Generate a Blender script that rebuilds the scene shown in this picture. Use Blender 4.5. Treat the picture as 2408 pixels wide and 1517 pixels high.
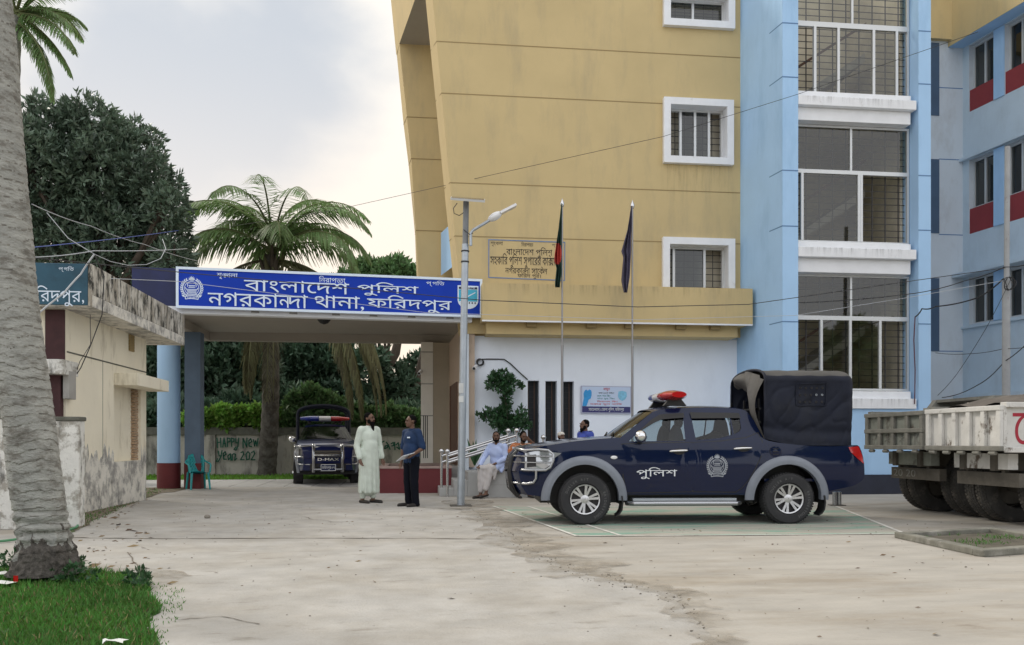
import bpy, bmesh, math, random
import numpy as np
from mathutils import Vector, Matrix
from mathutils.geometry import delaunay_2d_cdt

for _o in list(bpy.data.objects):
    bpy.data.objects.remove(_o)
SC = bpy.context.scene
COL = SC.collection
rnd = random.Random(11)
NR = np.random.default_rng(11)
R = math.radians

# ------------------------------------------------------------------ camera
FPX, UC, VH, CAMH, YAW = 1985.0, 1204.0, 1040.0, 1.2, R(6.6)
CY, SY = math.cos(YAW), math.sin(YAW)
cam_d = bpy.data.cameras.new('camera')
cam_d.sensor_width = 36.0
cam_d.lens = 36.0 * FPX / 2408.0
cam_d.shift_y = (VH - 758.5) / 2408.0
cam_d.clip_start, cam_d.clip_end = 0.1, 2000.0
cam = bpy.data.objects.new('camera', cam_d)
COL.objects.link(cam)
cam.location = (0, 0, CAMH)
cam.rotation_euler = (R(90), 0, -YAW)
SC.camera = cam

# ------------------------------------------------------------------ light
SUNV = Vector((-0.62, 0.60, 0.72)).normalized()
SUN_EL, SUN_ROT = math.asin(SUNV.z), math.atan2(SUNV.x, SUNV.y)
sun_d = bpy.data.lights.new('sun', 'SUN')
sun_d.energy, sun_d.angle, sun_d.color = 1.35, R(11), (1.0, 0.93, 0.82)
sun = bpy.data.objects.new('sun', sun_d)
COL.objects.link(sun)
sun.rotation_euler = (-SUNV).to_track_quat('-Z', 'Y').to_euler()
sun.location = (-20, 20, 30)

SC.view_settings.view_transform = 'Standard'
SC.view_settings.look = 'None'
SC.view_settings.gamma = 1.0
SC.view_settings.use_curve_mapping = False
SC.view_settings.exposure = 0.18

def make_world():
    w = bpy.data.worlds.new('World')
    SC.world = w
    w.use_nodes = True
    nt = w.node_tree
    nt.nodes.clear()
    N = lambda t: nt.nodes.new(t)
    L = nt.links.new
    out, bg = N('ShaderNodeOutputWorld'), N('ShaderNodeBackground')
    bg.inputs[1].default_value = 0.12
    sky = N('ShaderNodeTexSky')
    sky.sky_type = 'NISHITA'
    sky.sun_disc = False
    sky.sun_elevation, sky.sun_rotation = SUN_EL, SUN_ROT
    tc = N('ShaderNodeTexCoord')
    # cloud cover, in directions of the sky itself
    mp = N('ShaderNodeMapping')
    mp.inputs['Scale'].default_value = (1.0, 1.0, 1.6)
    mp.inputs['Location'].default_value = (0.35, 0.2, 0.1)
    L(tc.outputs['Generated'], mp.inputs[0])
    n1 = N('ShaderNodeTexNoise')
    n1.inputs['Scale'].default_value = 2.8
    n1.inputs['Detail'].default_value = 7
    n1.inputs['Roughness'].default_value = 0.5
    L(mp.outputs[0], n1.inputs['Vector'])
    # a grey-blue cloud bank in one part of the sky
    CB = Vector((-0.215, 0.90, 0.395)).normalized()
    dot = N('ShaderNodeVectorMath'); dot.operation = 'DOT_PRODUCT'
    nrm = N('ShaderNodeVectorMath'); nrm.operation = 'NORMALIZE'
    L(tc.outputs['Generated'], nrm.inputs[0])
    L(nrm.outputs[0], dot.inputs[0]); dot.inputs[1].default_value = CB
    mr = N('ShaderNodeMapRange')
    mr.inputs[1].default_value, mr.inputs[2].default_value = 0.958, 0.996
    mr.inputs[3].default_value, mr.inputs[4].default_value = -0.22, 0.26
    L(dot.outputs['Value'], mr.inputs[0])
    add = N('ShaderNodeMath'); add.operation = 'MULTIPLY_ADD'
    L(n1.outputs['Fac'], add.inputs[0]); add.inputs[1].default_value = 0.75; L(mr.outputs[0], add.inputs[2])
    ramp = N('ShaderNodeMapRange'); ramp.interpolation_type = 'SMOOTHSTEP'
    ramp.inputs[1].default_value, ramp.inputs[2].default_value = 0.40, 0.62
    L(add.outputs[0], ramp.inputs[0])
    # height in the sky: warm near the horizon
    sep = N('ShaderNodeSeparateXYZ'); L(nrm.outputs[0], sep.inputs[0])
    hz = N('ShaderNodeMapRange'); hz.interpolation_type = 'SMOOTHSTEP'
    hz.inputs[1].default_value, hz.inputs[2].default_value = 0.10, 0.46
    L(sep.outputs['Z'], hz.inputs[0])
    bright = N('ShaderNodeMix'); bright.data_type = 'RGBA'
    L(hz.outputs[0], bright.inputs[0])
    bright.inputs[6].default_value = (8.6, 7.3, 5.9, 1)
    bright.inputs[7].default_value = (8.6, 8.1, 7.3, 1)
    grey = N('ShaderNodeMix'); grey.data_type = 'RGBA'
    L(hz.outputs[0], grey.inputs[0])
    grey.inputs[6].default_value = (7.7, 6.9, 6.1, 1)
    grey.inputs[7].default_value = (4.9, 5.15, 5.45, 1)
    cl = N('ShaderNodeMix'); cl.data_type = 'RGBA'
    L(ramp.outputs[0], cl.inputs[0]); L(bright.outputs[2], cl.inputs[6]); L(grey.outputs[2], cl.inputs[7])
    # open sky on the opposite side is clearer, bluer and brighter
    back = N('ShaderNodeMapRange'); back.interpolation_type = 'SMOOTHSTEP'
    back.inputs[1].default_value, back.inputs[2].default_value = 0.15, -0.5
    L(sep.outputs['Y'], back.inputs[0])
    cl2 = N('ShaderNodeMix'); cl2.data_type = 'RGBA'
    L(back.outputs[0], cl2.inputs[0]); L(cl.outputs[2], cl2.inputs[6])
    cl2.inputs[7].default_value = (10.3, 10.4, 10.7, 1)
    mix = N('ShaderNodeMix'); mix.data_type = 'RGBA'
    mix.inputs[0].default_value = 0.9
    L(sky.outputs[0], mix.inputs[6]); L(cl2.outputs[2], mix.inputs[7])
    L(mix.outputs[2], bg.inputs[0]); L(bg.outputs[0], out.inputs[0])
make_world()

# ------------------------------------------------------------------ measuring helpers
def ray(u, v):
    a, b = (u - UC) / FPX, (VH - v) / FPX
    return Vector((a * CY + SY, CY - a * SY, b))
CAM = Vector((0, 0, CAMH))
def at(u, v, Y):
    d = ray(u, v)
    return CAM + d * (Y / d.y)
def atx(u, v, X):
    d = ray(u, v)
    return CAM + d * (X / d.x)
def atz(u, v, depth):
    return CAM + ray(u, v) * depth
def atg(u, v, z=0.0):
    d = ray(u, v)
    return CAM + d * ((z - CAMH) / d.z)
def atp(u, v, p0, n):
    d = ray(u, v)
    return CAM + d * ((p0 - CAM).dot(n) / d.dot(n))

# ------------------------------------------------------------------ materials
def mat(name, c, rough=0.8, var=0.0, scale=3.0, bump=0.0, bscale=40.0, metal=0.0, spec=0.5, coat=0.0,
        c2=None, fac2=(0.5, 0.62), s2=2.0, stretch=(1, 1, 1), island=0.0, trans=0.0, dirt=None, alpha=1.0, rvar=0.0):
    m = bpy.data.materials.new(name)
    m.use_nodes = True
    nt = m.node_tree
    N = lambda t: nt.nodes.new(t)
    L = nt.links.new
    p = nt.nodes['Principled BSDF']
    p.inputs['Roughness'].default_value = rough
    p.inputs['Metallic'].default_value = metal
    p.inputs['Specular IOR Level'].default_value = spec
    p.inputs['Coat Weight'].default_value = coat
    p.inputs['Coat Roughness'].default_value = 0.04
    p.inputs['Base Color'].default_value = (*c, 1)
    tc = N('ShaderNodeTexCoord')
    mp = N('ShaderNodeMapping'); mp.inputs['Scale'].default_value = stretch
    L(tc.outputs['Object'], mp.inputs[0])
    cur = None
    def rgb(col):
        n = N('ShaderNodeRGB'); n.outputs[0].default_value = (*col, 1); return n.outputs[0]
    if c2 is not None:
        n = N('ShaderNodeTexNoise'); n.inputs['Scale'].default_value = s2; n.inputs['Detail'].default_value = 8
        n.inputs['Roughness'].default_value = 0.70
        L(mp.outputs[0], n.inputs['Vector'])
        r = N('ShaderNodeMapRange'); r.inputs[1].default_value, r.inputs[2].default_value = fac2
        L(n.outputs['Fac'], r.inputs[0])
        x = N('ShaderNodeMix'); x.data_type = 'RGBA'
        L(r.outputs[0], x.inputs[0]); x.inputs[6].default_value = (*c, 1); x.inputs[7].default_value = (*c2, 1)
        cur = x.outputs[2]
    if dirt is not None:   # streaky dirt with its own shape: (colour, scale, lo, hi, stretch)
        dc, ds, lo, hi, dst = dirt
        mq = N('ShaderNodeMapping'); mq.inputs['Scale'].default_value = dst
        L(tc.outputs['Object'], mq.inputs[0])
        n = N('ShaderNodeTexNoise'); n.inputs['Scale'].default_value = ds; n.inputs['Detail'].default_value = 9
        n.inputs['Roughness'].default_value = 0.68
        L(mq.outputs[0], n.inputs['Vector'])
        r = N('ShaderNodeMapRange'); r.inputs[1].default_value, r.inputs[2].default_value = lo, hi
        L(n.outputs['Fac'], r.inputs[0])
        x = N('ShaderNodeMix'); x.data_type = 'RGBA'
        L(r.outputs[0], x.inputs[0]); x.inputs[6].default_value = (*c, 1); x.inputs[7].default_value = (*dc, 1)
        if cur is not None: L(cur, x.inputs[6])
        cur = x.outputs[2]
    if var > 0 or island > 0:
        h = N('ShaderNodeHueSaturation')
        if cur is None: cur = rgb(c)
        L(cur, h.inputs['Color'])
        src = None
        if var > 0:
            n = N('ShaderNodeTexNoise'); n.inputs['Scale'].default_value = scale; n.inputs['Detail'].default_value = 7
            n.inputs['Roughness'].default_value = 0.6
            L(mp.outputs[0], n.inputs['Vector'])
            r = N('ShaderNodeMapRange')
            r.inputs[1].default_value, r.inputs[2].default_value = 0.3, 0.7
            r.inputs[3].default_value, r.inputs[4].default_value = 1 - var, 1 + var
            L(n.outputs['Fac'], r.inputs[0]); src = r.outputs[0]
        if island > 0:
            g = N('ShaderNodeNewGeometry')
            r = N('ShaderNodeMapRange')
            r.inputs[3].default_value, r.inputs[4].default_value = 1 - island, 1 + island
            L(g.outputs['Random Per Island'], r.inputs[0])
            if src is not None:
                mu = N('ShaderNodeMath'); mu.operation = 'MULTIPLY'
                L(src, mu.inputs[0]); L(r.outputs[0], mu.inputs[1]); src = mu.outputs[0]
            else: src = r.outputs[0]
            r2 = N('ShaderNodeMapRange'); r2.inputs[3].default_value, r2.inputs[4].default_value = 0.475, 0.515
            L(g.outputs['Random Per Island'], r2.inputs[0]); L(r2.outputs[0], h.inputs['Hue'])
        L(src, h.inputs['Value'])
        cur = h.outputs[0]
    if cur is not None: L(cur, p.inputs['Base Color'])
    if rvar > 0:
        n = N('ShaderNodeTexNoise'); n.inputs['Scale'].default_value = scale * 2; n.inputs['Detail'].default_value = 6
        L(mp.outputs[0], n.inputs['Vector'])
        r = N('ShaderNodeMapRange'); r.inputs[1].default_value, r.inputs[2].default_value = 0.3, 0.7
        r.inputs[3].default_value, r.inputs[4].default_value = max(rough - rvar, 0), rough + rvar
        L(n.outputs['Fac'], r.inputs[0]); L(r.outputs[0], p.inputs['Roughness'])
    if bump > 0:
        n = N('ShaderNodeTexNoise'); n.inputs['Scale'].default_value = bscale; n.inputs['Detail'].default_value = 6
        L(mp.outputs[0], n.inputs['Vector'])
        b = N('ShaderNodeBump'); b.inputs['Strength'].default_value = bump; b.inputs['Distance'].default_value = 0.02
        L(n.outputs['Fac'], b.inputs['Height']); L(b.outputs[0], p.inputs['Normal'])
    if trans > 0:
        t = N('ShaderNodeBsdfTranslucent')
        if cur is not None: L(cur, t.inputs[0])
        else: t.inputs[0].default_value = (*c, 1)
        s = N('ShaderNodeMixShader'); s.inputs[0].default_value = trans
        o = nt.nodes['Material Output']
        L(p.outputs[0], s.inputs[1]); L(t.outputs[0], s.inputs[2]); L(s.outputs[0], o.inputs[0])
    return m

def glass(name, tint, f0=0.06, rough=0.02):
    """tinted see-through pane with mirror-like reflection, the same from both sides"""
    m = bpy.data.materials.new(name)
    m.use_nodes = True
    nt = m.node_tree
    nt.nodes.clear()
    N = lambda t: nt.nodes.new(t)
    L = nt.links.new
    o, mx, tr, gl = N('ShaderNodeOutputMaterial'), N('ShaderNodeMixShader'), N('ShaderNodeBsdfTransparent'), N('ShaderNodeBsdfGlossy')
    tr.inputs[0].default_value = (*tint, 1)
    gl.inputs['Roughness'].default_value = rough
    g, d = N('ShaderNodeNewGeometry'), N('ShaderNodeVectorMath')
    d.operation = 'DOT_PRODUCT'
    L(g.outputs['Normal'], d.inputs[0]); L(g.outputs['Incoming'], d.inputs[1])
    def M(op, a, b):
        n = N('ShaderNodeMath'); n.operation = op
        for i, x in enumerate((a, b)):
            if isinstance(x, (int, float)): n.inputs[i].default_value = x
            elif x is not None: L(x, n.inputs[i])
        return n.outputs[0]
    c = M('ABSOLUTE', d.outputs['Value'], None)
    p = M('POWER', M('SUBTRACT', 1.0, c), 5.0)
    f = M('ADD', M('MULTIPLY', p, 1.0 - f0), f0)
    L(f, mx.inputs[0]); L(tr.outputs[0], mx.inputs[1]); L(gl.outputs[0], mx.inputs[2]); L(mx.outputs[0], o.inputs[0])
    return m

# ------------------------------------------------------------------ geometry helpers
def windnum(pts, A, B):
    P = pts[:, None, :]
    a, b = A[None], B[None]
    left = (b[..., 0] - a[..., 0]) * (P[..., 1] - a[..., 1]) - (P[..., 0] - a[..., 0]) * (b[..., 1] - a[..., 1])
    up = (a[..., 1] <= P[..., 1]) & (b[..., 1] > P[..., 1]) & (left > 0)
    dn = (a[..., 1] > P[..., 1]) & (b[..., 1] <= P[..., 1]) & (left < 0)
    return up.sum(1) - dn.sum(1), (up | dn).sum(1)

def fill2d(loops, step=None, rule='nz'):
    """triangulate 2-D loops (holes allowed); returns verts, triangles"""
    A = np.vstack([np.array(l, float) for l in loops])
    B = np.vstack([np.roll(np.array(l, float), -1, axis=0) for l in loops])
    vs = [Vector(p) for p in A]
    es, k = [], 0
    for l in loops:
        n = len(l)
        es += [(k + i, k + (i + 1) % n) for i in range(n)]
        k += n
    if step:
        mn, mx = A.min(0), A.max(0)
        gx = np.arange(mn[0] + step / 2, mx[0], step); gy = np.arange(mn[1] + step / 2, mx[1], step)
        G = np.array([(x, y) for x in gx for y in gy])
        if len(G):
            w, c = windnum(G, A, B)
            keep = (w != 0) if rule == 'nz' else (c % 2 == 1)
            d = B - A; ll = (d ** 2).sum(1) + 1e-12
            t = np.clip(((G[:, None] - A[None]) * d[None]).sum(2) / ll, 0, 1)
            q = A[None] + t[..., None] * d[None]
            dist = np.sqrt(((G[:, None] - q) ** 2).sum(2)).min(1)
            keep &= dist > step * 0.45
            vs += [Vector(p) for p in G[keep]]
    v, e, f, *_ = delaunay_2d_cdt(vs, es, [], 0, 1e-6)
    V = np.array([(p.x, p.y) for p in v])
    if not f: return V, []
    F = np.array(f)
    w, c = windnum(V[F].mean(1), A, B)
    keep = (w != 0) if rule == 'nz' else (c % 2 == 1)
    return V, [tuple(x) for x in F[keep]]

class MB:
    def __init__(s):
        s.v, s.f, s.m, s.mats = [], [], [], []
    def mi(s, m):
        if m not in s.mats: s.mats.append(m)
        return s.mats.index(m)
    def add(s, vs, fs, m):
        k, i = len(s.v), s.mi(m)
        s.v += [tuple(p) for p in vs]
        s.f += [tuple(k + j for j in f) for f in fs]
        s.m += [i] * len(fs)
        return s
    def box(s, x0, y0, z0, x1, y1, z1, m):
        v = [(x, y, z) for x in (x0, x1) for y in (y0, y1) for z in (z0, z1)]
        return s.add(v, [(0, 1, 3, 2), (4, 6, 7, 5), (0, 4, 5, 1), (2, 3, 7, 6), (0, 2, 6, 4), (1, 5, 7, 3)], m)
    def obox(s, c, ax, ay, az, m):
        c, ax, ay, az = map(Vector, (c, ax, ay, az))
        v = [c + ax * i + ay * j + az * k for i in (-1, 1) for j in (-1, 1) for k in (-1, 1)]
        return s.add(v, [(0, 1, 3, 2), (4, 6, 7, 5), (0, 4, 5, 1), (2, 3, 7, 6), (0, 2, 6, 4), (1, 5, 7, 3)], m)
    def quad(s, pts, m):
        return s.add(pts, [tuple(range(len(pts)))], m)
    def prism(s, pts, vec, m):
        n = len(pts); vec = Vector(vec)
        v = [Vector(p) for p in pts]; v += [p + vec for p in v]
        fs = [tuple(range(n))[::-1], tuple(range(n, 2 * n))] + [(i, (i + 1) % n, n + (i + 1) % n, n + i) for i in range(n)]
        return s.add(v, fs, m)
    def grid(s, rows, m, closed=False):
        n = len(rows[0]); v = [p for r in rows for p in r]
        fs = []
        for i in range(len(rows) - 1):
            for j in range(n if closed else n - 1):
                k = (j + 1) % n
                fs.append((i * n + j, i * n + k, (i + 1) * n + k, (i + 1) * n + j))
        return s.add(v, fs, m)
    def tube(s, path, r, m, n=8, caps=True):
        P = [Vector(p) for p in path]
        rr = r if isinstance(r, (list, tuple)) else [r] * len(P)
        rows, ref = [], None
        for i, p in enumerate(P):
            t = (P[min(i + 1, len(P) - 1)] - P[max(i - 1, 0)]).normalized()
            if ref is None:
                ref = Vector((0, 0, 1)) if abs(t.z) < 0.9 else Vector((1, 0, 0))
            a = ref - t * ref.dot(t)
            if a.length < 1e-5: a = t.orthogonal()
            a.normalize(); b = t.cross(a); ref = a
            rows.append([p + (a * math.cos(2 * math.pi * k / n) + b * math.sin(2 * math.pi * k / n)) * rr[i] for k in range(n)])
        k0 = len(s.v)
        s.grid(rows, m, True)
        if caps:
            i = s.mi(m)
            s.f += [tuple(k0 + j for j in range(n))[::-1], tuple(k0 + (len(P) - 1) * n + j for j in range(n))]
            s.m += [i, i]
        return s
    def lathe(s, prof, c, m, n=24, ax=(0, 0, 1), caps=False):
        ax = Vector(ax).normalized(); a = ax.orthogonal().normalized(); b = ax.cross(a); c = Vector(c)
        rows = [[c + ax * z + (a * math.cos(2 * math.pi * k / n) + b * math.sin(2 * math.pi * k / n)) * r for k in range(n)] for r, z in prof]
        k0 = len(s.v)
        s.grid(rows, m, True)
        if caps:
            i = s.mi(m)
            s.f += [tuple(k0 + j for j in range(n))[::-1], tuple(k0 + (len(rows) - 1) * n + j for j in range(n))]
            s.m += [i, i]
        return s
    def ell(s, c, r, m, nu=14, nv=9, rot=None):
        c = Vector(c); r = (r, r, r) if not hasattr(r, '__len__') else r
        rows = []
        for i in range(nv + 1):
            th = math.pi * (0.001 + 0.998 * i / nv)
            row = []
            for j in range(nu):
                ph = 2 * math.pi * j / nu
                p = Vector((r[0] * math.sin(th) * math.cos(ph), r[1] * math.sin(th) * math.sin(ph), r[2] * math.cos(th)))
                if rot is not None: p = rot @ p
                row.append(c + p)
            rows.append(row)
        return s.grid(rows, m, True)
    def region(s, loops, fn, m, step=None, rule='odd', flip=False):
        V, F = fill2d(loops, step, rule)
        if flip: F = [f[::-1] for f in F]
        return s.add([fn(p[0], p[1]) for p in V], F, m)
    def slab(s, loops, fn, vec, m, m_side=None):
        """flat region with real thickness: fn maps 2-D to 3-D, vec is the thickness vector"""
        V, F = fill2d(loops, None, 'odd')
        vec = Vector(vec); n = len(V)
        a = [Vector(fn(p[0], p[1])) for p in V]
        s.add(a + [p + vec for p in a], list(F) + [tuple(n + j for j in f[::-1]) for f in F], m)
        for l in loops:
            p = [Vector(fn(x, y)) for x, y in l]; k = len(p)
            s.add(p + [q + vec for q in p], [(i, (i + 1) % k, k + (i + 1) % k, k + i) for i in range(k)], m_side or m)
        return s
    def build(s, name, parent=None, smooth=None, local=False, bevel=0, kind=None, fixn=True):
        off = Vector((0, 0, 0))
        if parent is not None and not local: off = ORG[parent.name]
        me = bpy.data.meshes.new(name)
        me.from_pydata([(p[0] - off[0], p[1] - off[1], p[2] - off[2]) for p in s.v], [], s.f)
        for m in s.mats: me.materials.append(m)
        me.polygons.foreach_set('material_index', s.m)
        if fixn:
            bm = bmesh.new(); bm.from_mesh(me)
            bmesh.ops.recalc_face_normals(bm, faces=bm.faces)
            bm.to_mesh(me); bm.free()
        if smooth is not None:
            me.polygons.foreach_set('use_smooth', [True] * len(me.polygons))
            me.set_sharp_from_angle(angle=R(smooth))
        me.update()
        o = bpy.data.objects.new(name, me)
        COL.objects.link(o)
        if parent is not None:
            o.parent = parent
            ORG[o.name] = ORG[parent.name] if not local else Vector((0, 0, 0))
        else: ORG[o.name] = Vector((0, 0, 0))
        if bevel:
            b = o.modifiers.new('bevel', 'BEVEL'); b.width = bevel; b.segments = 2; b.limit_method = 'ANGLE'; b.angle_limit = R(40)
        if kind: o['kind'] = kind
        return o

ORG = {}
def thing(name, label, cat, loc=(0, 0, 0), rotz=0.0, group=None):
    o = bpy.data.objects.new(name, None)
    COL.objects.link(o)
    o.empty_display_size = 0.2
    o.location = loc; o.rotation_euler = (0, 0, rotz)
    o['label'] = label; o['category'] = cat
    if group: o['group'] = group
    ORG[o.name] = Vector(loc)
    return o
def tag(o, label, cat, group=None):
    o['label'] = label; o['category'] = cat
    if group: o['group'] = group
    return o
def lab(o, label):
    o['label'] = label; return o

def copy_tree(o, parent=None):
    c = o.copy(); COL.objects.link(c)
    if parent is not None: c.parent = parent
    ORG[c.name] = ORG[o.name]
    for ch in list(o.children): copy_tree(ch, c)
    return c

# ------------------------------------------------------------------ lettering
_gc = {}
def glyph_loops(t):
    if t in _gc: return _gc[t]
    c = bpy.data.curves.new('lettering', 'FONT')
    c.dimensions = '2D'; c.fill_mode = 'NONE'; c.body = t; c.size = 1.0; c.resolution_u = 3
    ob = bpy.data.objects.new('lettering', c)
    COL.objects.link(ob)
    dg = bpy.context.evaluated_depsgraph_get(); dg.update()
    ev = ob.evaluated_get(dg)
    me = ev.to_mesh()
    co = [(v.co.x, v.co.y) for v in me.vertices]
    nx = {}
    for e in me.edges:
        a, b = e.vertices
        nx.setdefault(a, []).append(b); nx.setdefault(b, []).append(a)
    seen, loops = set(), []
    for i in range(len(co)):
        if i in seen or i not in nx: continue
        l, cur, prev = [i], i, None
        seen.add(i)
        while True:
            cand = [k for k in nx[cur] if k not in seen]
            if not cand: break
            k = cur + 1 if (cur + 1) in cand else cand[0]
            seen.add(k); l.append(k); cur = k
        if len(l) > 2: loops.append([co[k] for k in l])
    ev.to_mesh_clear()
    bpy.data.objects.remove(ob); bpy.data.curves.remove(c)
    _gc[t] = loops
    return loops

def text2d(tokens):
    """tokens: str or (str, kern, dy, sx, sy); returns verts (n,2), tris and the box"""
    if isinstance(tokens, str): tokens = [tokens]
    x, V, F = 0.0, [], []
    for t in tokens:
        k, dy, sx, sy = 0.0, 0.0, 1.0, 1.0
        if not isinstance(t, str):
            t, *r = t
            r = list(r) + [0.0, 0.0, 1.0, 1.0][len(r):]
            k, dy, sx, sy = r
        x += k
        if t == ' ':
            x += 0.3; continue
        loops = glyph_loops(t)
        if not loops: continue
        v, f = fill2d(loops, None, 'nz')
        w = v[:, 0].max()
        n = len(V)
        V += [(x + p[0] * sx, p[1] * sy + dy) for p in v]
        F += [tuple(n + i for i in q) for q in f]
        x += w * sx
    V = np.array(V)
    return V, F, (V[:, 0].min(), V[:, 1].min(), V[:, 0].max(), V[:, 1].max())

def put_text(mb, tokens, fn, box, m, thick=None):
    """fit lettering into box=(x0,y0,x1,y1) of the plane mapped by fn; thick = vector of raised letters"""
    V, F, b = text2d(tokens)
    sx, sy = (box[2] - box[0]) / (b[2] - b[0]), (box[3] - box[1]) / (b[3] - b[1])
    P = [Vector(fn(box[0] + (p[0] - b[0]) * sx, box[1] + (p[1] - b[1]) * sy)) for p in V]
    if thick is None:
        mb.add(P, F, m)
    else:
        n = len(P); T = Vector(thick)
        cnt = {}
        for f in F:
            for i in range(3):
                a, c = f[i], f[(i + 1) % 3]
                cnt[(min(a, c), max(a, c))] = cnt.get((min(a, c), max(a, c)), 0) + 1
        sd = [(a, c, n + c, n + a) for (a, c), k in cnt.items() if k == 1]
        mb.add(P + [p + T for p in P], list(F) + [tuple(n + j for j in f[::-1]) for f in F] + sd, m)

HS = '\u09cd'
def NDA(): return [('ন', 0), ('দ', -0.13)]
T_BANGLADESH = ['বাংলা' + 'ে' + 'দশ']
T_POLICE = ['পু' + 'ি' + 'লশ']
T_NAGARKANDA = ['নগরকা', ('ন', 0, 0, .8), ('দা', -0.14)]
T_THANA = ['থানা,']
T_FARIDPUR = ['ফ' + 'ি' + 'রদপুর']
T_SHRINKHALA = ['শৃ', ('ঙ', 0, 0, .85), ('খ', -0.1, 0, .9), 'লা']
T_SHRINKHALA2 = ['শৃংখলা']
T_NIRAPATTA = ['িনরাপ', ('ত', 0, 0, .75), ('তা', -0.22, 0, .95)]
T_PRAGATI = ['প' + HS, 'গ' + 'ি' + 'ত']
T_REPH = (HS, -0.28, 0.92, 1, 1)

def emblem(mb, fn, c, s, m):
    """round police emblem: wreath, water-lily on top, boat and scroll; fn maps plane to space"""
    cx, cy = c
    def poly(pts): mb.add([fn(cx + x * s, cy + y * s) for x, y in pts], [tuple(range(len(pts)))], m)
    def line(p, q, w):
        dx, dy = q[0] - p[0], q[1] - p[1]; l = math.hypot(dx, dy) or 1; nx, ny = -dy / l * w, dx / l * w
        poly([(p[0] + nx, p[1] + ny), (q[0] + nx, q[1] + ny), (q[0] - nx, q[1] - ny), (p[0] - nx, p[1] - ny)])
    def leaf(x, y, a, l, w):
        ca, sa = math.cos(a), math.sin(a)
        poly([(x, y), (x + ca * l * .45 - sa * w, y + sa * l * .45 + ca * w), (x + ca * l, y + sa * l), (x + ca * l * .45 + sa * w, y + sa * l * .45 - ca * w)])
    for k in range(-3, 4):
        leaf(0, .62, math.pi / 2 + k * .36, .42 - abs(k) * .03, .055)
    for sd in (-1, 1):
        for k in range(11):
            a = -math.pi / 2 + sd * (0.5 + k * 0.2)
            r = .78
            x, y = r * math.cos(a), r * math.sin(a)
            t = a + sd * math.pi / 2
            leaf(x, y, t + sd * .6, .24, .05); leaf(x, y, t - sd * .55, .24, .05)
    n = 20
    for k in range(n):
        a0, a1 = [R(-60 + 300 * (i / n)) for i in (k, k + 1)]
        line((.56 * math.cos(a0), .56 * math.sin(a0)), (.56 * math.cos(a1), .56 * math.sin(a1)), .02)
    line((-.3, .42), (.3, .42), .025); line((-.33, .3), (-.3, .42), .025); line((.33, .3), (.3, .42), .025)
    line((-.34, .1), (-.33, .3), .025); line((.34, .1), (.33, .3), .025)
    line((-.25, .22), (.25, .22), .03); line((-.28, .05), (.28, .05), .02)
    for k in range(-2, 3): line((k * .09, .05), (k * .09, .17), .02)
    line((-.5, .05), (-.4, -.12), .03); line((.5, .05), (.4, -.12), .03)
    for y, w in ((-.1, .42), (-.2, .39), (-.3, .35)): line((-w, y), (w, y), .028)
    for k in range(-3, 4): line((k * .1 - .04, -.42), (k * .1 + .04, -.36), .025)
    line((-.4, -.5), (.4, -.5), .03)
    pts = [(-.5, -.66), (-.25, -.62), (0, -.6), (.25, -.62), (.5, -.66)]
    for a, b in zip(pts, pts[1:]): line(a, b, .03); line((a[0], a[1] - .24), (b[0], b[1] - .24), .03)
    line((-.5, -.66), (-.5, -.9), .03); line((.5, -.66), (.5, -.9), .03)
    for k in range(-3, 4): line((k * .11, -.69), (k * .11 + .03, -.8), .025)
    leaf(-.52, -.75, math.pi * .8, .35, .07); leaf(.52, -.75, math.pi * .2, .35, .07)

def sag(p, q, d, n=14):
    p, q = Vector(p), Vector(q)
    return [p.lerp(q, i / n) - Vector((0, 0, d * 4 * (i / n) * (1 - i / n))) for i in range(n + 1)]
# ------------------------------------------------------------------ palette
M_GROUND = mat('dusty_concrete', (0.405, 0.382, 0.342), 0.95, var=0.14, scale=1.8, bump=0.35, bscale=30, c2=(0.32, 0.28, 0.225), fac2=(0.47, 0.66), s2=0.5, stretch=(0.6, 1.6, 1), dirt=((0.20, 0.17, 0.135), 2.6, 0.60, 0.78, (0.6, 1.4, 1)))
M_DRIVE = mat('driveway_concrete', (0.425, 0.412, 0.388), 0.92, var=0.14, scale=2.2, bump=0.35, bscale=40, c2=(0.36, 0.335, 0.295), fac2=(0.40, 0.68), s2=0.9, dirt=((0.22, 0.195, 0.16), 3.2, 0.57, 0.78, (0.7, 1.8, 1)))
M_COURT = mat('worn_green_court', (0.39, 0.37, 0.32), 0.9, var=0.10, scale=3, c2=(0.20, 0.36, 0.28), fac2=(0.47, 0.60), s2=0.9, stretch=(0.5, 2.2, 1), dirt=((0.27, 0.24, 0.20), 3.5, 0.58, 0.75, (0.7, 2, 1)), bump=0.15)
M_LINE = mat('worn_white_line', (0.66, 0.65, 0.60), 0.9, var=0.15, scale=6, c2=(0.42, 0.40, 0.36), fac2=(0.5, 0.65), s2=5)
M_CRACK = mat('crack_dirt', (0.16, 0.14, 0.115), 1.0, var=0.3, scale=8)
M_SOIL = mat('bare_soil', (0.20, 0.165, 0.12), 1.0, var=0.25, scale=5, bump=0.5, bscale=25, c2=(0.11, 0.115, 0.06), fac2=(0.5, 0.7), s2=2.2)
M_DUST = mat('brown_dust', (0.30, 0.262, 0.21), 1.0, var=0.15, scale=4, bump=0.25, bscale=30, c2=(0.36, 0.33, 0.28), fac2=(0.45, 0.65), s2=2.0)
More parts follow.
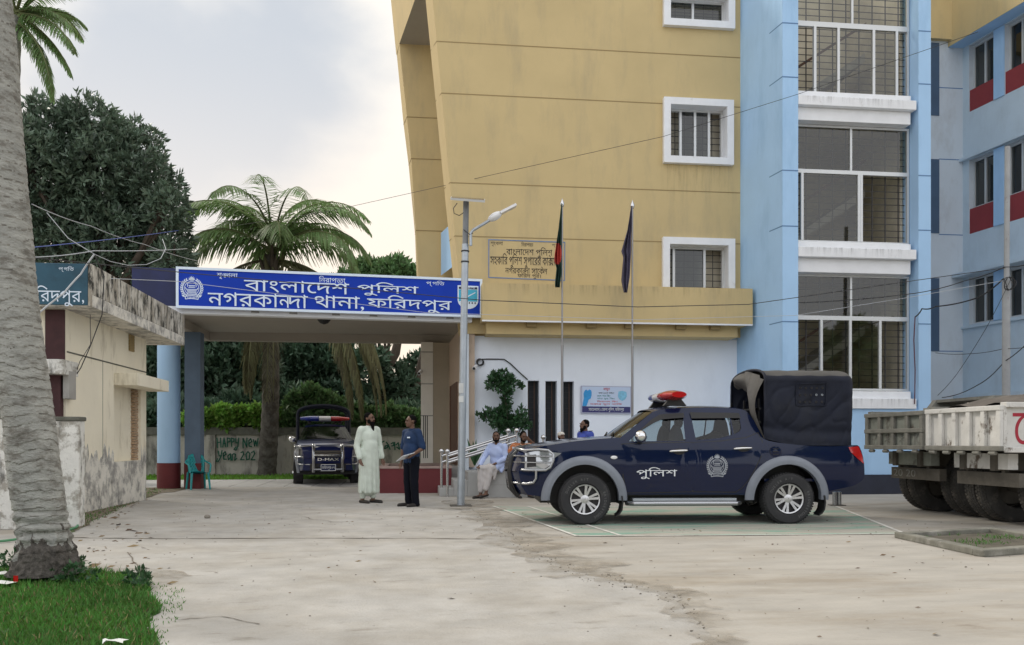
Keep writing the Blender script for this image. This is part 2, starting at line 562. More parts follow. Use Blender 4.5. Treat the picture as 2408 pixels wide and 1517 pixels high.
def patchy(m, scale, lo, hi):
    nt = m.node_tree; N = lambda t: nt.nodes.new(t); L = nt.links.new
    p = nt.nodes['Principled BSDF']; o = nt.nodes['Material Output']
    tc, n, r, tr, mx = N('ShaderNodeTexCoord'), N('ShaderNodeTexNoise'), N('ShaderNodeMapRange'), N('ShaderNodeBsdfTransparent'), N('ShaderNodeMixShader')
    n.inputs['Scale'].default_value = scale; n.inputs['Detail'].default_value = 9; n.inputs['Roughness'].default_value = .7
    L(tc.outputs['Object'], n.inputs['Vector']); r.inputs[1].default_value, r.inputs[2].default_value = lo, hi
    L(n.outputs['Fac'], r.inputs[0]); L(r.outputs[0], mx.inputs[0]); L(tr.outputs[0], mx.inputs[1]); L(p.outputs[0], mx.inputs[2]); L(mx.outputs[0], o.inputs[0])
    return m
patchy(M_DUST, 2.2, .42, .74)
patchy(M_SOIL, 2.2, .30, .48)
M_TURF = mat('turf_soil', (0.055, 0.10, 0.03), 1.0, var=0.3, scale=6)
M_BLADE = mat('grass_blade', (0.075, 0.21, 0.035), 0.7, var=0.25, scale=2.0, island=0.35, trans=0.3)
M_BLADE2 = mat('grass_bright', (0.13, 0.30, 0.04), 0.7, var=0.25, scale=2.0, island=0.35, trans=0.35)
M_YEL = mat('yellow_plaster', (0.565, 0.44, 0.225), 0.85, var=0.06, scale=0.7, bump=0.10, bscale=50, dirt=((0.45, 0.36, 0.205), 1.5, 0.50, 0.74, (1.1, 1.1, 0.28)))
M_YELD = mat('groove_shadow_paint', (0.30, 0.22, 0.10), 0.9)
M_BLUE = mat('sky_blue_plaster', (0.39, 0.595, 0.84), 0.8, var=0.04, scale=1.0, bump=0.08, bscale=60, dirt=((0.30, 0.49, 0.72), 1.5, 0.5, 0.75, (1, 1, .25)))
M_BLUED = mat('blue_groove', (0.12, 0.22, 0.40), 0.9)
M_WHITE = mat('white_plaster', (0.79, 0.84, 0.92), 0.85, var=0.03, scale=1.0, bump=0.06, bscale=60, dirt=((0.70, 0.75, 0.83), 1.0, 0.5, 0.75, (1, 1, .4)))
M_TRIM = mat('white_trim', (0.80, 0.81, 0.83), 0.75, var=0.05, scale=3, bump=0.1, bscale=50, dirt=((0.42, 0.40, 0.37), 3.0, 0.64, 0.8, (1, 1, .6)))
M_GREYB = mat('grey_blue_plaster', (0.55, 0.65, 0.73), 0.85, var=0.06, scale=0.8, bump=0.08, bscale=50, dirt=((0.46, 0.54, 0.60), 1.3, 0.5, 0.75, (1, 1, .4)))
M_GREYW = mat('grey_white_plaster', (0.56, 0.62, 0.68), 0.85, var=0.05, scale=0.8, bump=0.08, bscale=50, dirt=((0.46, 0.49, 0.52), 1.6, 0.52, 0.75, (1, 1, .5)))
M_DKBLUE = mat('dark_blue_panel', (0.055, 0.10, 0.17), 0.6, var=0.08)
M_RED = mat('maroon_paint', (0.125, 0.018, 0.022), 0.7, var=0.12, scale=2.5)
M_POST = mat('shaded_maroon_post', (0.055, 0.02, 0.022), 0.8, var=.3, scale=4)  # maroon darkened so that the colour holds the post's shade
M_REDF = mat('brick_red_panel', (0.26, 0.035, 0.04), 0.75, var=0.1, scale=2)
M_NAVY = mat('navy_paint', (0.012, 0.018, 0.055), 0.7, var=0.1)
M_SKIRT = mat('dark_skirting', (0.018, 0.022, 0.04), 0.6, var=0.2)
M_CREAM = mat('cream_plaster', (0.86, 0.80, 0.65), 0.9, var=0.05, scale=1.2, bump=0.15, bscale=40, dirt=((0.48, 0.42, 0.30), 1.8, 0.55, 0.74, (1.2, 1.2, .4)))
M_PEEL = mat('peeling_whitewash', (0.70, 0.69, 0.65), 0.95, var=0.1, scale=4, bump=0.4, bscale=20, c2=(0.34, 0.32, 0.28), fac2=(0.48, 0.58), s2=4.5, dirt=((0.07, 0.07, 0.065), 3.2, 0.55, 0.66, (1.4, 1.4, .35)))
M_MOULD = mat('mouldy_concrete', (0.70, 0.67, 0.60), 0.95, var=0.15, scale=3, bump=0.3, bscale=25, c2=(0.30, 0.27, 0.22), fac2=(0.42, 0.58), s2=3.0, stretch=(1.8, 1.8, .35), dirt=((0.035, 0.035, 0.03), 5.0, 0.47, 0.60, (1.8, 1.8, .7)))
M_STAINW = mat('stained_lower_wall', (0.74, 0.71, 0.64), 0.95, var=0.08, scale=3, bump=0.35, bscale=22, c2=(0.33, 0.32, 0.30), fac2=(0.47, 0.60), s2=3.4, dirt=((0.16, 0.155, 0.14), 3.5, 0.56, 0.68, (1.3, 1.3, .5)))
M_BWALL = mat('grey_boundary_render', (0.42, 0.40, 0.35), 0.95, var=0.12, scale=2, bump=0.2, bscale=25, dirt=((0.13, 0.125, 0.11), 1.8, 0.50, 0.66, (1.2, 1.2, .35)))
M_COPING = mat('mossy_coping', (0.12, 0.12, 0.10), 1.0, var=0.3, scale=5, bump=0.3)
M_TEAL = mat('teal_sign_paint', (0.025, 0.085, 0.13), 0.7, var=0.2, scale=2.5, dirt=((0.015, 0.05, 0.075), 2, 0.5, 0.7, (1, 1, 1)))
M_SIGNB = mat('royal_blue_sheet', (0.006, 0.042, 0.40), 0.6, spec=0.2, var=0.10, scale=1)
M_NAVYP = mat('navy_parapet', (0.008, 0.014, 0.075), 0.5, var=0.25, scale=2.5)
M_LETW = mat('pale_lettering', (0.70, 0.80, 0.92), 0.5)
M_LETB = mat('black_lettering', (0.012, 0.012, 0.014), 0.7)
M_CEIL = mat('carport_ceiling', (0.37, 0.34, 0.30), 0.9, var=0.04)
M_CONC = mat('grey_tile', (0.42, 0.42, 0.41), 0.6, var=0.08, scale=3)
M_CONCD = mat('grey_concrete', (0.34, 0.33, 0.31), 0.9, var=0.15, scale=3, bump=0.2, bscale=30)
M_STEEL = mat('stainless_steel', (0.62, 0.62, 0.63), 0.22, metal=1.0, var=0.05)
M_GALV = mat('galvanised_steel', (0.42, 0.46, 0.50), 0.45, metal=0.7, var=0.12, scale=4)
M_POLE = mat('dull_steel_pole', (0.30, 0.29, 0.29), 0.35, metal=0.9, var=0.1)
M_ALU = mat('aluminium_frame', (0.62, 0.63, 0.63), 0.4, metal=0.35)
M_GRILLE = mat('dark_grille', (0.03, 0.028, 0.03), 0.6)
M_DARK = mat('dark_interior', (0.03, 0.032, 0.036), 0.9)
M_ROOM = mat('room_wall', (0.55, 0.50, 0.40), 0.9, var=0.15)
M_WOOD = mat('brown_door_wood', (0.10, 0.045, 0.025), 0.5, var=0.2, scale=3, stretch=(4, 4, .5))
M_CABLE = mat('black_cable', (0.03, 0.03, 0.032), 0.6)
M_CABLEW = mat('pale_cable', (0.45, 0.47, 0.50), 0.6)
M_CABLEB = mat('blue_cable', (0.04, 0.08, 0.35), 0.5)
M_BLACK = mat('black_plastic', (0.012, 0.012, 0.013), 0.5)
G_WIN = glass('window_glass', (0.62, 0.62, 0.54), 0.085)
G_DARK = glass('dark_window_glass', (0.22, 0.26, 0.27), 0.085)

# ------------------------------------------------------------------ ground
def gp(px, z=0.0):
    return [tuple(atg(u, v, z).xy) for u, v in px]
def jag(p, amp, n=4, seed=1, closed=True):
    r = random.Random(seed); out = []
    for i in range(len(p) if closed else len(p) - 1):
        a, b = Vector(p[i]), Vector(p[(i + 1) % len(p)])
        out.append(tuple(a))
        d = (b - a); q = Vector((-d.y, d.x)).normalized() if d.length > 1e-6 else Vector((0, 0))
        for k in range(1, n):
            out.append(tuple(a + d * (k / n) + q * r.gauss(0, amp) * min(1, d.length)))
    return out
def sheet(name, loops, z, m, kind='structure'):
    b = MB(); b.region(loops, lambda x, y: (x, y, z), m, None, 'odd')
    return b.build(name, kind=kind)

b = MB(); b.quad([(-400, -300, 0), (400, -300, 0), (400, 500, 0), (-400, 500, 0)], M_GROUND)
b.build('ground', kind='structure')
right_edge = [(1090, 1176), (1106, 1200), (1150, 1225), (1200, 1262), (1232, 1288), (1290, 1312), (1340, 1338), (1400, 1357), (1500, 1378), (1590, 1398), (1607, 1425), (1632, 1455), (1662, 1485), (1710, 1530), (1790, 1610)]
re_ = jag(gp(right_edge), 0.035, 6, 3, closed=False)
left_px = [(2000, 1900), (-900, 1900), (-900, 1262), (-200, 1262), (146, 1259), (250, 1214), (330, 1180), (407, 1149), (500, 1141), (893, 1141), (900, 1158), (1042, 1168)]
driveway = sheet('driveway', [re_ + gp(left_px)], 0.004, M_DRIVE)
b = MB()
def strip(b, px, w, z, m, seed=0, amp=0.0, n=6):
    p = jag(gp(px), amp, n, seed, closed=False) + [tuple(atg(*px[-1]).xy)]
    r = random.Random(seed)
    L_, R_ = [], []
    for i, q in enumerate(p):
        a, c = Vector(p[max(i - 1, 0)]), Vector(p[min(i + 1, len(p) - 1)])
        d = (c - a).normalized(); s_ = Vector((-d.y, d.x)) * w * (0.5 if amp == 0 else r.uniform(.2, .8))
        L_.append((*(Vector(q) + s_), z)); R_.append((*(Vector(q) - s_), z))
    b.grid([L_, R_], m)
strip(b, [(170, 1266), (360, 1268), (640, 1267), (900, 1267), (1130, 1269)], 0.035, 0.009, M_CRACK, 2, 0.012, 9)
strip(b, [(300, 1300), (330, 1345), (345, 1370)], 0.018, 0.009, M_CRACK, 4, 0.02, 6)
strip(b, [(1090, 1200), (1000, 1195), (960, 1190)], 0.02, 0.009, M_CRACK, 5, 0.02, 6)
for px, sd in (([(420, 1460), (520, 1452), (610, 1470)], 13), ([(700, 1215), (780, 1228), (900, 1222)], 14)):
    strip(b, px, 0.010, 0.009, M_CRACK, sd, 0.03, 7)
b.build('expansion_joint', kind='structure')
# dust blown along the edge of the slab
def band(px, w0, w1, seed):
    p = gp(px); r = random.Random(seed); A, B2 = [], []
    q = jag(p, 0.03, 5, seed, closed=False) + [p[-1]]
    for i, x in enumerate(q):
        a, c = Vector(q[max(i - 1, 0)]), Vector(q[min(i + 1, len(q) - 1)])
        d = (c - a).normalized(); n = Vector((-d.y, d.x))
        A.append(tuple(Vector(x) + n * w0 * r.uniform(.4, 1.3))); B2.append(tuple(Vector(x) - n * w1 * r.uniform(.4, 1.3)))
    return A + B2[::-1]
b = MB()
b.region([band(right_edge[:8], 0.55, 0.35, 5)], lambda x, y: (x, y, 0.012), M_DUST)
b.region([band(right_edge[7:], 0.22, 0.16, 6)], lambda x, y: (x, y, 0.012), M_DUST)
b.region([jag(gp([(180, 1338), (300, 1338), (420, 1344), (455, 1356), (400, 1372), (340, 1378), (250, 1366)]), 0.06, 4, 8)], lambda x, y: (x, y, 0.010), M_DUST)
b.build('dirt', kind='structure')
b = MB()
b.region([jag(gp([(150, 1262), (148, 1200), (350, 1140), (470, 1142), (410, 1158), (380, 1160), (300, 1188), (240, 1216), (190, 1243)]), 0.04, 4, 9)], lambda x, y: (x, y, 0.011), M_SOIL)
b.build('soil_verge', kind='structure')
# marked court
court_px = [(1160, 1191), (1357, 1262), (2128, 1256), (1965, 1191)]
sheet('court_surface', [jag(gp(court_px), 0.03, 5, 12)], 0.004, M_COURT)
b = MB()
for px in ([(1160, 1191), (1357, 1262)], [(1240, 1191), (1458, 1260)], [(1357, 1262), (1700, 1260), (2128, 1256)], [(1240, 1191), (1700, 1193), (1965, 1191)], [(1965, 1191), (2128, 1256)]):
    strip(b, px, 0.055, 0.009, M_LINE, 3, 0.0)
b.build('court_lines', kind='structure')
# kerb of small slabs and grass behind the carport
b = MB()
y0, y1 = atg(600, 1146).y, atg(600, 1133).y
for i in range(15):
    x = -9.2 + i * 0.72
    b.prism([(x, y0, 0), (x, y1, 0), (x, y1, 0.07), (x, y0 + .05, 0.02)], (0.70, 0, 0), M_CONC)
kerb = b.build('kerb', kind='structure')
b = MB(); b.quad([(-14, y1, 0.02), (9, y1, 0.02), (9, 31, 0.04), (-14, 31, 0.04)], M_TURF)
b.build('lawn_soil', kind='structure')

# ------------------------------------------------------------------ office building
YF, YT = 20.2, 18.4
A_ = at(1745, 500, YF)
bld = thing('office_building', 'yellow and sky blue multi storey office with slanted end wall and glazed stair tower', 'building', (5.0, YF, 0))
XF_R = at(1742, 700, YF).x
def fy(Y): return lambda x, z: (x, Y, z)
def pl(Y, px): return [(at(u, v, Y).x, at(u, v, Y).z) for u, v in px]
def rect(Y, u0, v0, u1, v1):
    """upright rectangle in plane Y from picture corners (mean of the two ends)"""
    um = (u0 + u1) / 2
    return (at(u0, (v0 + v1) / 2, Y).x, at(um, v1, Y).z, at(u1, (v0 + v1) / 2, Y).x, at(um, v0, Y).z)
def rl(r): return [(r[0], r[1]), (r[2], r[1]), (r[2], r[3]), (r[0], r[3])]

ZTOP = at(1017, -120, YF).z
# slanted edge of the front wall
e0, e1 = at(1079, 655, YF), at(1012, -60, YF)
def edge_x(z): return e0.x + (e1.x - e0.x) * (z - e0.z) / (e1.z - e0.z)
ZP0 = at(1450, 760, 19.45).z      # underside of the projecting band
ZW = at(1450, 790, YF).z
wins = [rect(YF, 1574, -6, 1709, 52), rect(YF, 1574, 252, 1706, 372), rect(YF, 1572, 578, 1709, 700)]
outer = [(edge_x(ZW), ZW), (XF_R, ZW), (XF_R, ZTOP), (edge_x(ZTOP), ZTOP)]
b = MB()
b.region([outer] + [rl(w) for w in wins], fy(YF), M_YEL, None, 'odd')
# chamfered end strip going back
c0, c1 = at(1065.5, 655, 20.7), at(995, -60, 20.7)
def cham_x(z): return c0.x + (c1.x - c0.x) * (z - c0.z) / (c1.z - c0.z)
b.quad([(edge_x(ZW), YF, ZW), (edge_x(ZTOP), YF, ZTOP), (cham_x(ZTOP), 20.7, ZTOP), (cham_x(ZW), 20.7, ZW)], M_YEL)
b.quad([(cham_x(ZW), 20.7, ZW), (cham_x(ZTOP), 20.7, ZTOP), (cham_x(ZTOP) + 1.2, 20.72, ZTOP), (cham_x(ZW) + 1.2, 20.72, ZW)], M_YEL)
for g in (10.76, 9.53, 7.40, 6.13):
    b.box(edge_x(g) + .004, YF - .004, g - .012, XF_R, YF + .01, g + .012, M_YELD)
    b.obox(((edge_x(g) + cham_x(g)) / 2, 20.45, g), ((edge_x(g) - cham_x(g)) / 2, -.25, 0), (-.004, -.004, 0), (0, 0, .012), M_YELD)
b.build('front_wall', bld)
# back wall of the slanted opening
YB = 24.85
z_s = at(939, 103, YB).z
b = MB()
lf = [at(939, 103, YB), at(957, 275, YB), at(967, 373, YB), at(978, 542, YB), at(984, 652, YB)]
lo = [at(932, 118, 25.4), at(949, 293, 25.4), at(961, 389, 25.4), at(976, 552, 25.4), at(980, 660, 25.4)]
xr = at(1100, 300, YB).x
b.region([[(p.x, p.z) for p in lf] + [(xr, lf[-1].z), (xr, z_s)]], fy(YB), M_YEL)
b.grid([lf, lo], M_YEL)
for p, q in zip(lf[1:4], lo[1:4]):
    b.box(p.x, YB - .006, p.z - .013, xr, YB + .01, p.z + .013, M_YELD)
    b.obox((p + q) / 2, (p - q) / 2, (-.004, -.004, 0), (0, 0, .013), M_YELD)
b.build('rear_wall', bld)
b = MB()
s0, s1 = at(939, 103, YB), Vector((cham_x(ZTOP), 20.7, z_s))
fr = at(1004, -112, 20.7)
b.quad([(s0.x, YB, z_s), (fr.x, 20.7, z_s), (xr, 20.72, z_s), (xr, YB, z_s)], M_CEIL)
b.quad([(lo[0].x, 25.4, z_s - .1), (s0.x, YB, z_s), (fr.x, 20.7, z_s), (fr.x - .3, 20.7, z_s + 4), (lo[0].x - .4, 25.4, z_s + 4)], M_YEL)
b.build('overhang_soffit', bld)
b = MB()
q0, q1, q2, q3 = at(1037, 548, 24.7), at(1037, 648, 24.7), at(1064, 648, 21.2), at(1064, 520, 21.2)
b.quad([q0, q1, (q2.x + .6, 21.2, q1.z), (q2.x + .6, 21.2, q0.z)], M_BLUE)
b.build('inner_blue_wall', bld)
b = MB(); b.prism([(edge_x(6) + 1.5, 20.75, 4.3), (XF_R, 20.75, 4.3), (XF_R, 20.75, ZTOP), (edge_x(ZTOP) + 1.5, 20.75, ZTOP)], (0, 6, 0), M_ROOM)
b.build('building_core', bld)

# windows of the yellow wall
def casement(parent, w, Y, bars, opened, depth=0.22, frame_px=None, lab_=None):
    x0, z0, x1, z1 = w
    b = MB()
    t = .17
    # white surround standing proud of the wall, and reveals
    o = [(x0 - t, z0 - t), (x1 + t, z0 - t), (x1 + t, z1 + t), (x0 - t, z1 + t)]
    b.slab([o, rl(w)], fy(Y - .13), (0, .128, 0), M_TRIM)
    for (ax, az, bx, bz) in ((x0, z0, x1, z0), (x0, z1, x1, z1), (x0, z0, x0, z1), (x1, z0, x1, z1)):
        b.quad([(ax, Y - .002, az), (bx, Y - .002, bz), (bx, Y + depth + .2, bz), (ax, Y + depth + .2, az)], M_TRIM)
    f = b.build('window', parent, bevel=.012)
    if lab_: f['label'] = lab_
    b = MB(); Yg = Y + depth
    W, H = x1 - x0, z1 - z0
    b.slab([rl(w), [(x0 + .05, z0 + .05), (x1 - .05, z0 + .05), (x1 - .05, z1 - .05), (x0 + .05, z1 - .05)]], fy(Yg - .03), (0, .06, 0), M_ALU)
    for k in bars:
        b.box(x0 + W * k - .03, Yg - .04, z0 + .05, x0 + W * k + .03, Yg + .035, z1 - .05, M_ALU)
    b.build('frame', f)
    b = MB()
    for a, c in opened:
        b.quad([(x0 + W * a, Yg, z0 + .04), (x0 + W * c, Yg, z0 + .04), (x0 + W * c, Yg, z1 - .04), (x0 + W * a, Yg, z1 - .04)], G_DARK)
    b.build('pane', f)
    b = MB()
    for k in range(1, 8):
        z = z0 + H * k / 8
        b.box(x0, Yg + .10, z - .008, x1, Yg + .115, z + .008, M_GRILLE)
    for k in range(1, 6):
        x = x0 + W * k / 6
        b.box(x - .008, Yg + .085, z0, x + .008, Yg + .10, z1, M_GRILLE)
    b.build('grille', f)
    b = MB(); b.box(x0 - .3, Yg + .5, z0 - .3, x1 + .3, Yg + .52, z1 + .3, M_DARK)  # plain dark sheet behind the bars, standing in for the unlit room
    b.build('dark_backing', f)
casement(bld, wins[0], YF, (.45, .98), [(.0, .96)])
casement(bld, wins[1], YF, (.24, .5, .75), [(.25, .75)], lab_='white framed casement half way up the yellow wall')
casement(bld, wins[2], YF, (.13, .66), [(.13, .66)], lab_='white framed casement just above the yellow band')

# projecting yellow band over the white ground-floor wall
b = MB()
r = rect(19.45, 1136, 668, 1768, 757)
zt, zb = at(1450, 672, 19.45).z, at(1450, 757, 19.45).z
b.box(at(1134, 700, 19.45).x, 19.45, zb, at(1770, 700, 19.45).x, YF - .003, zt, M_YEL)
b.box(at(1134, 700, 19.45).x, 19.452, zb - .035, at(1770, 700, 19.45).x, 19.52, zb - .001, M_TRIM)
band_o = b.build('yellow_band', bld)
b = MB()
xa, xb = at(1146, 760, 19.6).x, at(1740, 760, 19.6).x
b.box(xa, 19.75, ZW - .05, xb, YF + .3, zb - .002, M_YEL)
for u in (1250, 1390, 1480, 1600, 1680):
    x = at(u, 770, 19.7).x
    b.box(x - .12, 19.60, zb - .12, x + .12, 19.749, zb - .003, M_YELD)
b.build('soffit_beam', bld)

# white ground-floor wall with three narrow barred openings
YW = 20.4
b = MB()
zwt = ZW - .02
slots = [rect(YW, 1241, 895, 1268, 1098), rect(YW, 1282.5, 896, 1310, 1098), rect(YW, 1324.7, 897, 1350, 1098)]
x0w = at(1092, 900, YF).x
b.region([[(x0w, 0), (XF_R + .3, 0), (XF_R + .3, zwt), (x0w, zwt)]] + [rl(s) for s in slots], fy(YW), M_WHITE)
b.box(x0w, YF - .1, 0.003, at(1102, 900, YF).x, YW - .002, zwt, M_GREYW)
for s in slots:
    for (ax, az, bx, bz) in ((s[0], s[3], s[2], s[3]), (s[0], s[1], s[0], s[3]), (s[2], s[1], s[2], s[3])):
        b.quad([(ax, YW, az), (bx, YW, bz), (bx, YW + .22, bz), (ax, YW + .22, az)], M_WHITE)
b.build('ground_floor_wall', bld)
for s in slots:
    b = MB()
    b.box(s[0], YW + .22, s[1], s[2], YW + .24, s[3], M_DARK)
    g = b.build('slot_window', bld)
    b = MB()
    for k in range(1, 16):
        z = s[1] + (s[3] - s[1]) * k / 16
        b.box(s[0] + .02, YW + .19, z - .006, s[0] + .2, YW + .2, z + .006, M_GRILLE)
    for k in (.1, .65):
        x = s[0] + (s[2] - s[0]) * k
        b.box(x - .008, YW + .175, s[1], x + .008, YW + .19, s[3], M_WOOD)
    b.build('grille', g)

# painted notice on the yellow wall
fS = fy(YF - .004)
nt_ = MB()
fo, fi = pl(YF, [(1148.2, 653.6), (1328.4, 661), (1329, 569), (1148.4, 562.5)]), pl(YF, [(1150.2, 651.4), (1326.4, 658.8), (1327, 571.2), (1150.4, 564.7)])
nt_.slab([fo, fi], fy(YF - .01), (0, .006, 0), mat('notice_blue_line', (0.16, 0.24, 0.42), 0.8, var=.15))
def nbox(u0, v0, u1, v1):
    return (at(u0, v0, YF).x, at((u0 + u1) / 2, v1, YF).z, at(u1, v0, YF).x, at((u0 + u1) / 2, v0, YF).z)
put_text(nt_, T_SHRINKHALA2, fS, nbox(1154, 568, 1182.6, 580), M_LETB)
put_text(nt_, T_NIRAPATTA, fS, nbox(1226, 569, 1253.7, 580), M_LETB)
put_text(nt_, T_PRAGATI, fS, nbox(1298, 572, 1322, 582), M_LETB)
put_text(nt_, T_BANGLADESH + [' '] + T_POLICE, fS, nbox(1190.6, 581, 1299, 606), M_LETB)
put_text(nt_, ['সহকা' + 'ি' + 'র', ' ', 'পু' + 'ি' + 'লশ', ' ', 'সুপা' + 'ে' + 'রর', ' ', 'কার', T_REPH, ('য', -.1), 'ালয়'], fS, nbox(1153, 597, 1322, 631), M_LETB)
put_text(nt_, T_NAGARKANDA + [' ', 'সা', 'ে' + 'ক', T_REPH, ('ল', 0)], fS, nbox(1188, 626, 1287, 644), M_LETB)
put_text(nt_, ['ফ' + 'ি' + 'রদ', ' ', 'পুর।'], fS, nbox(1216.8, 642, 1271.5, 656), M_LETB)
tag(nt_.build('painted_notice'), 'blue outlined notice with black Bengali lettering painted on the yellow wall', 'sign')

# ------------------------------------------------------------------ glazed stair tower (part of the building)
YG = YT + .38
xl0, xl1 = at(1840, 600, YT).x, at(1877, 600, YT).x
xg1 = at(2136, 600, YG).x
xr0, xr1 = at(2160, 600, YT).x, at(2189, 600, YT).x
b = MB()
b.box(xl0, YT, 0.0, xl1, YG + .3, 14, M_BLUE)
b.prism([(xl0 - .002, YT + .002, 0), (XF_R - .02, YF + .05, 0), (XF_R - .02, YF + .6, 0), (xl0 - .002, YF + .6, 0)], (0, 0, 14), M_BLUE)
b.box(xr0, YT, 0.0, xr1, 22.4, 14, M_BLUE)
for g in (10.76, 9.53, 7.40, 6.13, 3.95):
    b.box(xl0, YT - .005, g - .012, xl1 + .001, YT + .01, g + .012, M_BLUED)
    b.box(xr0, YT - .005, g - .012, xr1, YT + .01, g + .012, M_BLUED)
    p, q = Vector((xl0, YT, g)), Vector((XF_R, YF + .03, g))
    n = (q - p).cross(Vector((0, 0, 1))).normalized()
    if n.x > 0: n = -n
    b.obox((p + q) / 2 + n * .0, (p - q) / 2, n * .006, (0, 0, .012), M_BLUED)
zlow = 2.02
b.box(xl1 - .01, YT + .04, 0.45, xr0 + .01, YG + .25, zlow, M_BLUE)
b.build('tower_wall', bld)
b = MB(); b.box(xl0 - .02, YT - .02, 0.0, xr1 + .02, YT + .3, 0.44, M_SKIRT); b.build('skirting', bld)
mpx = 19.68 / 1985
def zg(v): return CAMH + (VH - v) * mpx * (YG / 18.78)
def xg(u): return at(u, 600, YG).x
rows = [ # top of upper light, transom, bottom, upper bars, lower bars, glazed lower spans
    (-60, 50, 62, 220, (2003,), (1915, 1970, 2053, 2107), [(1915, 2107)]),
    (293, 398, 407, 570, (2000,), (1885, 2018, 2024), [(1885, 2018)]),
    (645, 742, 752, 918, (2000,), (1930, 1998, 2068), [(1930, 2068)]),
]
for (v0, v1, v2, v3, ub, lb, gl) in rows:
    b = MB()
    X0, X1 = xl1 - .05, xg1
    zt_, z1_, z2_, zb_ = zg(v0), zg(v1), zg(v2), zg(v3)
    b.box(X0, YG - .04, z2_, X1, YG + .04, z1_, M_ALU)
    b.box(X0, YG - .035, zt_ - .05, X1, YG + .035, zt_, M_ALU)
    b.box(X0, YG - .035, zb_, X1, YG + .035, zb_ + .05, M_ALU)
    b.box(X1 - .05, YG - .03, zb_ + .05, X1, YG + .03, z2_, M_ALU); b.box(X1 - .05, YG - .03, z1_, X1, YG + .03, zt_ - .05, M_ALU)
    for u in ub: b.box(xg(u) - .025, YG - .03, z1_, xg(u) + .025, YG + .03, zt_ - .05, M_ALU)
    for u in lb: b.box(xg(u) - .03, YG - .045, zb_ + .05, xg(u) + .03, YG + .03, z2_, M_ALU)
    f = b.build('window', bld)
    b = MB()
    b.quad([(X0, YG, z1_), (X1, YG, z1_), (X1, YG, zt_), (X0, YG, zt_)], G_WIN)
    for u0, u1 in gl:
        b.quad([(xg(u0), YG - .01, zb_), (xg(u1), YG - .01, zb_), (xg(u1), YG - .01, z2_), (xg(u0), YG - .01, z2_)], G_WIN)
    b.build('pane', f)
    b = MB()
    n = int((zt_ - zb_) / .155)
    for k in range(n):
        z = zb_ + .06 + k * .155
        b.box(X0, YG + .16, z - .007, X1, YG + .175, z + .007, M_GRILLE)
    for k in range(9):
        x = X0 + (X1 - X0) * (k + .5) / 9
        b.box(x - .012, YG + .145, zb_, x + .012, YG + .16, zt_, M_GRILLE)
    b.build('grille', f)
b = MB()
b.box(xl1 - .3, 21.6, 0.5, xr0 + .2, 21.7, 14, M_ROOM)
for v in (222, 572): b.box(xl1 - .2, YG + .3, zg(v) - .5, xr0, 21.6, zg(v), M_ROOM)
b.box(xr0 - .09, YG + .22, .5, xr0 - .03, 21.6, 14, M_ROOM); b.box(xl1 - .2, YG + .32, .5, xl1 - .14, 21.6, 14, M_ROOM)
for k in range(3):   # stair flights seen through the glazing
    z0 = zg(918) + k * 3.45 - .2
    xa_, xb_ = xl1, xr0 - .3
    b.prism([(xa_, 20.2, z0), (xa_, 20.2, z0 + .22), (xb_, 20.2, z0 + 1.95), (xb_, 20.2, z0 + 1.73)], (0, 1.2, 0), M_CONCD)
    b.prism([(xa_, 20.15, z0 + .9), (xa_, 20.15, z0 + .97), (xb_, 20.15, z0 + 2.7), (xb_, 20.15, z0 + 2.63)], (0, .05, 0), M_WOOD)
b.build('stair_hall', bld)
for va, vb_, vc, vd in ((222, 240, 262, 292), (572, 589, 612, 645), (920, 938, 962, 962)):
    b = MB()
    xe = at(2136, 600, YT + .3).x
    b.box(xl1 + .002, YT + .16, zg(vb_), xe - .02, YG + .2, zg(va) - .002, M_TRIM)
    b.box(xl1 + .002, YT - .02, zg(vc), xr0 - .06, YG + .2, zg(vb_) - .002, M_TRIM)
    if vd > vc: b.box(xl1 + .002, YT + .12, zg(vd), xr0 - .12, YG + .2, zg(vc) - .002, M_TRIM)
    b.build('ledge', bld, bevel=.012)

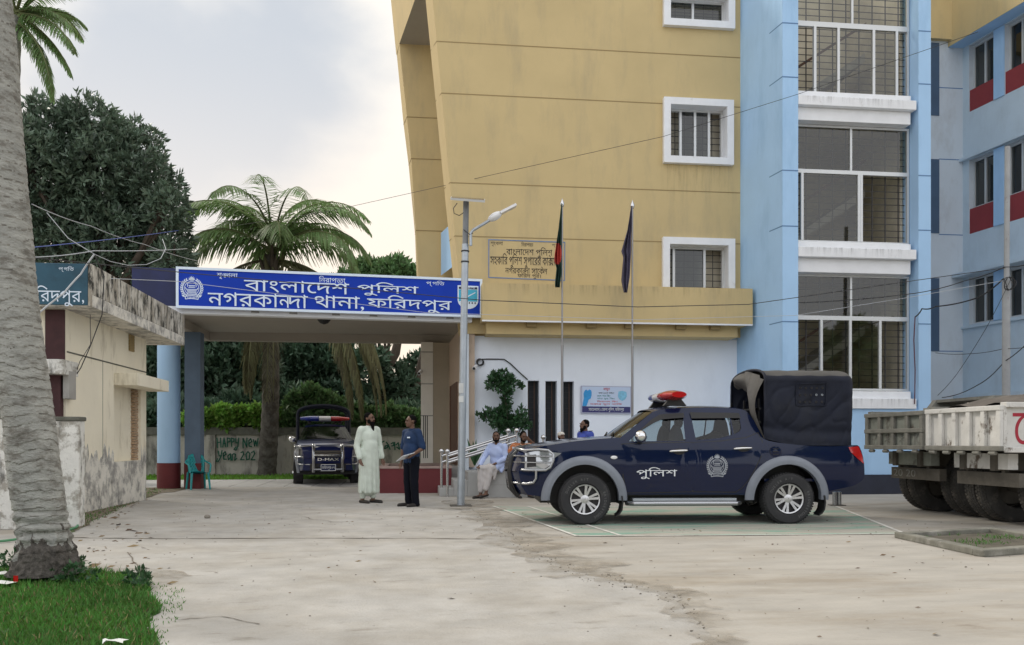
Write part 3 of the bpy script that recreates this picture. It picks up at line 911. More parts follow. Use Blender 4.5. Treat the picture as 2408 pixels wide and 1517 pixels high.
# rain streaks washed down the painted walls
def streak_mat(name, c, amount):
    m = bpy.data.materials.new(name); m.use_nodes = True
    nt = m.node_tree; N = lambda t: nt.nodes.new(t); L = nt.links.new
    p = nt.nodes['Principled BSDF']; o = nt.nodes['Material Output']
    p.inputs['Base Color'].default_value = (*c, 1); p.inputs['Roughness'].default_value = .9
    tc, mp, n, r, tr, mx = N('ShaderNodeTexCoord'), N('ShaderNodeMapping'), N('ShaderNodeTexNoise'), N('ShaderNodeMapRange'), N('ShaderNodeBsdfTransparent'), N('ShaderNodeMixShader')
    mp.inputs['Scale'].default_value = (7, 7, .55)
    n.inputs['Scale'].default_value = 1.6; n.inputs['Detail'].default_value = 6; n.inputs['Roughness'].default_value = .65
    L(tc.outputs['Object'], mp.inputs[0]); L(mp.outputs[0], n.inputs['Vector'])
    r.inputs[1].default_value, r.inputs[2].default_value = .46, .72
    r.inputs[4].default_value = amount
    L(n.outputs['Fac'], r.inputs[0])
    sx = N('ShaderNodeSeparateXYZ'); L(tc.outputs['Generated'], sx.inputs[0])
    # streaks start under the ledge and run out downwards, and thin out at both sides
    a = N('ShaderNodeMath'); a.operation = 'MULTIPLY'; L(r.outputs[0], a.inputs[0]); L(sx.outputs['Z'], a.inputs[1])
    s1 = N('ShaderNodeMath'); s1.operation = 'PINGPONG'; L(sx.outputs['X'], s1.inputs[0]); s1.inputs[1].default_value = .5
    s2 = N('ShaderNodeMapRange'); s2.inputs[2].default_value = .12; L(s1.outputs[0], s2.inputs[0])
    c_ = N('ShaderNodeMath'); c_.operation = 'MULTIPLY'; L(a.outputs[0], c_.inputs[0]); L(s2.outputs[0], c_.inputs[1])
    L(c_.outputs[0], mx.inputs[0]); L(tr.outputs[0], mx.inputs[1]); L(p.outputs[0], mx.inputs[2]); L(mx.outputs[0], o.inputs[0])
    return m
M_STR = streak_mat('brown_rain_streak', (.24, .185, .10), .32)
M_STRG = streak_mat('grey_rain_streak', (.30, .30, .29), .4)
def streak(x0, x1, z0, z1, Y, m):
    b = MB(); b.quad([(x0, Y, z0), (x1, Y, z0), (x1, Y, z1), (x0, Y, z1)], m); b.build('rain_stain', bld, fixn=False)
streak(wins[1][0] - .25, wins[1][2] + .25, wins[1][1] - 1.2, wins[1][1] - .172, YF - .0065, M_STR)
streak(at(1140, 700, 19.45).x, at(1768, 700, 19.45).x, zt - .3, zt - .002, 19.4465, M_STR)
for va, vb_, vc, vd in ((222, 240, 262, 292), (572, 589, 612, 645), (920, 938, 962, 962)):
    streak(xl1 + .02, xr0 - .1, zg(vc) + .004, zg(vb_) - .006, YT - .0235, M_STRG)

# ------------------------------------------------------------------ right wing (part of the building)
YR = 22.4
XC = at(2264, 600, YR).x
WD = Vector((math.sin(R(8)), -math.cos(R(8)), 0)); WN = Vector((-WD.y, WD.x, 0)) * -1   # face looks left
if WN.x > 0: WN = -WN
P0 = Vector((XC, YR, 0))
def wpx(u, v):
    p = atp(u, v, P0, WN); return ((p - P0).dot(WD), p.z)
def fw(off=0.0): return lambda s, z: P0 + WD * s + WN * off + Vector((0, 0, z))
b = MB()
zy = at(2230, 98, YR).z
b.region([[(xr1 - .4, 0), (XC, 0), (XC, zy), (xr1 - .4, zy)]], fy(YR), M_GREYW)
b.region([[(xr1 - .4, zy), (XC - .05, zy), (XC - .05, 15), (xr1 - .4, 15)]], fy(YR - .15), M_YEL)
b.quad([(xr1 - .4, YR - .15, zy), (XC - .05, YR - .15, zy), (XC - .05, YR, zy), (xr1 - .4, YR, zy)], M_YEL)
for v in (207, 375, 552, 826):
    z = at(2230, v, YR).z
    b.box(at(2208, v, YR).x, YR - .004, z - .013, XC, YR + .01, z + .013, M_BLUED)
b.build('link_wall', bld)
for v0, v1 in ((100, 271), (374, 548), (654, 826)):
    b = MB()
    w = rect(YR, 2150, v0, 2208, v1)
    b.box(w[0], YR - .02, w[1], w[2], YR + .01, w[3], M_DKBLUE)
    b.build('dark_panel', bld)
S1 = 8.0
wr = []
holes = []
s_w = wpx(2279, 400)[0], wpx(2338, 400)[0], wpx(2363, 400)[0]
ww = s_w[1] - s_w[0]
win_s = [(s_w[0], s_w[1]), (s_w[2], s_w[2] + ww), (s_w[2] + ww + (s_w[2] - s_w[1]), s_w[2] + 2 * ww + (s_w[2] - s_w[1]))]
lev = [(wpx(2279, 108)[1], wpx(2279, 213)[1], wpx(2279, 264)[1]), (wpx(2279, 377)[1], wpx(2279, 492)[1], wpx(2279, 551)[1]), (wpx(2279, 653)[1], wpx(2279, 764)[1], None)]
rects = []
for zt_, zb_, zr_ in lev:
    for a, c in win_s:
        rects.append((a, zr_ if zr_ else zb_, c, zt_))
ztop_w = lev[0][0] + .04
b = MB()
zd = wpx(2279, 930)[1]
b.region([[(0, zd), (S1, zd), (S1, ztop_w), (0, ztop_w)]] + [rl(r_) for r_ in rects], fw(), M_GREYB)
for r_ in rects:
    l = rl(r_)
    for i in range(4):
        (a, za), (c, zc) = l[i], l[(i + 1) % 4]
        b.quad([fw()(a, za), fw()(c, zc), fw(-.28)(c, zc), fw(-.28)(a, za)], M_GREYW if i != 1 else M_BLUE)
# yellow top and its blue soffit, ledges
b.slab([[(-.15, ztop_w), (S1, ztop_w), (S1, ztop_w + 5), (-.15, ztop_w + 5)]], fw(.45), -WN * .45, M_YEL)
b.quad([fw(.449)(-.1, ztop_w - .004), fw(.449)(S1, ztop_w - .004), fw(0)(S1, ztop_w - .004), fw(0)(-.1, ztop_w - .004)], M_BLUE)
for zz, h, pr in ((lev[1][0] + .02, .08, .12), (lev[2][0] + .02, .1, .35), (lev[2][1] - .1, .06, .06), (zd - .16, .16, .3)):
    b.slab([[(-.02, zz), (S1, zz), (S1, zz + h), (-.02, zz + h)]], fw(pr), -WN * (pr - .002), M_GREYB)
b.build('wing_wall', bld)
b = MB(); b.slab([[(0, 0), (S1, 0), (S1, zd - .16), (0, zd - .16)]], fw(-.3), -WN * .2, M_DARK); b.build('wing_dark_gap', bld)  # dark slab paints the shade of the open space under the ledge
for zt_, zb_, zr_ in lev:
    for (a, c), (a2, c2) in list(zip(win_s, win_s[1:]))[:1]:
        b = MB()
        b.slab([[(c + .002, zr_ or zb_), (a2 - .002, zr_ or zb_), (a2 - .002, zt_), (c + .002, zt_)]], fw(.03), -WN * .029, M_BLUE)
        b.build('pilaster', bld)
for zt_, zb_, zr_ in lev:
    for a, c in win_s[:2]:
        b = MB()
        b.slab([[(a, zb_), (c, zb_), (c, zt_), (a, zt_)], [(a + .06, zb_ + .06), (c - .06, zb_ + .06), (c - .06, zt_ - .06), (a + .06, zt_ - .06)]], fw(-.14), -WN * .05, M_ALU)
        m_ = (a + c) / 2
        b.slab([[(m_ - .03, zb_ + .06), (m_ + .03, zb_ + .06), (m_ + .03, zt_ - .06), (m_ - .03, zt_ - .06)]], fw(-.13), -WN * .05, M_ALU)
        f = b.build('wing_window', bld)
        b = MB(); b.quad([fw(-.17)(a, zb_), fw(-.17)(c, zb_), fw(-.17)(c, zt_), fw(-.17)(a, zt_)], G_DARK)
        b.build('pane', f)
        b = MB(); b.quad([fw(-.6)(a - 1, zb_ - 1), fw(-.6)(c + 1, zb_ - 1), fw(-.6)(c + 1, zt_ + 1), fw(-.6)(a - 1, zt_ + 1)], M_DARK)
        b.build('dark_room', f)
        if zr_:
            b = MB(); b.slab([[(a + .002, zr_ + .002), (c - .002, zr_ + .002), (c - .002, zb_ - .003), (a + .002, zb_ - .003)]], fw(-.02), -WN * .2, M_REDF)
            b.build('red_panel', bld)

# ------------------------------------------------------------------ carport in front
cpt = thing('carport', 'flat roofed carport with navy parapet spanning the driveway', 'carport', (-2.0, 21.5, 0))
def cy_(x): return 19.4 + .098 * (x + 5.06)
XL, XR = -6.25, at(1110, 750, 20.1).x
ZB, ZTP = 4.05, 5.06
FD = Vector((1, .098, 0)).normalized(); FN = Vector((.098, -1, 0)).normalized()
def fc(off=0.0):
    return lambda s, z: Vector((-5.06, 19.4, 0)) + FD * s + FN * off + Vector((0, 0, z))
def cpx(u, v, off=0.0):
    p = atp(u, v, Vector((-5.06, 19.4, 0)) + FN * off, FN); return ((p - Vector((-5.06, 19.4, 0))).dot(FD), p.z)
sL, sR = cpx(310, 700)[0], cpx(1110, 700)[0]
b = MB()
b.slab([[(sL, ZB + .16), (sR, ZB + .16), (sR, ZTP - .02), (sL, ZTP - .02)]], fc(), -FN * .25, M_NAVYP)
b.build('parapet', cpt)
b = MB()
b.slab([[(sL, ZB), (sR, ZB), (sR, ZB + .157), (sL, ZB + .157)]], fc(-.003), -FN * .24, M_TRIM)
for u in (600, 690, 790, 878, 968, 1058):
    s = cpx(u, 745)[0]
    b.slab([[(s - .09, ZB + .06), (s + .09, ZB + .06), (s + .07, ZB + .155), (s - .07, ZB + .155)]], fc(.02), -FN * .022, M_CONCD)
b.build('front_beam', cpt)
b = MB()
XRi = .95
b.prism([(-6.2, 19.62, 4.26), (1.25, 20.33, 4.26), (1.25, YB - .6, 4.26), (-6.2, YB - .6, 4.26)], (0, 0, .34), M_CEIL)
b.box(-6.2, YB - .6, 4.03, 1.3, YB - .36, 4.9, M_CEIL)
b.box(-6.2, 19.78, 4.03, -5.65, YB - .602, 4.258, M_CEIL)
b.build('roof_slab', cpt)
b = MB()
b.box(-6.1, YB - .358, 4.06, 1.0, YB - .3, 4.2, mat('cream_fascia', (.62, .56, .42), .8))
for i in range(9):
    x = -5.6 + i * .78
    b.box(x - .12, YB - .37, 4.075, x + .12, YB - .29, 4.15, M_CONCD)
b.build('rear_fascia', cpt)
b = MB()
p = atg(397, 1149)
b.lathe([(.29, .0), (.29, .66)], (p.x, p.y, 0.004), M_RED, 32)
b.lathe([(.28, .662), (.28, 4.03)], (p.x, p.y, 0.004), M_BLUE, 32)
b.build('column', cpt, smooth=40)
q = atg(452, 1150)
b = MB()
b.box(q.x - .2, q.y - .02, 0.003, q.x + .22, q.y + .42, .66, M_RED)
b.box(q.x - .19, q.y, .662, q.x + .2, q.y + .4, 4.03, mat('shaded_blue_plaster', (.10, .145, .21), .85, var=.1))  # blue of the pier darkened, its shade is put into the colour
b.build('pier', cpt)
b = MB()
p = at(762, 768, 21.2)
b.lathe([(.17, 0), (.16, -.05), (.1, -.12), (.02, -.15)], (p.x, 21.2, 4.255), M_BLACK, 18)
b.build('ceiling_lamp', cpt, smooth=40)
# door wall and fluted pier on the far right
b = MB()
pw = [at(1018, 900, 24.0), at(1056, 900, 24.0)]
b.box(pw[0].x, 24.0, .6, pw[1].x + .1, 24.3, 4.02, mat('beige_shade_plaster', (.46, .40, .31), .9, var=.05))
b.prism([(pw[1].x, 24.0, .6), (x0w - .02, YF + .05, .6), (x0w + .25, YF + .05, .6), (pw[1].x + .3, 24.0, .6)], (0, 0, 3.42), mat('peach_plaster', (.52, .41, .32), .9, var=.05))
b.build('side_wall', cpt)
b = MB()
u0, u1 = at(990, 900, 24.1), at(1018, 900, 24.1)
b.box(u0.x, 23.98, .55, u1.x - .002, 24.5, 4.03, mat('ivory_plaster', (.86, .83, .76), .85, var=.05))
for z in (3.75, 2.85, 1.95):
    b.box(u0.x - .003, 23.974, z - .012, u1.x - .002, 23.99, z + .012, M_CONCD)
for k in range(3):
    x = u0.x + .07 + k * .055
    b.box(x - .011, 23.972, .75, x + .011, 23.99, 1.95, M_GRILLE)
b.build('fluted_pier', cpt)
b = MB()
d0, d1 = Vector((pw[1].x, 24.0, 0)), Vector((x0w - .02, YF + .05, 0))
dd = (d1 - d0).normalized(); dn = Vector((-dd.y, dd.x, 0))
if dn.x > 0: dn = -dn
for a, c in ((.45, .62), (.9, 2.4)):
    m_ = M_WOOD
    b.slab([[(a, .62), (c, .62), (c, 2.75), (a, 2.75)]], lambda s, z: d0 + dd * s + dn * .025 + Vector((0, 0, z)), -dn * .024, m_)
b.build('door', cpt)

# sign board mounted on the carport
sgn = thing('sign_board', 'long royal blue sign board with pale Bengali lettering on the carport front', 'sign', tuple(fc(.15)(3.0, 4.2)))
OF = .16
c4 = [cpx(u, v, OF) for u, v in ((415, 722), (1133, 747), (1133, 656), (415, 630))]
s0_, s1_ = (c4[0][0] + c4[3][0]) / 2, (c4[1][0] + c4[2][0]) / 2
h0, h1 = (c4[0][1] + c4[1][1]) / 2, (c4[2][1] + c4[3][1]) / 2
b = MB(); b.slab([[(s0_, h0), (s1_, h0), (s1_, h1), (s0_, h1)]], fc(OF), -FN * .12, M_SIGNB)
b.build('panel', sgn)
b = MB()
t = .045
b.slab([[(s0_ - .01, h0 - .01), (s1_ + .01, h0 - .01), (s1_ + .01, h1 + .01), (s0_ - .01, h1 + .01)], [(s0_ + t, h0 + t), (s1_ - t, h0 + t), (s1_ - t, h1 - t), (s0_ + t, h1 - t)]], fc(OF + .02), -FN * .1, M_LETW)
b.build('frame', sgn)
fS2 = fc(OF + .004)
def sb(u0, u1, va, vb, uc=None):
    a, c = cpx(u0, (va + vb) / 2, OF)[0], cpx(u1, (va + vb) / 2, OF)[0]
    uc = uc or (u0 + u1) / 2
    return (a, cpx(uc, vb, OF)[1], c, cpx(uc, va, OF)[1])
b = MB()
TH = FN * .02
put_text(b, T_BANGLADESH, fS2, sb(574, 821, 661, 690), M_LETW, TH)
put_text(b, T_POLICE, fS2, sb(840, 984, 665, 697), M_LETW, TH)
put_text(b, T_NAGARKANDA, fS2, sb(489, 724, 690, 722), M_LETW, TH)
put_text(b, T_THANA, fS2, sb(740, 856, 696, 730), M_LETW, TH)
put_text(b, T_FARIDPUR, fS2, sb(863, 1062, 696, 735), M_LETW, TH)
put_text(b, T_SHRINKHALA, fS2, sb(510, 559, 642, 657), M_LETW)
put_text(b, T_NIRAPATTA, fS2, sb(750, 812, 650, 665), M_LETW)
put_text(b, T_PRAGATI, fS2, sb(1002, 1045, 660, 674), M_LETW)
b.build('lettering', sgn)
b = MB()
ec = cpx(451, 678, OF); er = abs(cpx(451, 650, OF)[1] - cpx(451, 706, OF)[1]) / 2
emblem(b, fS2, ec, er * 1.02, M_LETW)
b.build('emblem', sgn)
b = MB()
bx = sb(1076, 1125, 672, 728)
w_, hgt = bx[2] - bx[0], bx[3] - bx[1]
def shield(k):
    cx, cz = (bx[0] + bx[2]) / 2, bx[1] + hgt * .55
    pts = [(cx - w_ / 2 * k, bx[3] - hgt * .5 * (1 - k)), (cx - w_ / 2 * k, bx[1] + hgt * .4)]
    for i in range(1, 12):
        a = math.pi + math.pi * i / 12
        pts.append((cx + w_ / 2 * k * math.cos(a), bx[1] + hgt * .4 + hgt * .38 * k * math.sin(a)))
    return pts + [(cx + w_ / 2 * k, bx[1] + hgt * .4), (cx + w_ / 2 * k, bx[3] - hgt * .5 * (1 - k))]
b.region([shield(1)], fc(OF + .006), M_LETW)
M_CYAN = mat('cyan_print', (.05, .42, .62), .5)
b.region([[(bx[0] + .03, bx[1] + hgt * .34), (bx[2] - .03, bx[1] + hgt * .34), (bx[2] - .03, bx[3] - hgt * .17), (bx[0] + .03, bx[3] - hgt * .17)]], fc(OF + .009), M_CYAN)
b.region([[(bx[0] + .03, bx[3] - hgt * .15), (bx[2] - .03, bx[3] - hgt * .15), (bx[2] - .03, bx[3] - .03), (bx[0] + .03, bx[3] - .03)]], fc(OF + .009), M_NAVY)
put_text(b, ['জ', ' ', 'জলা'], fc(OF + .012), (bx[0] + .08, bx[3] - hgt * .13, bx[2] - .08, bx[3] - hgt * .05), M_LETW)
for k in range(5):
    x = bx[0] + w_ * (.25 + .14 * k)
    b.region([[(x, bx[1] + hgt * .24), (x + .03, bx[1] + hgt * .24), (x + .03, bx[1] + hgt * .31), (x, bx[1] + hgt * .31)]], fc(OF + .009), M_LETB)
b.region([[(bx[0] + w_ * .2, bx[1] + hgt * .38), (bx[0] + w_ * .85, bx[1] + hgt * .7), (bx[0] + w_ * .85, bx[1] + hgt * .74), (bx[0] + w_ * .2, bx[1] + hgt * .44)]], fc(OF + .012), M_LETW)
b.build('shield_badge', sgn)

# ------------------------------------------------------------------ guard house
GS = .93
XW, XFA = -5.55, -5.03
YG0, YG1 = 14.25, 18.35
gh = thing('guard_house', 'low cream guard house with mould stained roof edge left of the driveway', 'building', (-7.5, 16, 0))
b = MB()
zl = 1.0
yo0, yo1 = atx(268, 1000, XW).y, atx(331, 1000, XW).y
zo1, zo0 = atx(300, 905, XW).z, atx(300, 1084, XW).z
fX = lambda X: (lambda y, z: (X, y, z))
op = [(yo0, zo0), (yo1, zo0), (yo1, zo1), (yo0, zo1)]
def ragged(a, c, n, seed):
    r = random.Random(seed)
    return [(a + (c - a) * i / n, zl + (0 if i in (0, n) else r.uniform(-.16, .22))) for i in range(n + 1)]
ra, rb_ = ragged(YG0, yo0, 26, 5), ragged(yo1, YG1, 18, 6)
b.region([ra + [(yo0, zo1), (yo1, zo1)] + rb_ + [(YG1, 3.33), (YG0, 3.33)]], fX(XW), M_CREAM)
b.region([[(YG0, 0), (YG1, 0)] + rb_[::-1] + [(yo1, zo0), (yo0, zo0)] + ra[::-1]], fX(XW), M_STAINW)
b.box(XW - .24, yo0 - .1, zo0 - .1, XW - .12, yo1 + .1, zo1 + .1, M_CREAM)
for i in range(4):
    (a, za), (c, zc) = op[i], op[(i + 1) % 4]
    b.quad([(XW, a, za), (XW, c, zc), (XW - .12, c, zc), (XW - .12, a, za)], M_CREAM)
b.quad([(XW, YG1, 0), (-10, YG1, 0), (-10, YG1, 3.33), (XW, YG1, 3.33)], M_CREAM)
# front wall with maroon posts
b.box(-11, YG0 + .9, 0, XW - .3, YG0 + 1.1, 3.33, M_CREAM)
b.box(XW - .45, YG0 + .002, 0.0, XW - .002, YG0 + .95, 3.329, M_CREAM)
b.build('wall', gh)
b = MB()
for i in range(28):
    z = zo0 + (zo1 - zo0) * i / 28
    b.box(XW - .118, yo1 - .24 + .03 * (i % 2), z + .006, XW - .045 - .02 * ((i * 7) % 3) / 3, yo1 - .003, z + (zo1 - zo0) / 28 - .004, mat('old_brick', (.42, .30, .20), .95, var=.25, scale=4) if i == 0 else bpy.data.materials['old_brick'])
b.build('exposed_brick', gh)
b = MB()
l0, l1 = atx(268, 890, XW).y, atx(345, 890, XW).y
zz0, zz1 = atx(300, 912, XW).z, atx(300, 884, XW).z
b.box(XW + .002, l0, zz0, XW + .42, l1 + .1, zz1, M_CREAM)
b.build('window_hood', gh, bevel=.01)
b = MB()
g0, g1 = atx(185, 830, XW), atx(352, 878, XW)
zc_ = (atx(185, 826, XW).z + atx(350, 884, XW).z) / 2
b.box(XW - .01, YG0 + .05, zc_ - .012, XW + .006, YG1 - .02, zc_ + .012, M_COPING)
b.box(XW - .01, YG0 + 1.62, .9, XW + .004, YG0 + 1.632, zc_, M_COPING)
b.build('wall_crack', gh)
b = MB()
v0, v1 = atx(302, 785, XW), atx(313, 828, XW)
for i in range(6):
    z = v1.z + (v0.z - v1.z) * i / 6
    b.box(XW + .002, v0.y, z, XW + .03, v1.y, z + .05, M_YELD)
b.build('vent', gh)
b = MB()
ya, yb = 13.95, 19.3
b.box(-14, ya, 3.33, XFA, yb, 3.52, M_STAINW)
b.box(-14, ya + .0, 3.522, XFA - .002, yb, 4.0, M_MOULD)
b.box(-14.1, ya - .03, 3.35, XFA - .06, ya - .001, 4.0, M_TEAL)
b.box(XFA - .058, ya - .03, 3.33, XFA, ya - .001, 4.0, M_MOULD)
b.build('roof', gh, bevel=.008)
b = MB()
fG = fy(ya - .034)
put_text(b, T_FARIDPUR + [','], fG, rect(ya - .03, 52, 672, 198, 720), M_LETW)
put_text(b, T_PRAGATI, fG, rect(ya - .03, 138, 626, 174, 640), M_LETW)
put_text(b, ['থানা'], fG, rect(ya - .03, -40, 672, 40, 716), M_LETW)
b.build('lettering', gh)
b = MB()
Yp = YG0 - .02
w = rect(Yp, 106, 728, 152, 850); b.box(w[0], Yp, w[1], w[2], Yp + .3, w[3], M_POST)
w = rect(Yp, 96, 880, 148, 980); b.box(w[0], Yp - .1, w[1], w[2], Yp + .2, w[3], M_POST)
b.build('maroon_post', gh)
b = MB()
w = rect(Yp - .25, 70, 845, 152, 880); b.box(w[0] - 2, Yp - .3, w[1], w[2], Yp + .3, w[3], M_PEEL)
b.build('sill_slab', gh, bevel=.01)
b = MB()
w = rect(Yp - .1, 95, 982, 148, 1230); b.box(w[0] - 1.0, Yp - .1, 0, w[2], Yp + .2, w[3], M_CONCD)
b.build('plinth_wall', gh)
b = MB()
w = rect(YG0 + .8, -60, 860, 70, 1000); b.box(w[0] - 2, YG0 + .86, w[1], w[2], YG0 + .895, w[3], M_DARK)
b.build('window_opening', gh)
b = MB()
p0_, p1_ = atx(147, 872, XW + .0), atx(164, 940, XW + .0)
b.box(XW + .003, p0_.y, p1_.z, XW + .10, p1_.y, p0_.z, M_CONCD)
tag(b.build('meter_box', bevel=.01), 'small grey meter box on the corner of the cream guard house', 'meter box')
# low whitewashed wall in front of it
b = MB()
w = rect(12.5, 118, 986, 186, 1238)
b.box(w[0] - .25, 12.5, 0, w[2], 12.72, 1.50, M_PEEL)
b.box(w[0] - .27, 12.48, 1.501, w[2] + .015, 12.74, 1.56, M_COPING)
tag(b.build('low_wall', bevel=.015), 'stained whitewashed wall stub right of the palm trunk, by the guard house', 'wall')
b = MB()
w = rect(12.3, -200, 980, 44, 1240)
b.box(w[0], 12.3, 0, w[2], 12.5, 1.52, M_PEEL)
b.box(w[0], 12.28, 1.521, w[2] + .02, 12.52, 1.6, M_COPING)
tag(b.build('low_wall', bevel=.015), 'mouldy whitewashed wall at the left edge, behind the palm trunk', 'wall')

# ------------------------------------------------------------------ boundary wall at the back
b = MB()
b.box(-16, 30.5, 0, 4, 30.7, 1.46, M_BWALL)
for i in range(8):
    b.box(-15 + i * 2.6, 30.42, 0, -14.7 + i * 2.6, 30.499, 1.46, M_BWALL)
b.box(-16, 30.4, 1.462, 4, 30.8, 1.72, M_COPING)
bw = tag(b.build('boundary_wall'), 'grey rendered boundary wall with green graffiti behind the carport', 'wall')
ORG[bw.name] = Vector((0, 0, 0))
b = MB()
M_GRAF = mat('green_spray_paint', (.01, .09, .055), .8)
GY = 30.39
def stroke(pts, w=.022):
    for p, q in zip(pts, pts[1:]):
        a, c = at(*p, GY), at(*q, GY)
        d = c - a; n = Vector((-d.z, 0, d.x)).normalized() * w; e = d.normalized() * w * .6
        b.quad([a + n - e, c + n + e, c - n + e, a - n - e], M_GRAF)
def gl(x, y): return (432 + x * .2562, 777.6 + y * .2562)   # strokes noted in an enlarged view
for s in ([(305, 985), (312, 1075)], [(338, 985), (342, 1070)], [(308, 1030), (342, 1022)],
          [(358, 1070), (370, 985), (386, 1068)], [(362, 1040), (384, 1035)],
          [(402, 1065), (400, 985), (424, 990), (426, 1015), (402, 1025)], [(440, 1062), (438, 985), (460, 992), (462, 1015), (440, 1025)],
          [(475, 990), (480, 1030), (500, 1030)], [(505, 985), (498, 1060), (480, 1098), (462, 1090), (480, 1068)],
          [(545, 1078), (545, 990), (580, 1070), (580, 985)], [(598, 1035), (625, 1020), (615, 992), (598, 1010), (600, 1060), (625, 1065)], [(640, 1000), (650, 1060), (660, 1010), (672, 1060), (682, 990)],
          [(318, 1105), (325, 1150), (348, 1150)], [(352, 1100), (340, 1160), (318, 1200), (300, 1200), (310, 1175)], [(365, 1150), (390, 1135), (380, 1110), (362, 1130), (368, 1180), (392, 1180)],
          [(428, 1130), (405, 1150), (410, 1185), (428, 1165), (430, 1130), (434, 1190)], [(446, 1190), (445, 1140), (460, 1130), (475, 1135), (468, 1190), (488, 1172)],
          [(525, 1120), (545, 1110), (550, 1135), (522, 1185), (555, 1185)], [(590, 1110), (572, 1135), (578, 1185), (600, 1180), (608, 1130), (590, 1110)], [(622, 1120), (645, 1105), (652, 1130), (620, 1185), (655, 1185)]):
    stroke([gl(*p) for p in s])
def gl2(x, y): return (777.6 + x * .2562, 820.8 + y * .2562)
for s in ([(460, 865), (490, 845)], [(510, 855), (530, 880), (520, 905), (495, 915), (500, 890), (530, 885), (545, 920)], [(555, 870), (575, 858), (580, 885), (560, 890)], [(588, 855), (590, 925)],
          [(600, 880), (620, 860), (632, 920), (605, 900)], [(640, 880), (655, 850), (672, 915), (645, 905)], [(655, 850), (690, 850)], [(690, 860), (688, 915)]):
    stroke([gl2(*p) for p in s])
g_ = b.build('graffiti', bw)
# ------------------------------------------------------------------ vehicles
M_CHAS = mat('muddy_chassis', (0.10, 0.09, 0.075), 0.95, var=0.3, scale=4, bump=0.3)
M_PAINT = mat('navy_car_paint', (0.0018, 0.0075, 0.036), 0.22, spec=0.12, coat=0.6, var=0.1, scale=2.0, dirt=((0.022, 0.021, 0.022), 2.2, 0.60, 0.95, (1, 1, 2.2)))
M_PAINT2 = mat('blue_car_paint', (0.004, 0.011, 0.075), 0.30, spec=0.25, coat=0.7, var=0.1, scale=2.0)
M_FLARE = mat('grey_fender_flare', (0.20, 0.22, 0.26), 0.55, var=0.12, scale=3)
M_TYRE = mat('tyre_rubber', (0.028, 0.028, 0.030), 0.85, var=0.2, scale=5, bump=0.2, bscale=60, dirt=((0.10, 0.095, 0.085), 3.0, 0.58, 0.8, (1, 1, 1)))
M_TYRE2 = mat('dusty_lorry_tyre', (0.05, 0.048, 0.045), 0.95, var=0.25, scale=5, bump=0.3, bscale=40, dirt=((0.20, 0.18, 0.15), 2.6, 0.5, 0.75, (1, 1, 1)))
M_RIM = mat('alloy_rim', (0.60, 0.60, 0.61), 0.35, metal=0.75, var=0.1, scale=8)
M_CHROME = mat('chrome', (0.75, 0.75, 0.76), 0.10, metal=1.0)
M_SILV = mat('silver_tube', (0.42, 0.43, 0.45), 0.25, metal=0.95)
M_BTUBE = mat('black_bull_bar', (0.015, 0.015, 0.016), 0.35)
M_LAMP = mat('headlamp_lens', (0.55, 0.57, 0.60), 0.08, metal=0.55)
M_REDL = mat('red_lens', (0.50, 0.012, 0.015), 0.12, coat=1.0, trans=0.15)
M_BLUEL = mat('blue_lens', (0.01, 0.03, 0.30), 0.12, coat=1.0)
M_CLEARL = mat('clear_lens', (0.75, 0.75, 0.76), 0.15, coat=0.5)
M_CANVAS = mat('dark_canvas', (0.0065, 0.0095, 0.022), 0.68, spec=0.35, var=0.25, scale=3, bump=0.12, bscale=12, dirt=((0.02, 0.022, 0.028), 2.0, 0.55, 0.8, (1, 1, 1)))
M_CANVAST = mat('grey_canvas_top', (0.075, 0.072, 0.068), 0.75, var=0.25, scale=3, bump=0.2, bscale=14)  # greyer canvas for the roof and the front flap
M_SEAT = mat('dark_seat_cloth', (0.025, 0.027, 0.032), 0.9)
G_CAR = glass('car_glass', (0.62, 0.70, 0.72), 0.05, 0.01)
G_CARD = glass('windscreen_glass', (0.40, 0.44, 0.40), 0.06, 0.01)
M_DECAL = mat('white_decal', (0.72, 0.75, 0.78), 0.4)
M_FADED = mat('faded_white_paint', (.20, .20, .18), .9, var=.3, scale=12)
M_TLET = mat('raised_tyre_letter', (0.13, 0.13, 0.13), 0.8)
M_DECALG = mat('grey_decal', (0.34, 0.36, 0.40), 0.4)

PO, PANG = Vector((2.452, 11.998, 0)), R(-3.6)
PEX, PEY = Vector((math.cos(PANG), math.sin(PANG), 0)), Vector((-math.sin(PANG), math.cos(PANG), 0))
def lp(u, v):
    p = atp(u, v, PO, PEY); return ((p - PO).dot(PEX), p.z)
def lps(px): return [lp(u, v) for u, v in px]
WB = lp(1855.5, 1175)[0]
X0f, Zw = lp(1376, 1173)[0], .372
WID = 1.8
def W(x, z):
    w = .05 + max(0, z - 1.15) * .32 + .04 * ((z - .85) / .5) ** 2
    if x < -.25: w += .42 * (-.25 - x) ** 2
    if x > 3.9: w += .5 * (x - 3.9) ** 2
    return w
def arc(cx, cz, r, a0, a1, n=18):
    return [(cx + r * math.cos(R(a0 + (a1 - a0) * i / n)), cz + r * math.sin(R(a0 + (a1 - a0) * i / n))) for i in range(n + 1)]
def smooth_line(p, n=3):
    out = []
    for i in range(len(p) - 1):
        p0, p1, p2, p3 = [Vector(p[max(0, min(len(p) - 1, i + k))]) for k in (-1, 0, 1, 2)]
        for k in range(n):
            t = k / n
            out.append(tuple(0.5 * (2 * p1 + (p2 - p0) * t + (2 * p0 - 5 * p1 + 4 * p2 - p3) * t * t + (3 * p1 - p0 - 3 * p2 + p3) * t ** 3)))
    return out + [tuple(p[-1])]

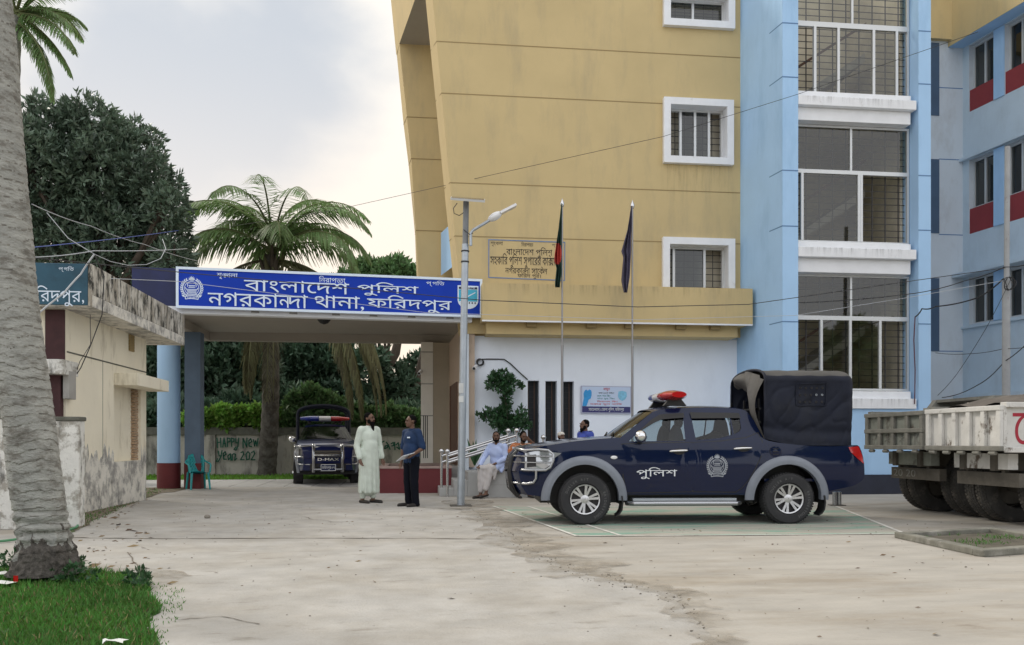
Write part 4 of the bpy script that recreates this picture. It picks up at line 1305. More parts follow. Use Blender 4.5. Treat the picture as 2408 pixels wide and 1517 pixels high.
def wheel(parent, x, y, z, r, side, rubber=None, letters=None, spokes=True):
    """side=-1: outer face towards local -y"""
    rubber = rubber or M_TYRE
    w = thing('wheel', '', '', (0, 0, 0)); del w['label'], w['category']
    w.parent = parent; w.location = (x, y, z); ORG[w.name] = Vector((0, 0, 0))
    hw = .13
    prof = [(r * .60, -hw * .72), (r * .64, -hw * .98), (r * .80, -hw * 1.04), (r * .93, -hw * .98), (r * .985, -hw * .78), (r, -hw * .5), (r, hw * .5), (r * .985, hw * .78), (r * .93, hw * .98), (r * .64, hw * .98), (r * .60, hw * .7)]
    b = MB(); b.lathe(prof, (0, 0, 0), rubber, 48, (0, 1, 0))
    for k in range(60):   # tread blocks
        a = 2 * math.pi * k / 60
        for yy, ph in ((-.085, 0), (-.03, .5), (.03, 0), (.085, .5)):
            aa = a + ph * 2 * math.pi / 60
            d = Vector((math.cos(aa), 0, math.sin(aa))); t = Vector((-d.z, 0, d.x))
            b.obox(d * (r + .001) + Vector((0, yy, 0)), d * .006, t * r * .034, Vector((0, .022, 0)), rubber)
    if letters:
        for s_, a0, rr, hh in letters:
            for i, ch in enumerate(s_):
                if ch == ' ': continue
                a = R(a0 - i * 8.2)
                d = Vector((math.cos(a), 0, math.sin(a))); t = Vector((d.z, 0, -d.x))
                V, F, bb = text2d(ch)
                sc = hh
                b.add([d * (r * rr + (p[1] - bb[1]) * sc) + t * ((p[0] - (bb[0] + bb[2]) / 2) * sc) + Vector((0, side * (hw * 1.045 + .001), 0)) for p in V], F, M_TLET)
    b.build('tyre', w, smooth=35, local=True)
    b = MB()
    ri = r * .60
    b.lathe([(ri, side * hw * .74), (ri * .96, side * hw * .80), (ri * .90, side * hw * .72), (ri * .86, side * hw * .35), (ri * .2, side * hw * .30), (0.004, side * hw * .30)], (0, 0, 0), M_CHAS if not spokes else M_GRILLE, 36, (0, 1, 0))
    b.lathe([(ri * 1.0, side * hw * .72), (ri * .97, side * hw * .86), (ri * .90, side * hw * .80), (ri * .885, side * hw * .5)], (0, 0, 0), M_RIM if spokes else M_CHAS, 36, (0, 1, 0))
    if spokes:
        for k in range(6):
            for dl in (-.17, .17):
                a = 2 * math.pi * k / 6 + dl + .26
                a2 = 2 * math.pi * k / 6 + dl * .9 + .26
                d0 = Vector((math.cos(a2), 0, math.sin(a2))); d1 = Vector((math.cos(a), 0, math.sin(a)))
                t = Vector((-d1.z, 0, d1.x))
                p0, p1 = d0 * ri * .22, d1 * ri * .92
                yo0, yo1 = side * hw * .62, side * hw * .78
                wv0, wv1 = ri * .062, ri * .085
                q = []
                for yy in (0, -side * .025):
                    q += [p0 - t * wv0 + Vector((0, yo0 + yy, 0)), p0 + t * wv0 + Vector((0, yo0 + yy, 0)), p1 + t * wv1 + Vector((0, yo1 + yy, 0)), p1 - t * wv1 + Vector((0, yo1 + yy, 0))]
                b.add(q, [(0, 1, 2, 3), (7, 6, 5, 4), (0, 4, 5, 1), (1, 5, 6, 2), (2, 6, 7, 3), (3, 7, 4, 0)], M_RIM)
        b.lathe([(.004, side * hw * .72), (ri * .2, side * hw * .70), (ri * .3, side * hw * .6), (ri * .3, side * hw * .3)], (0, 0, 0), M_RIM, 20, (0, 1, 0))
        for k in range(6):
            a = 2 * math.pi * k / 6 + .26 + .52
            b.lathe([(.004, side * hw * .66), (.014, side * hw * .66), (.014, side * hw * .5)], (math.cos(a) * ri * .36, 0, math.sin(a) * ri * .36), M_GRILLE, 8, (0, 1, 0))
    else:
        b.lathe([(.004, side * hw * .9), (ri * .3, side * hw * .85), (ri * .36, side * hw * .3)], (0, 0, 0), M_CHAS, 20, (0, 1, 0))
    b.build('rim', w, smooth=35, local=True)
    return w

def make_pickup(name, label, loc, rotz, paint, covered=True):
    t = thing(name, label, 'pickup', loc, rotz)
    L2 = dict(parent=t, local=True)
    ZC = Zw
    top = smooth_line(lps([(1222, 1112), (1228, 1086), (1238, 1065), (1262, 1053), (1300, 1046), (1360, 1037), (1420, 1031.5), (1462, 1029)]))
    roof = smooth_line(lps([(1545, 967), (1572, 960.5), (1632, 956.5), (1700, 956), (1757, 959.5), (1774, 967)]))
    rearw = lps([(1774, 967), (1787, 990), (1801, 1031)])
    bed = smooth_line(lps([(1801, 1031), (1814, 1037), (1850, 1043), (1909, 1049), (1970, 1049.5), (2018, 1047)]), 2)
    tail = smooth_line(lps([(2018, 1047), (2027, 1050), (2036, 1075), (2039.5, 1105), (2037, 1128), (2012, 1143)]), 2)
    xr_ = WB
    af = arc(X0f, Zw, .515, 2, 178); ar = arc(xr_, Zw, .50, 4, 176)
    lowl = lps([(1949, 1157)])
    front_low = lps([(1284, 1170), (1243, 1166), (1229, 1146)])
    outline = front_low + top + roof + rearw[1:] + bed[1:] + tail[1:] + lowl + ar + lps([(1740, 1164), (1600, 1164), (1472, 1164)]) + af
    gF = lps([(1481, 1038), (1504, 1018), (1542.5, 989.6), (1563, 981), (1617, 978), (1615.6, 1037)])
    gR = lps([(1637, 980.6), (1728.6, 982), (1728.6, 1022), (1700, 1030), (1641, 1035)])
    gQ = lps([(1732, 982), (1752.7, 980.5), (1752, 1008), (1746, 1015), (1733, 1021)])
    bd = MB()
    for sd in (0, 1):
        fn = (lambda x, z: (x, W(x, z), z)) if sd == 0 else (lambda x, z: (x, WID - W(x, z), z))
        bd.region([outline, gF, gR, gQ], fn, paint, .09, 'odd')
    def across(line, crown, bow0, bow1, m, mb, n=14, inset=0.0):
        rows = []
        for i, (x, z) in enumerate(line):
            k = i / (len(line) - 1); bow = bow0 + (bow1 - bow0) * k
            r = []
            for j in range(n + 1):
                q = j / n; s_ = 1 - (2 * q - 1) ** 2
                w = W(x, z) + inset
                r.append((x - bow * s_, w + (WID - 2 * w) * q, z + crown * s_))
            rows.append(r)
        mb.grid(rows, m)
    across(front_low[::-1][::-1] + top[:1], 0, .16, .18, paint, bd)
    across(top, .03, .18, .10, paint, bd)
    across(roof, .045, .05, -.02, paint, bd)
    across(tail, 0, -.03, -.03, paint, bd)
    # bed inside and underside
    bx0, bx1 = rearw[2][0] + .02, tail[1][0] - .02
    bd.box(bx0, .12, .62, bx1, WID - .12, .66, paint)
    bd.box(-.62, .38, .30, xr_ + .55, WID - .38, .60, M_BLACK)
    bd.box(.55, .12, .42, xr_ - .6, WID - .12, .55, M_BLACK)
    for cx in (X0f, xr_):
        for yy0, yy1 in ((.06, .42), (WID - .42, WID - .06)):
            bd.grid([[(x, yy, z) for x, z in arc(cx, Zw, .52, -8, 188, 16)] for yy in (yy0, yy1)], M_BLACK)
            yi = yy1 if yy0 < .5 else yy0
            bd.quad([(x, yi, z) for x, z in arc(cx, Zw, .52, -8, 188, 16)], M_BLACK)
    bd.build('body', smooth=38, **L2)
    # glass
    for sd in (0, 1):
        for g in (gF, gR, gQ):
            fn = (lambda x, z: (x, W(x, z) + .012, z)) if sd == 0 else (lambda x, z: (x, WID - W(x, z) - .012, z))
            gb = MB(); gb.region([g], fn, G_CAR)
            gb.build('side_glass', **L2)
    gb = MB()
    ws = [top[-1], ((top[-1][0] + roof[0][0]) / 2, (top[-1][1] + roof[0][1]) / 2 + .01), roof[0]]
    across(ws, .02, .10, .05, G_CARD, gb)
    gb.build('windscreen', smooth=40, **L2)
    gb = MB(); across(rearw, 0, 0, 0, G_CARD, gb, inset=.1)
    gb.build('rear_window', **L2)
    # wipers
    b = MB()
    for q0, q1 in ((.18, .5), (.5, .85)):
        p0, p1 = Vector((top[-1][0] - .10, WID * q0, top[-1][1] + .035)), Vector((top[-1][0] + .02, WID * q1 - .1, top[-1][1] + .09))
        b.tube([p0, p1], .012, M_BLACK, 6)
    b.build('wiper', **L2)
    # doors: thin raised panels and their gaps
    for sd in (0, 1):
        for px, hp in (([(1464.5, 1045), (1540, 1042.5), (1630, 1041), (1630, 1156), (1560, 1158), (1476, 1159), (1468, 1120)], (1598, 1061)),
                       ([(1633.5, 1041), (1700, 1038), (1760, 1030), (1790, 1018), (1797, 1040), (1791, 1075), (1777, 1103), (1763, 1128), (1748, 1147), (1733, 1157), (1633.5, 1156)], (1750, 1055))):
            poly = lps(px)
            sg = 1 if sd == 0 else -1
            base = (lambda o: (lambda x, z: (x, W(x, z) + o, z))) if sd == 0 else (lambda o: (lambda x, z: (x, WID - W(x, z) - o, z)))
            b = MB()
            b.region([poly], base(-.007), paint, .09)
            k = len(poly)
            ri_, ro_ = [base(-.007)(*p) for p in poly], [base(.004)(*p) for p in poly]
            b.add(ri_ + ro_, [(i, (i + 1) % k, k + (i + 1) % k, k + i) for i in range(k)], M_BLACK)
            c = Vector((sum(p[0] for p in poly) / k, sum(p[1] for p in poly) / k))
            big = [tuple(c + (Vector(p) - c) * 1.0 + (Vector(p) - c).normalized() * .016) for p in poly]
            b.region([big, poly], base(-.0025), M_BLACK)
            d = b.build('door', smooth=38, **L2)
            hx, hz = lp(*hp)
            yy = base(-.04)(hx, hz)[1]
            b = MB(); b.tube([(hx - .13, yy + sg * .03, hz - .005), (hx - .11, yy, hz), (hx, yy - sg * .006, hz + .006), (hx + .11, yy, hz + .01), (hx + .13, yy + sg * .03, hz + .008)], [.013, .016, .017, .016, .013], M_CHROME, 8)
            b.build('handle', d, smooth=60, local=True)
            b = MB(); b.ell((hx + .01, base(-.008)(hx, hz)[1], hz - .01), (.085, .004, .05), M_BLACK, 16, 6); b.build('handle_recess', d, smooth=60, local=True)
        # rain visors
        b = MB()
        fn = (lambda x, z: (x, W(x, z) - .02, z)) if sd == 0 else (lambda x, z: (x, WID - W(x, z) + .02, z))
        for px in ([(1500, 1020), (1541, 985), (1562, 973), (1619, 969), (1619, 981), (1566, 985), (1545, 994)], [(1634, 968), (1752, 969.5), (1754, 982), (1636, 983)]):
            b.region([lps(px)], fn, M_BLACK)
        b.build('rain_visor', **L2)
        # fender flares
        for cx, name_ in ((X0f, 'fender_flare'), (xr_, 'fender_flare')):
            b = MB(); rows = []
            r_in, r_out = .50, .63
            for k in range(31):
                a = R(-2 + 184 * k / 30); row = []
                ed = 1 - .0 * abs(k - 15)
                for q, o in ((0, .05), (.04, -.040), (.4, -.048), (.85, -.035), (1.0, .0)):
                    r_ = r_in + (r_out - r_in) * q
                    x, z = cx + r_ * math.cos(a), Zw + r_ * math.sin(a)
                    y = W(x, z) + o
                    row.append((x, y if sd == 0 else WID - y, z))
                rows.append(row)
            b.grid(rows, M_FLARE)
            b.build(name_, smooth=50, **L2)
            b = MB()
            xm, y_ = cx + .53, .02
            yb_ = (y_, y_ + .24) if sd == 0 else (WID - y_ - .24, WID - y_)
            b.grid([[(x, yy, z) for x, z in ((xm, .42), (xm + .015, .32), (xm, .22), (xm - .03, .17), (xm - .07, .14))] for yy in yb_], M_BLACK)
            b.grid([[(x, yy, z) for x, z in ((xm + .02, .42), (xm + .035, .32), (xm + .02, .21), (xm - .02, .15), (xm - .07, .12))] for yy in yb_], M_BLACK)
            b.quad([(x, yb_[0 if sd == 0 else 1], z) for x, z in ((xm, .42), (xm + .015, .32), (xm, .22), (xm - .03, .17), (xm - .07, .14), (xm - .07, .12), (xm - .02, .15), (xm + .02, .21), (xm + .035, .32), (xm + .02, .42))], M_BLACK)
            b.build('mud_flap', smooth=40, **L2)
        # side step
        y0 = -.02 if sd == 0 else WID + .02
        sg = 1 if sd == 0 else -1
        sx0, sx1 = lp(1489, 1180)[0], lp(1732, 1180)[0]
        zt_ = lp(1600, 1172)[1]; zb2 = lp(1600, 1184)[1]
        b = MB()
        b.box(sx0, min(y0 + sg * .02, y0 + sg * .20), zt_ - .035, sx1, max(y0 + sg * .02, y0 + sg * .20), zt_, M_GALV)
        b.tube([(sx0 - .08, y0 + sg * .12, zb2), (sx0, y0, zb2), (sx1, y0, zb2), (sx1 + .08, y0 + sg * .12, zb2)], .035, M_SILV, 10)
        b.build('side_step', smooth=40, **L2)
        # mirror
        mx, mz = lp(1505, 1026)
        ym = W(mx, mz) - .17 if sd == 0 else WID - W(mx, mz) + .17
        b = MB(); b.ell((mx, ym, mz), (.085, .11, .088), M_CHROME, 18, 12)
        b.tube([(mx + .03, ym + sg * .07, mz - .05), (mx - .02, ym + sg * .2, mz - .12)], .03, M_BLACK, 8)
        b.build('mirror', smooth=60, **L2)
        # head lamp
        hp = lps([(1237, 1066), (1262, 1061), (1300, 1063.5), (1321, 1066), (1303, 1079), (1293, 1096), (1280, 1104), (1236, 1105)])
        fn = (lambda x, z: (x, W(x, z) - .012, z)) if sd == 0 else (lambda x, z: (x, WID - W(x, z) + .012, z))
        b = MB(); b.region([hp], fn, M_LAMP, .07)
        q = lps([(1241, 1071), (1262, 1069), (1262, 1098), (1241, 1100)])
        fn2 = (lambda x, z: (x, W(x, z) - .016, z)) if sd == 0 else (lambda x, z: (x, WID - W(x, z) + .016, z))
        b.region([q], fn2, M_GRILLE)
        # wrap to the front
        x_, z0_, z1_ = hp[0][0] - .03, hp[7][1], hp[0][1]
        yy = [W(x_, .9) + k * .11 for k in range(4)]
        if sd: yy = [WID - y for y in yy]
        xs = [hp[0][0] - .004 - .028 * k for k in range(4)]
        b.grid([[(x, y, z) for x, y in zip(xs, yy)] for z in (z0_ - .005, (z0_ + z1_) / 2, z1_ + .005)], M_LAMP)
        b.build('headlight', smooth=50, **L2)
        # side repeater
        rx, rz = lp(1445, 1076)
        b = MB(); b.ell((rx, fn(rx, rz)[1], rz), (.05, .012, .026), M_CLEARL, 14, 8); b.build('side_repeater', smooth=60, **L2)
        # tail light
        tp = lps([(1999, 1052), (2024, 1049.5), (2033, 1072), (2036.5, 1091), (2020, 1078), (2004, 1063)])
        b = MB(); b.region([tp], fn, M_REDL, .07); b.build('tail_light', smooth=50, **L2)
    # fuel flap
    fx, fz = lp(1827, 1062)
    b = MB(); b.lathe([(.085, 0), (.085, -.006), (.075, -.008), (.004, -.008)], (fx, W(fx, fz), fz), paint, 22, (0, 1, 0))
    b.lathe([(.089, -.002), (.089, -.0045), (.083, -.0045)], (fx, W(fx, fz), fz), M_BLACK, 22, (0, 1, 0))
    for k in (-.04, 0, .04): b.box(fx - .045, W(fx, fz) - .013, fz + k - .005, fx + .045, W(fx, fz) - .0085, fz + k + .005, M_BLACK)
    b.build('fuel_flap', smooth=30, **L2)
    # front: grille, bumper openings, plate
    b = MB()
    bowx = lambda y, x, bow: x - bow * (1 - (2 * (y / WID) - 1) ** 2)
    def frontpatch(mb, y0, y1, z0, z1, m, off):
        rows = []
        for z in (z0, z1):
            xz = min(top[:10] + front_low, key=lambda p: abs(p[1] - z))[0]
            rows.append([(bowx(y, xz, .18) - off, y, z) for y in np.linspace(y0, y1, 9)])
        mb.grid(rows, m)
    frontpatch(b, .5, 1.3, .80, .98, M_GRILLE, .012)
    frontpatch(b, .42, 1.38, .44, .62, M_GRILLE, .012)
    for z in (.85, .90, .95): frontpatch(b, .52, 1.28, z - .01, z + .01, M_CHROME if covered is False else M_BLACK, .02)
    b.build('grille', smooth=40, **L2)
    b = MB()
    sv = M_SILV
    for y in (.52, 1.28):
        xc = bowx(y, -.83, .12)
        b.tube([(xc + .10, y, 1.12), (xc + .02, y, 1.09), (xc - .10, y, .97), (xc - .13, y, .75), (xc - .10, y, .50), (xc + .0, y, .40)], .048 if covered else .05, M_BTUBE if covered else sv, 10)
    for z, r_ in (((1.085, .026), (.93, .022), (.80, .022), (.52, .024)) if covered else ((1.06, .03), (.66, .022), (.46, .028))):
        b.tube([(bowx(y, -.87 if z > 1.05 else -.95, .10), y, z) for y in np.linspace(.52, 1.28, 9)], r_, sv, 8)
    for sg, yb_ in ((1, .0), (-1, WID)):
        sdw = lambda u, v: (lp(u, v)[0], yb_ + sg * (W(lp(u, v)[0], lp(u, v)[1]) - .05), lp(u, v)[1])
        yc = .52 if sg == 1 else 1.28
        xf = bowx(yc, -.95, .1)
        for loop in ([(1236, 1059), (1268, 1057), (1290, 1059), (1301, 1068), (1302, 1082), (1295, 1099), (1284, 1106), (1262, 1106.5), (1238, 1106)],):
            pts = [sdw(u, v) for u, v in loop]
            b.tube([(xf + .06, yc, pts[0][2] + .03)] + [(pts[0][0] - .07, (pts[0][1] * 2 + yc) / 3, pts[0][2] + .01)] + pts + [(pts[-1][0] - .07, (pts[-1][1] * 2 + yc) / 3, pts[-1][2])] + [(xf, yc, pts[-1][2])], .019, sv, 8)
        for v in ((1073, 1088) if covered else ()):
            p = sdw(1300, v); q = sdw(1236, v)
            b.tube([p, q, (q[0] - .07, (q[1] * 2 + yc) / 3, q[2]), (xf, yc, q[2])], .012, sv, 6)
        pts = [sdw(u, v) for u, v in ((1262, 1107), (1262, 1126), (1256, 1136), (1240, 1139))]
        b.tube(pts + [(xf - .02, yc, pts[-1][2])], .019, sv, 8)
    b.build('bull_bar', smooth=50, **L2)
    # roof light bar
    lx, lz = lp(1602, 956)[0], lp(1602, 955)[1] + .05
    b = MB()
    pass
    for y in (.45, 1.35):
        b = MB(); o_ = .02 - .04 * y / WID
        b.prism([(lx + o_ - .18, y - .04, lz - .03), (lx + o_ + .18, y - .04, lz - .03), (lx + o_ + .10, y - .04, lz + .07), (lx + o_ - .10, y - .04, lz + .07)], (0, .08, 0), M_BLACK)
        b.build('light_bar_mount', bevel=.008, **L2)
    def pod(y0, y1, m, nm):
        b = MB(); rows = []
        n = 7
        for i in range(n + 1):
            y = y0 + (y1 - y0) * i / n
            e = 1 - .45 * max(0, abs((y - WID / 2) / .72) - .6) / .4
            rows.append([(lx + .02 - .04 * y / WID + .20 * e * math.cos(a), y, lz + .13 + .082 * e * math.sin(a)) for a in np.linspace(0, 2 * math.pi, 20, endpoint=False)])
        b.grid(rows, m, True)
        b.quad(rows[0], m); b.quad(rows[-1][::-1], m)
        b.build(nm, smooth=50, **L2)
    pod(.18, .72, M_REDL, 'red_lamp'); pod(.73, 1.07, M_CLEARL, 'speaker_pod'); pod(1.08, 1.62, M_BLUEL, 'blue_lamp')
    # seats
    for y in (.5, 1.3):
        sx = lp(1590, 1000)[0]
        b = MB()
        b.ell((sx - .1, y, .82), (.28, .25, .10), M_SEAT); b.ell((sx + .12, y, 1.12), (.11, .24, .36), M_SEAT); b.ell((sx + .16, y, 1.50), (.06, .14, .10), M_SEAT)
        b.build('seat', smooth=80, **L2)
    sx = lp(1700, 1000)[0]
    b = MB(); b.ell((sx + .15, .9, 1.05), (.12, .66, .32), M_SEAT); b.ell((sx - .05, .9, .8), (.3, .66, .1), M_SEAT); b.build('rear_seat', smooth=80, **L2)
    b = MB(); dx = top[-1][0]
    b.prism([(dx - .05, .16, .7), (dx + .42, .16, .95), (dx + .30, .16, 1.18), (dx, .16, 1.20)], (0, WID - .32, 0), M_SEAT)
    b.build('dashboard', bevel=.02, **L2)
    b = MB()
    stx = dx + .52
    c = Vector((stx, 1.3, 1.14)); n_ = Vector((-.8, 0, .5)).normalized(); a_ = Vector((0, 1, 0)); b_ = n_.cross(a_)
    b.tube([c + (a_ * math.cos(q) + b_ * math.sin(q)) * .19 for q in np.linspace(0, 2 * math.pi, 24)], .016, M_BLACK, 8)
    b.build('steering_wheel', smooth=60, **L2)
    # wheels
    LT = [('DUELER A/T', 158, .74, .05), ('BRIDGESTONE', 20, .74, .05)] if covered else None
    for x in (X0f, xr_):
        wheel(t, x, .11, Zw, Zw, -1, letters=LT)
        wheel(t, x, WID - .11, Zw, Zw, 1)
    return t, dict(top=top, roof=roof, rearw=rearw, bed=bed, tail=tail)

pk, PL = make_pickup('police_pickup', 'navy police pickup seen side on with black canvas cover over its bed', tuple(PO), PANG, M_PAINT, True)
# markings on the doors
fnD = lambda x, z: (x, W(x, z) - .0085, z)
doors = [c for c in pk.children if c.name.startswith('door')]
b = MB()
x0_, z0_ = lp(1498, 1127); x1_, z1_ = lp(1594, 1099)
put_text(b, T_POLICE, fnD, (x0_, z0_, x1_, z1_), M_DECAL)
b.build('lettering', pk, local=True)
b = MB(); ec = lp(1688.5, 1096)
emblem(b, fnD, ec, .175, M_DECALG)
b.build('emblem', pk, local=True)
# canvas cover
from mathutils import noise as mnoise
def canvas(pk):
    x0c, x1c = lp(1807, 950)[0], lp(2016, 950)[0]
    zbot = [lp(1807, 1030)[1], lp(1909, 1048)[1]]
    zev = lp(1900, 893)[1]
    yn, yf = .10, WID - .10
    prof = []
    nz = 44
    for k in range(nz): prof.append((yn, zbot[1] + (zev - zbot[1]) * k / nz, 0))
    for k in range(25):
        a = math.pi * k / 24
        prof.append((WID / 2 - (WID / 2 - yn) * math.cos(a), zev + .20 * math.sin(a) ** .75 if 0 < k < 24 else zev, 1))
    for k in range(nz - 1, -1, -1): prof.append((yf, zbot[1] + (zev - zbot[1]) * k / nz, 0))
    bt, bs = MB(), MB()
    nx = 84
    rows = []
    for i in range(nx + 1):
        q = i / nx; x = x0c + (x1c - x0c) * q
        row = []
        for j, (y, z, topf) in enumerate(prof):
            h = (z - zbot[1]) / (zev - zbot[1])
            zz = z
            if not topf:
                low = zbot[1] + (.10 * (1 - q * 3) if q < .33 else 0)
                zz = low + (zev - low) * h
            sgn_ = 1 if y < WID / 2 else -1
            nv = Vector((x * 1.7 + z * .9, y * .6, z * 1.1 - x * .5))
            wr = .04 * mnoise.noise(nv * 1.2) + .020 * max(0, 1 - abs(mnoise.noise(Vector((x * 1.9 + z * 1.1, y * .5, z * 1.5 - x * 1.2)) + Vector((5, 2, 1)))) * 3.2) ** 2 + .016 * max(0, 1 - abs(mnoise.noise(Vector((x * 4 - z * 3, y, z * 2 + x)))) * 4) ** 2
            wr += .03 * math.exp(-((h - .2) / .08) ** 2) * (1 + mnoise.noise(Vector((x * 2, 0, 3))))
            inward = .05 * math.sin(h * math.pi) * math.sin(q * math.pi) + .05 * (1 - h) ** 3
            yy = y
            if not topf: yy = y + sgn_ * (inward + wr * math.sin(min(h, 1) * math.pi) ** .5)
            else: zz = z - .008 * (1 - math.cos(q * math.pi * 8)) / 2
            er = max(0, q - .93) / .07
            xx = x - .0
            if er > 0:
                yy = WID / 2 + (yy - WID / 2) * (1 - .06 * er * er)
                zz = zz - .05 * er * er * (h if not topf else 1)
            row.append((xx, yy, zz))
        rows.append(row)
    n = len(prof)
    fs, mats = [], []
    b = MB()
    b.grid(rows, M_CANVAS)
    ti = b.mi(M_CANVAST)
    for f in range(len(b.f)):
        j = f % (n - 1)
        if nz + 2 <= j <= nz + 21: b.m[f] = ti
    b.quad(rows[-1], M_CANVAS)
    b.build('canvas_cover', pk, smooth=60, local=True)
    # front hoop and rolled flap
    hoop = [Vector(p) for p in rows[0]]
    hoop = [Vector((p.x - .01, p.y, p.z)) for p in hoop]
    b = MB(); b.tube(hoop[::2], .02, M_CANVAS, 8); b.build('canvas_hoop', pk, smooth=60, local=True)
    b = MB()
    fl = []
    zt_ = zev + .2
    for i in range(15):
        q = i / 14; row = []
        for j in range(11):
            p = j / 10
            y = yn + .03 + (yf - yn - .5) * q
            zc = zev + .19 * math.sin(math.pi * min(1, (y - yn) / (yf - yn)))
            drop = (.62 * math.exp(-((q - .05) / .22) ** 2) + .34 + .12 * math.sin(q * 5)) * p
            xx = x0c - .02 - .10 * math.sin(p * math.pi) * (1 + .5 * math.sin(q * 9)) - .03 * math.sin(q * 22 + p * 4)
            row.append((xx, y + .05 * math.sin(p * 6 + q * 3), zc - drop))
        fl.append(row)
    b.grid(fl, M_CANVAST); b.build('canvas_flap', pk, smooth=70, local=True)
    # ventilation panel with eyelets
    b = MB()
    pu = [(1881, 902), (1951, 900), (1951, 953), (1881, 953)]
    q = lps(pu)
    def side_y(x, z):
        best = min((abs(p[0] - x) + abs(p[2] - z), p[1]) for r_ in rows for p in r_[:nz + 1])
        return best[1]
    for k in range(4):
        a, c = q[k], q[(k + 1) % 4]
        b.tube([(a[0] + (c[0] - a[0]) * s_ / 6, side_y(a[0] + (c[0] - a[0]) * s_ / 6, a[1] + (c[1] - a[1]) * s_ / 6) - .006, a[1] + (c[1] - a[1]) * s_ / 6) for s_ in range(7)], .010, M_CANVAS, 5)
    for r_ in range(3):
        for c in range(5):
            u, v = 1890 + c * 13, 911 + r_ * 16.5
            x, z = lp(u, v)
            b.lathe([(.018, -.004), (.012, -.012), (.006, -.006)], (x, side_y(x, z), z), M_GALV if (r_ == 1 and c > 2) else M_GRILLE, 8, (0, 1, 0))
    b.build('vent_panel', pk, smooth=50, local=True)
    b = MB()   # bed guard rack behind the cab
    xg_ = x0c - .06
    for z in (1.30, 1.50, 1.70): b.tube([(xg_, .18, z), (xg_, WID - .18, z)], .018, M_BTUBE, 6)
    for y in (.25, .9, WID - .25): b.tube([(xg_, y, .9), (xg_, y, 1.85)], .018, M_BTUBE, 6)
    b.build('bed_rack', pk, local=True)
canvas(pk)

# second pickup, facing the camera under the carport
p2c = atg(768, 1139)
ang2 = R(98)
ex2, ey2 = Vector((math.cos(ang2), math.sin(ang2), 0)), Vector((-math.sin(ang2), math.cos(ang2), 0))
o2 = Vector((p2c.x, p2c.y, 0)) - ey2 * (WID / 2)
pk2, _ = make_pickup('police_pickup', 'blue police pickup facing us with an empty black hoop over its bed', tuple(o2), ang2, M_PAINT2, False)
b = MB()
for xx in (2.35, 3.6):
    path = [(xx, .12, 1.1), (xx, .12, 2.08)] + [(xx, WID / 2 - (WID / 2 - .12) * math.cos(math.pi * k / 12), 2.08 + .26 * math.sin(math.pi * k / 12) ** .8) for k in range(1, 12)] + [(xx, WID - .12, 2.08), (xx, WID - .12, 1.1)]
    b.tube(path, .05, M_CANVAS, 8)
rows = [[(x, p[1], p[2] + .055) for p in path[1:-1]] for x in (2.35, 2.75)]
b.grid(rows, M_CANVAS)
b.grid([[(x, p[1] * .97 + .03, p[2] - .06) for p in path[1:-1]] for x in (2.35, 2.75)], M_CANVAS)
b.build('canopy_hoop', pk2, smooth=50, local=True)
b = MB()
plx = -1.19
b.box(plx, .70, .42, plx + .02, 1.10, .60, M_PAINT2)
fP = lambda s, z: (plx - .004, s, z)
fPm = lambda s, z: (plx - .004, WID - s, z)
b.region([[(.70, .42), (1.10, .42), (1.10, .60), (.70, .60)], [(.715, .435), (1.085, .435), (1.085, .585), (.715, .585)]], fP, M_DECAL)
put_text(b, ['ফ' + 'ি' + 'রদপুর-০৭'], fPm, (.73, .45, 1.07, .57), M_DECAL)
b.build('number_plate', pk2, local=True)
b = MB(); put_text(b, 'D-MAX', lambda s, z: (plx + .02, WID - s, z), (.62, .70, 1.18, .77), M_CHROME, (-.01, 0, 0)); b.build('badge', pk2, local=True)

# ------------------------------------------------------------------ tipper lorries
M_LWHITE = mat('chipped_white_paint', (0.62, 0.61, 0.58), 0.8, var=0.1, scale=4, bump=0.25, bscale=25, dirt=((0.14, 0.11, 0.085), 3.2, 0.57, 0.66, (1.5, 1.5, 1)))
M_LGREY = mat('grey_green_lorry_paint', (0.26, 0.275, 0.24), 0.85, var=0.2, scale=4, bump=0.25, bscale=25, dirt=((0.09, 0.075, 0.06), 3, 0.52, 0.68, (1, 1, 1)))
M_LRIB = mat('rusty_brown_rib', (0.21, 0.205, 0.18), 0.9, var=0.25, scale=5, bump=0.3)
M_LDARK = mat('dark_blue_lorry_side', (0.03, 0.035, 0.055), 0.8, var=0.2, scale=4)
M_HEAP = mat('dark_tarpaulin', (0.12, 0.105, 0.09), 0.95, var=0.25, scale=4, bump=0.5, bscale=10)
M_REDT = mat('red_script_paint', (0.36, 0.02, 0.04), 0.7, var=.1)
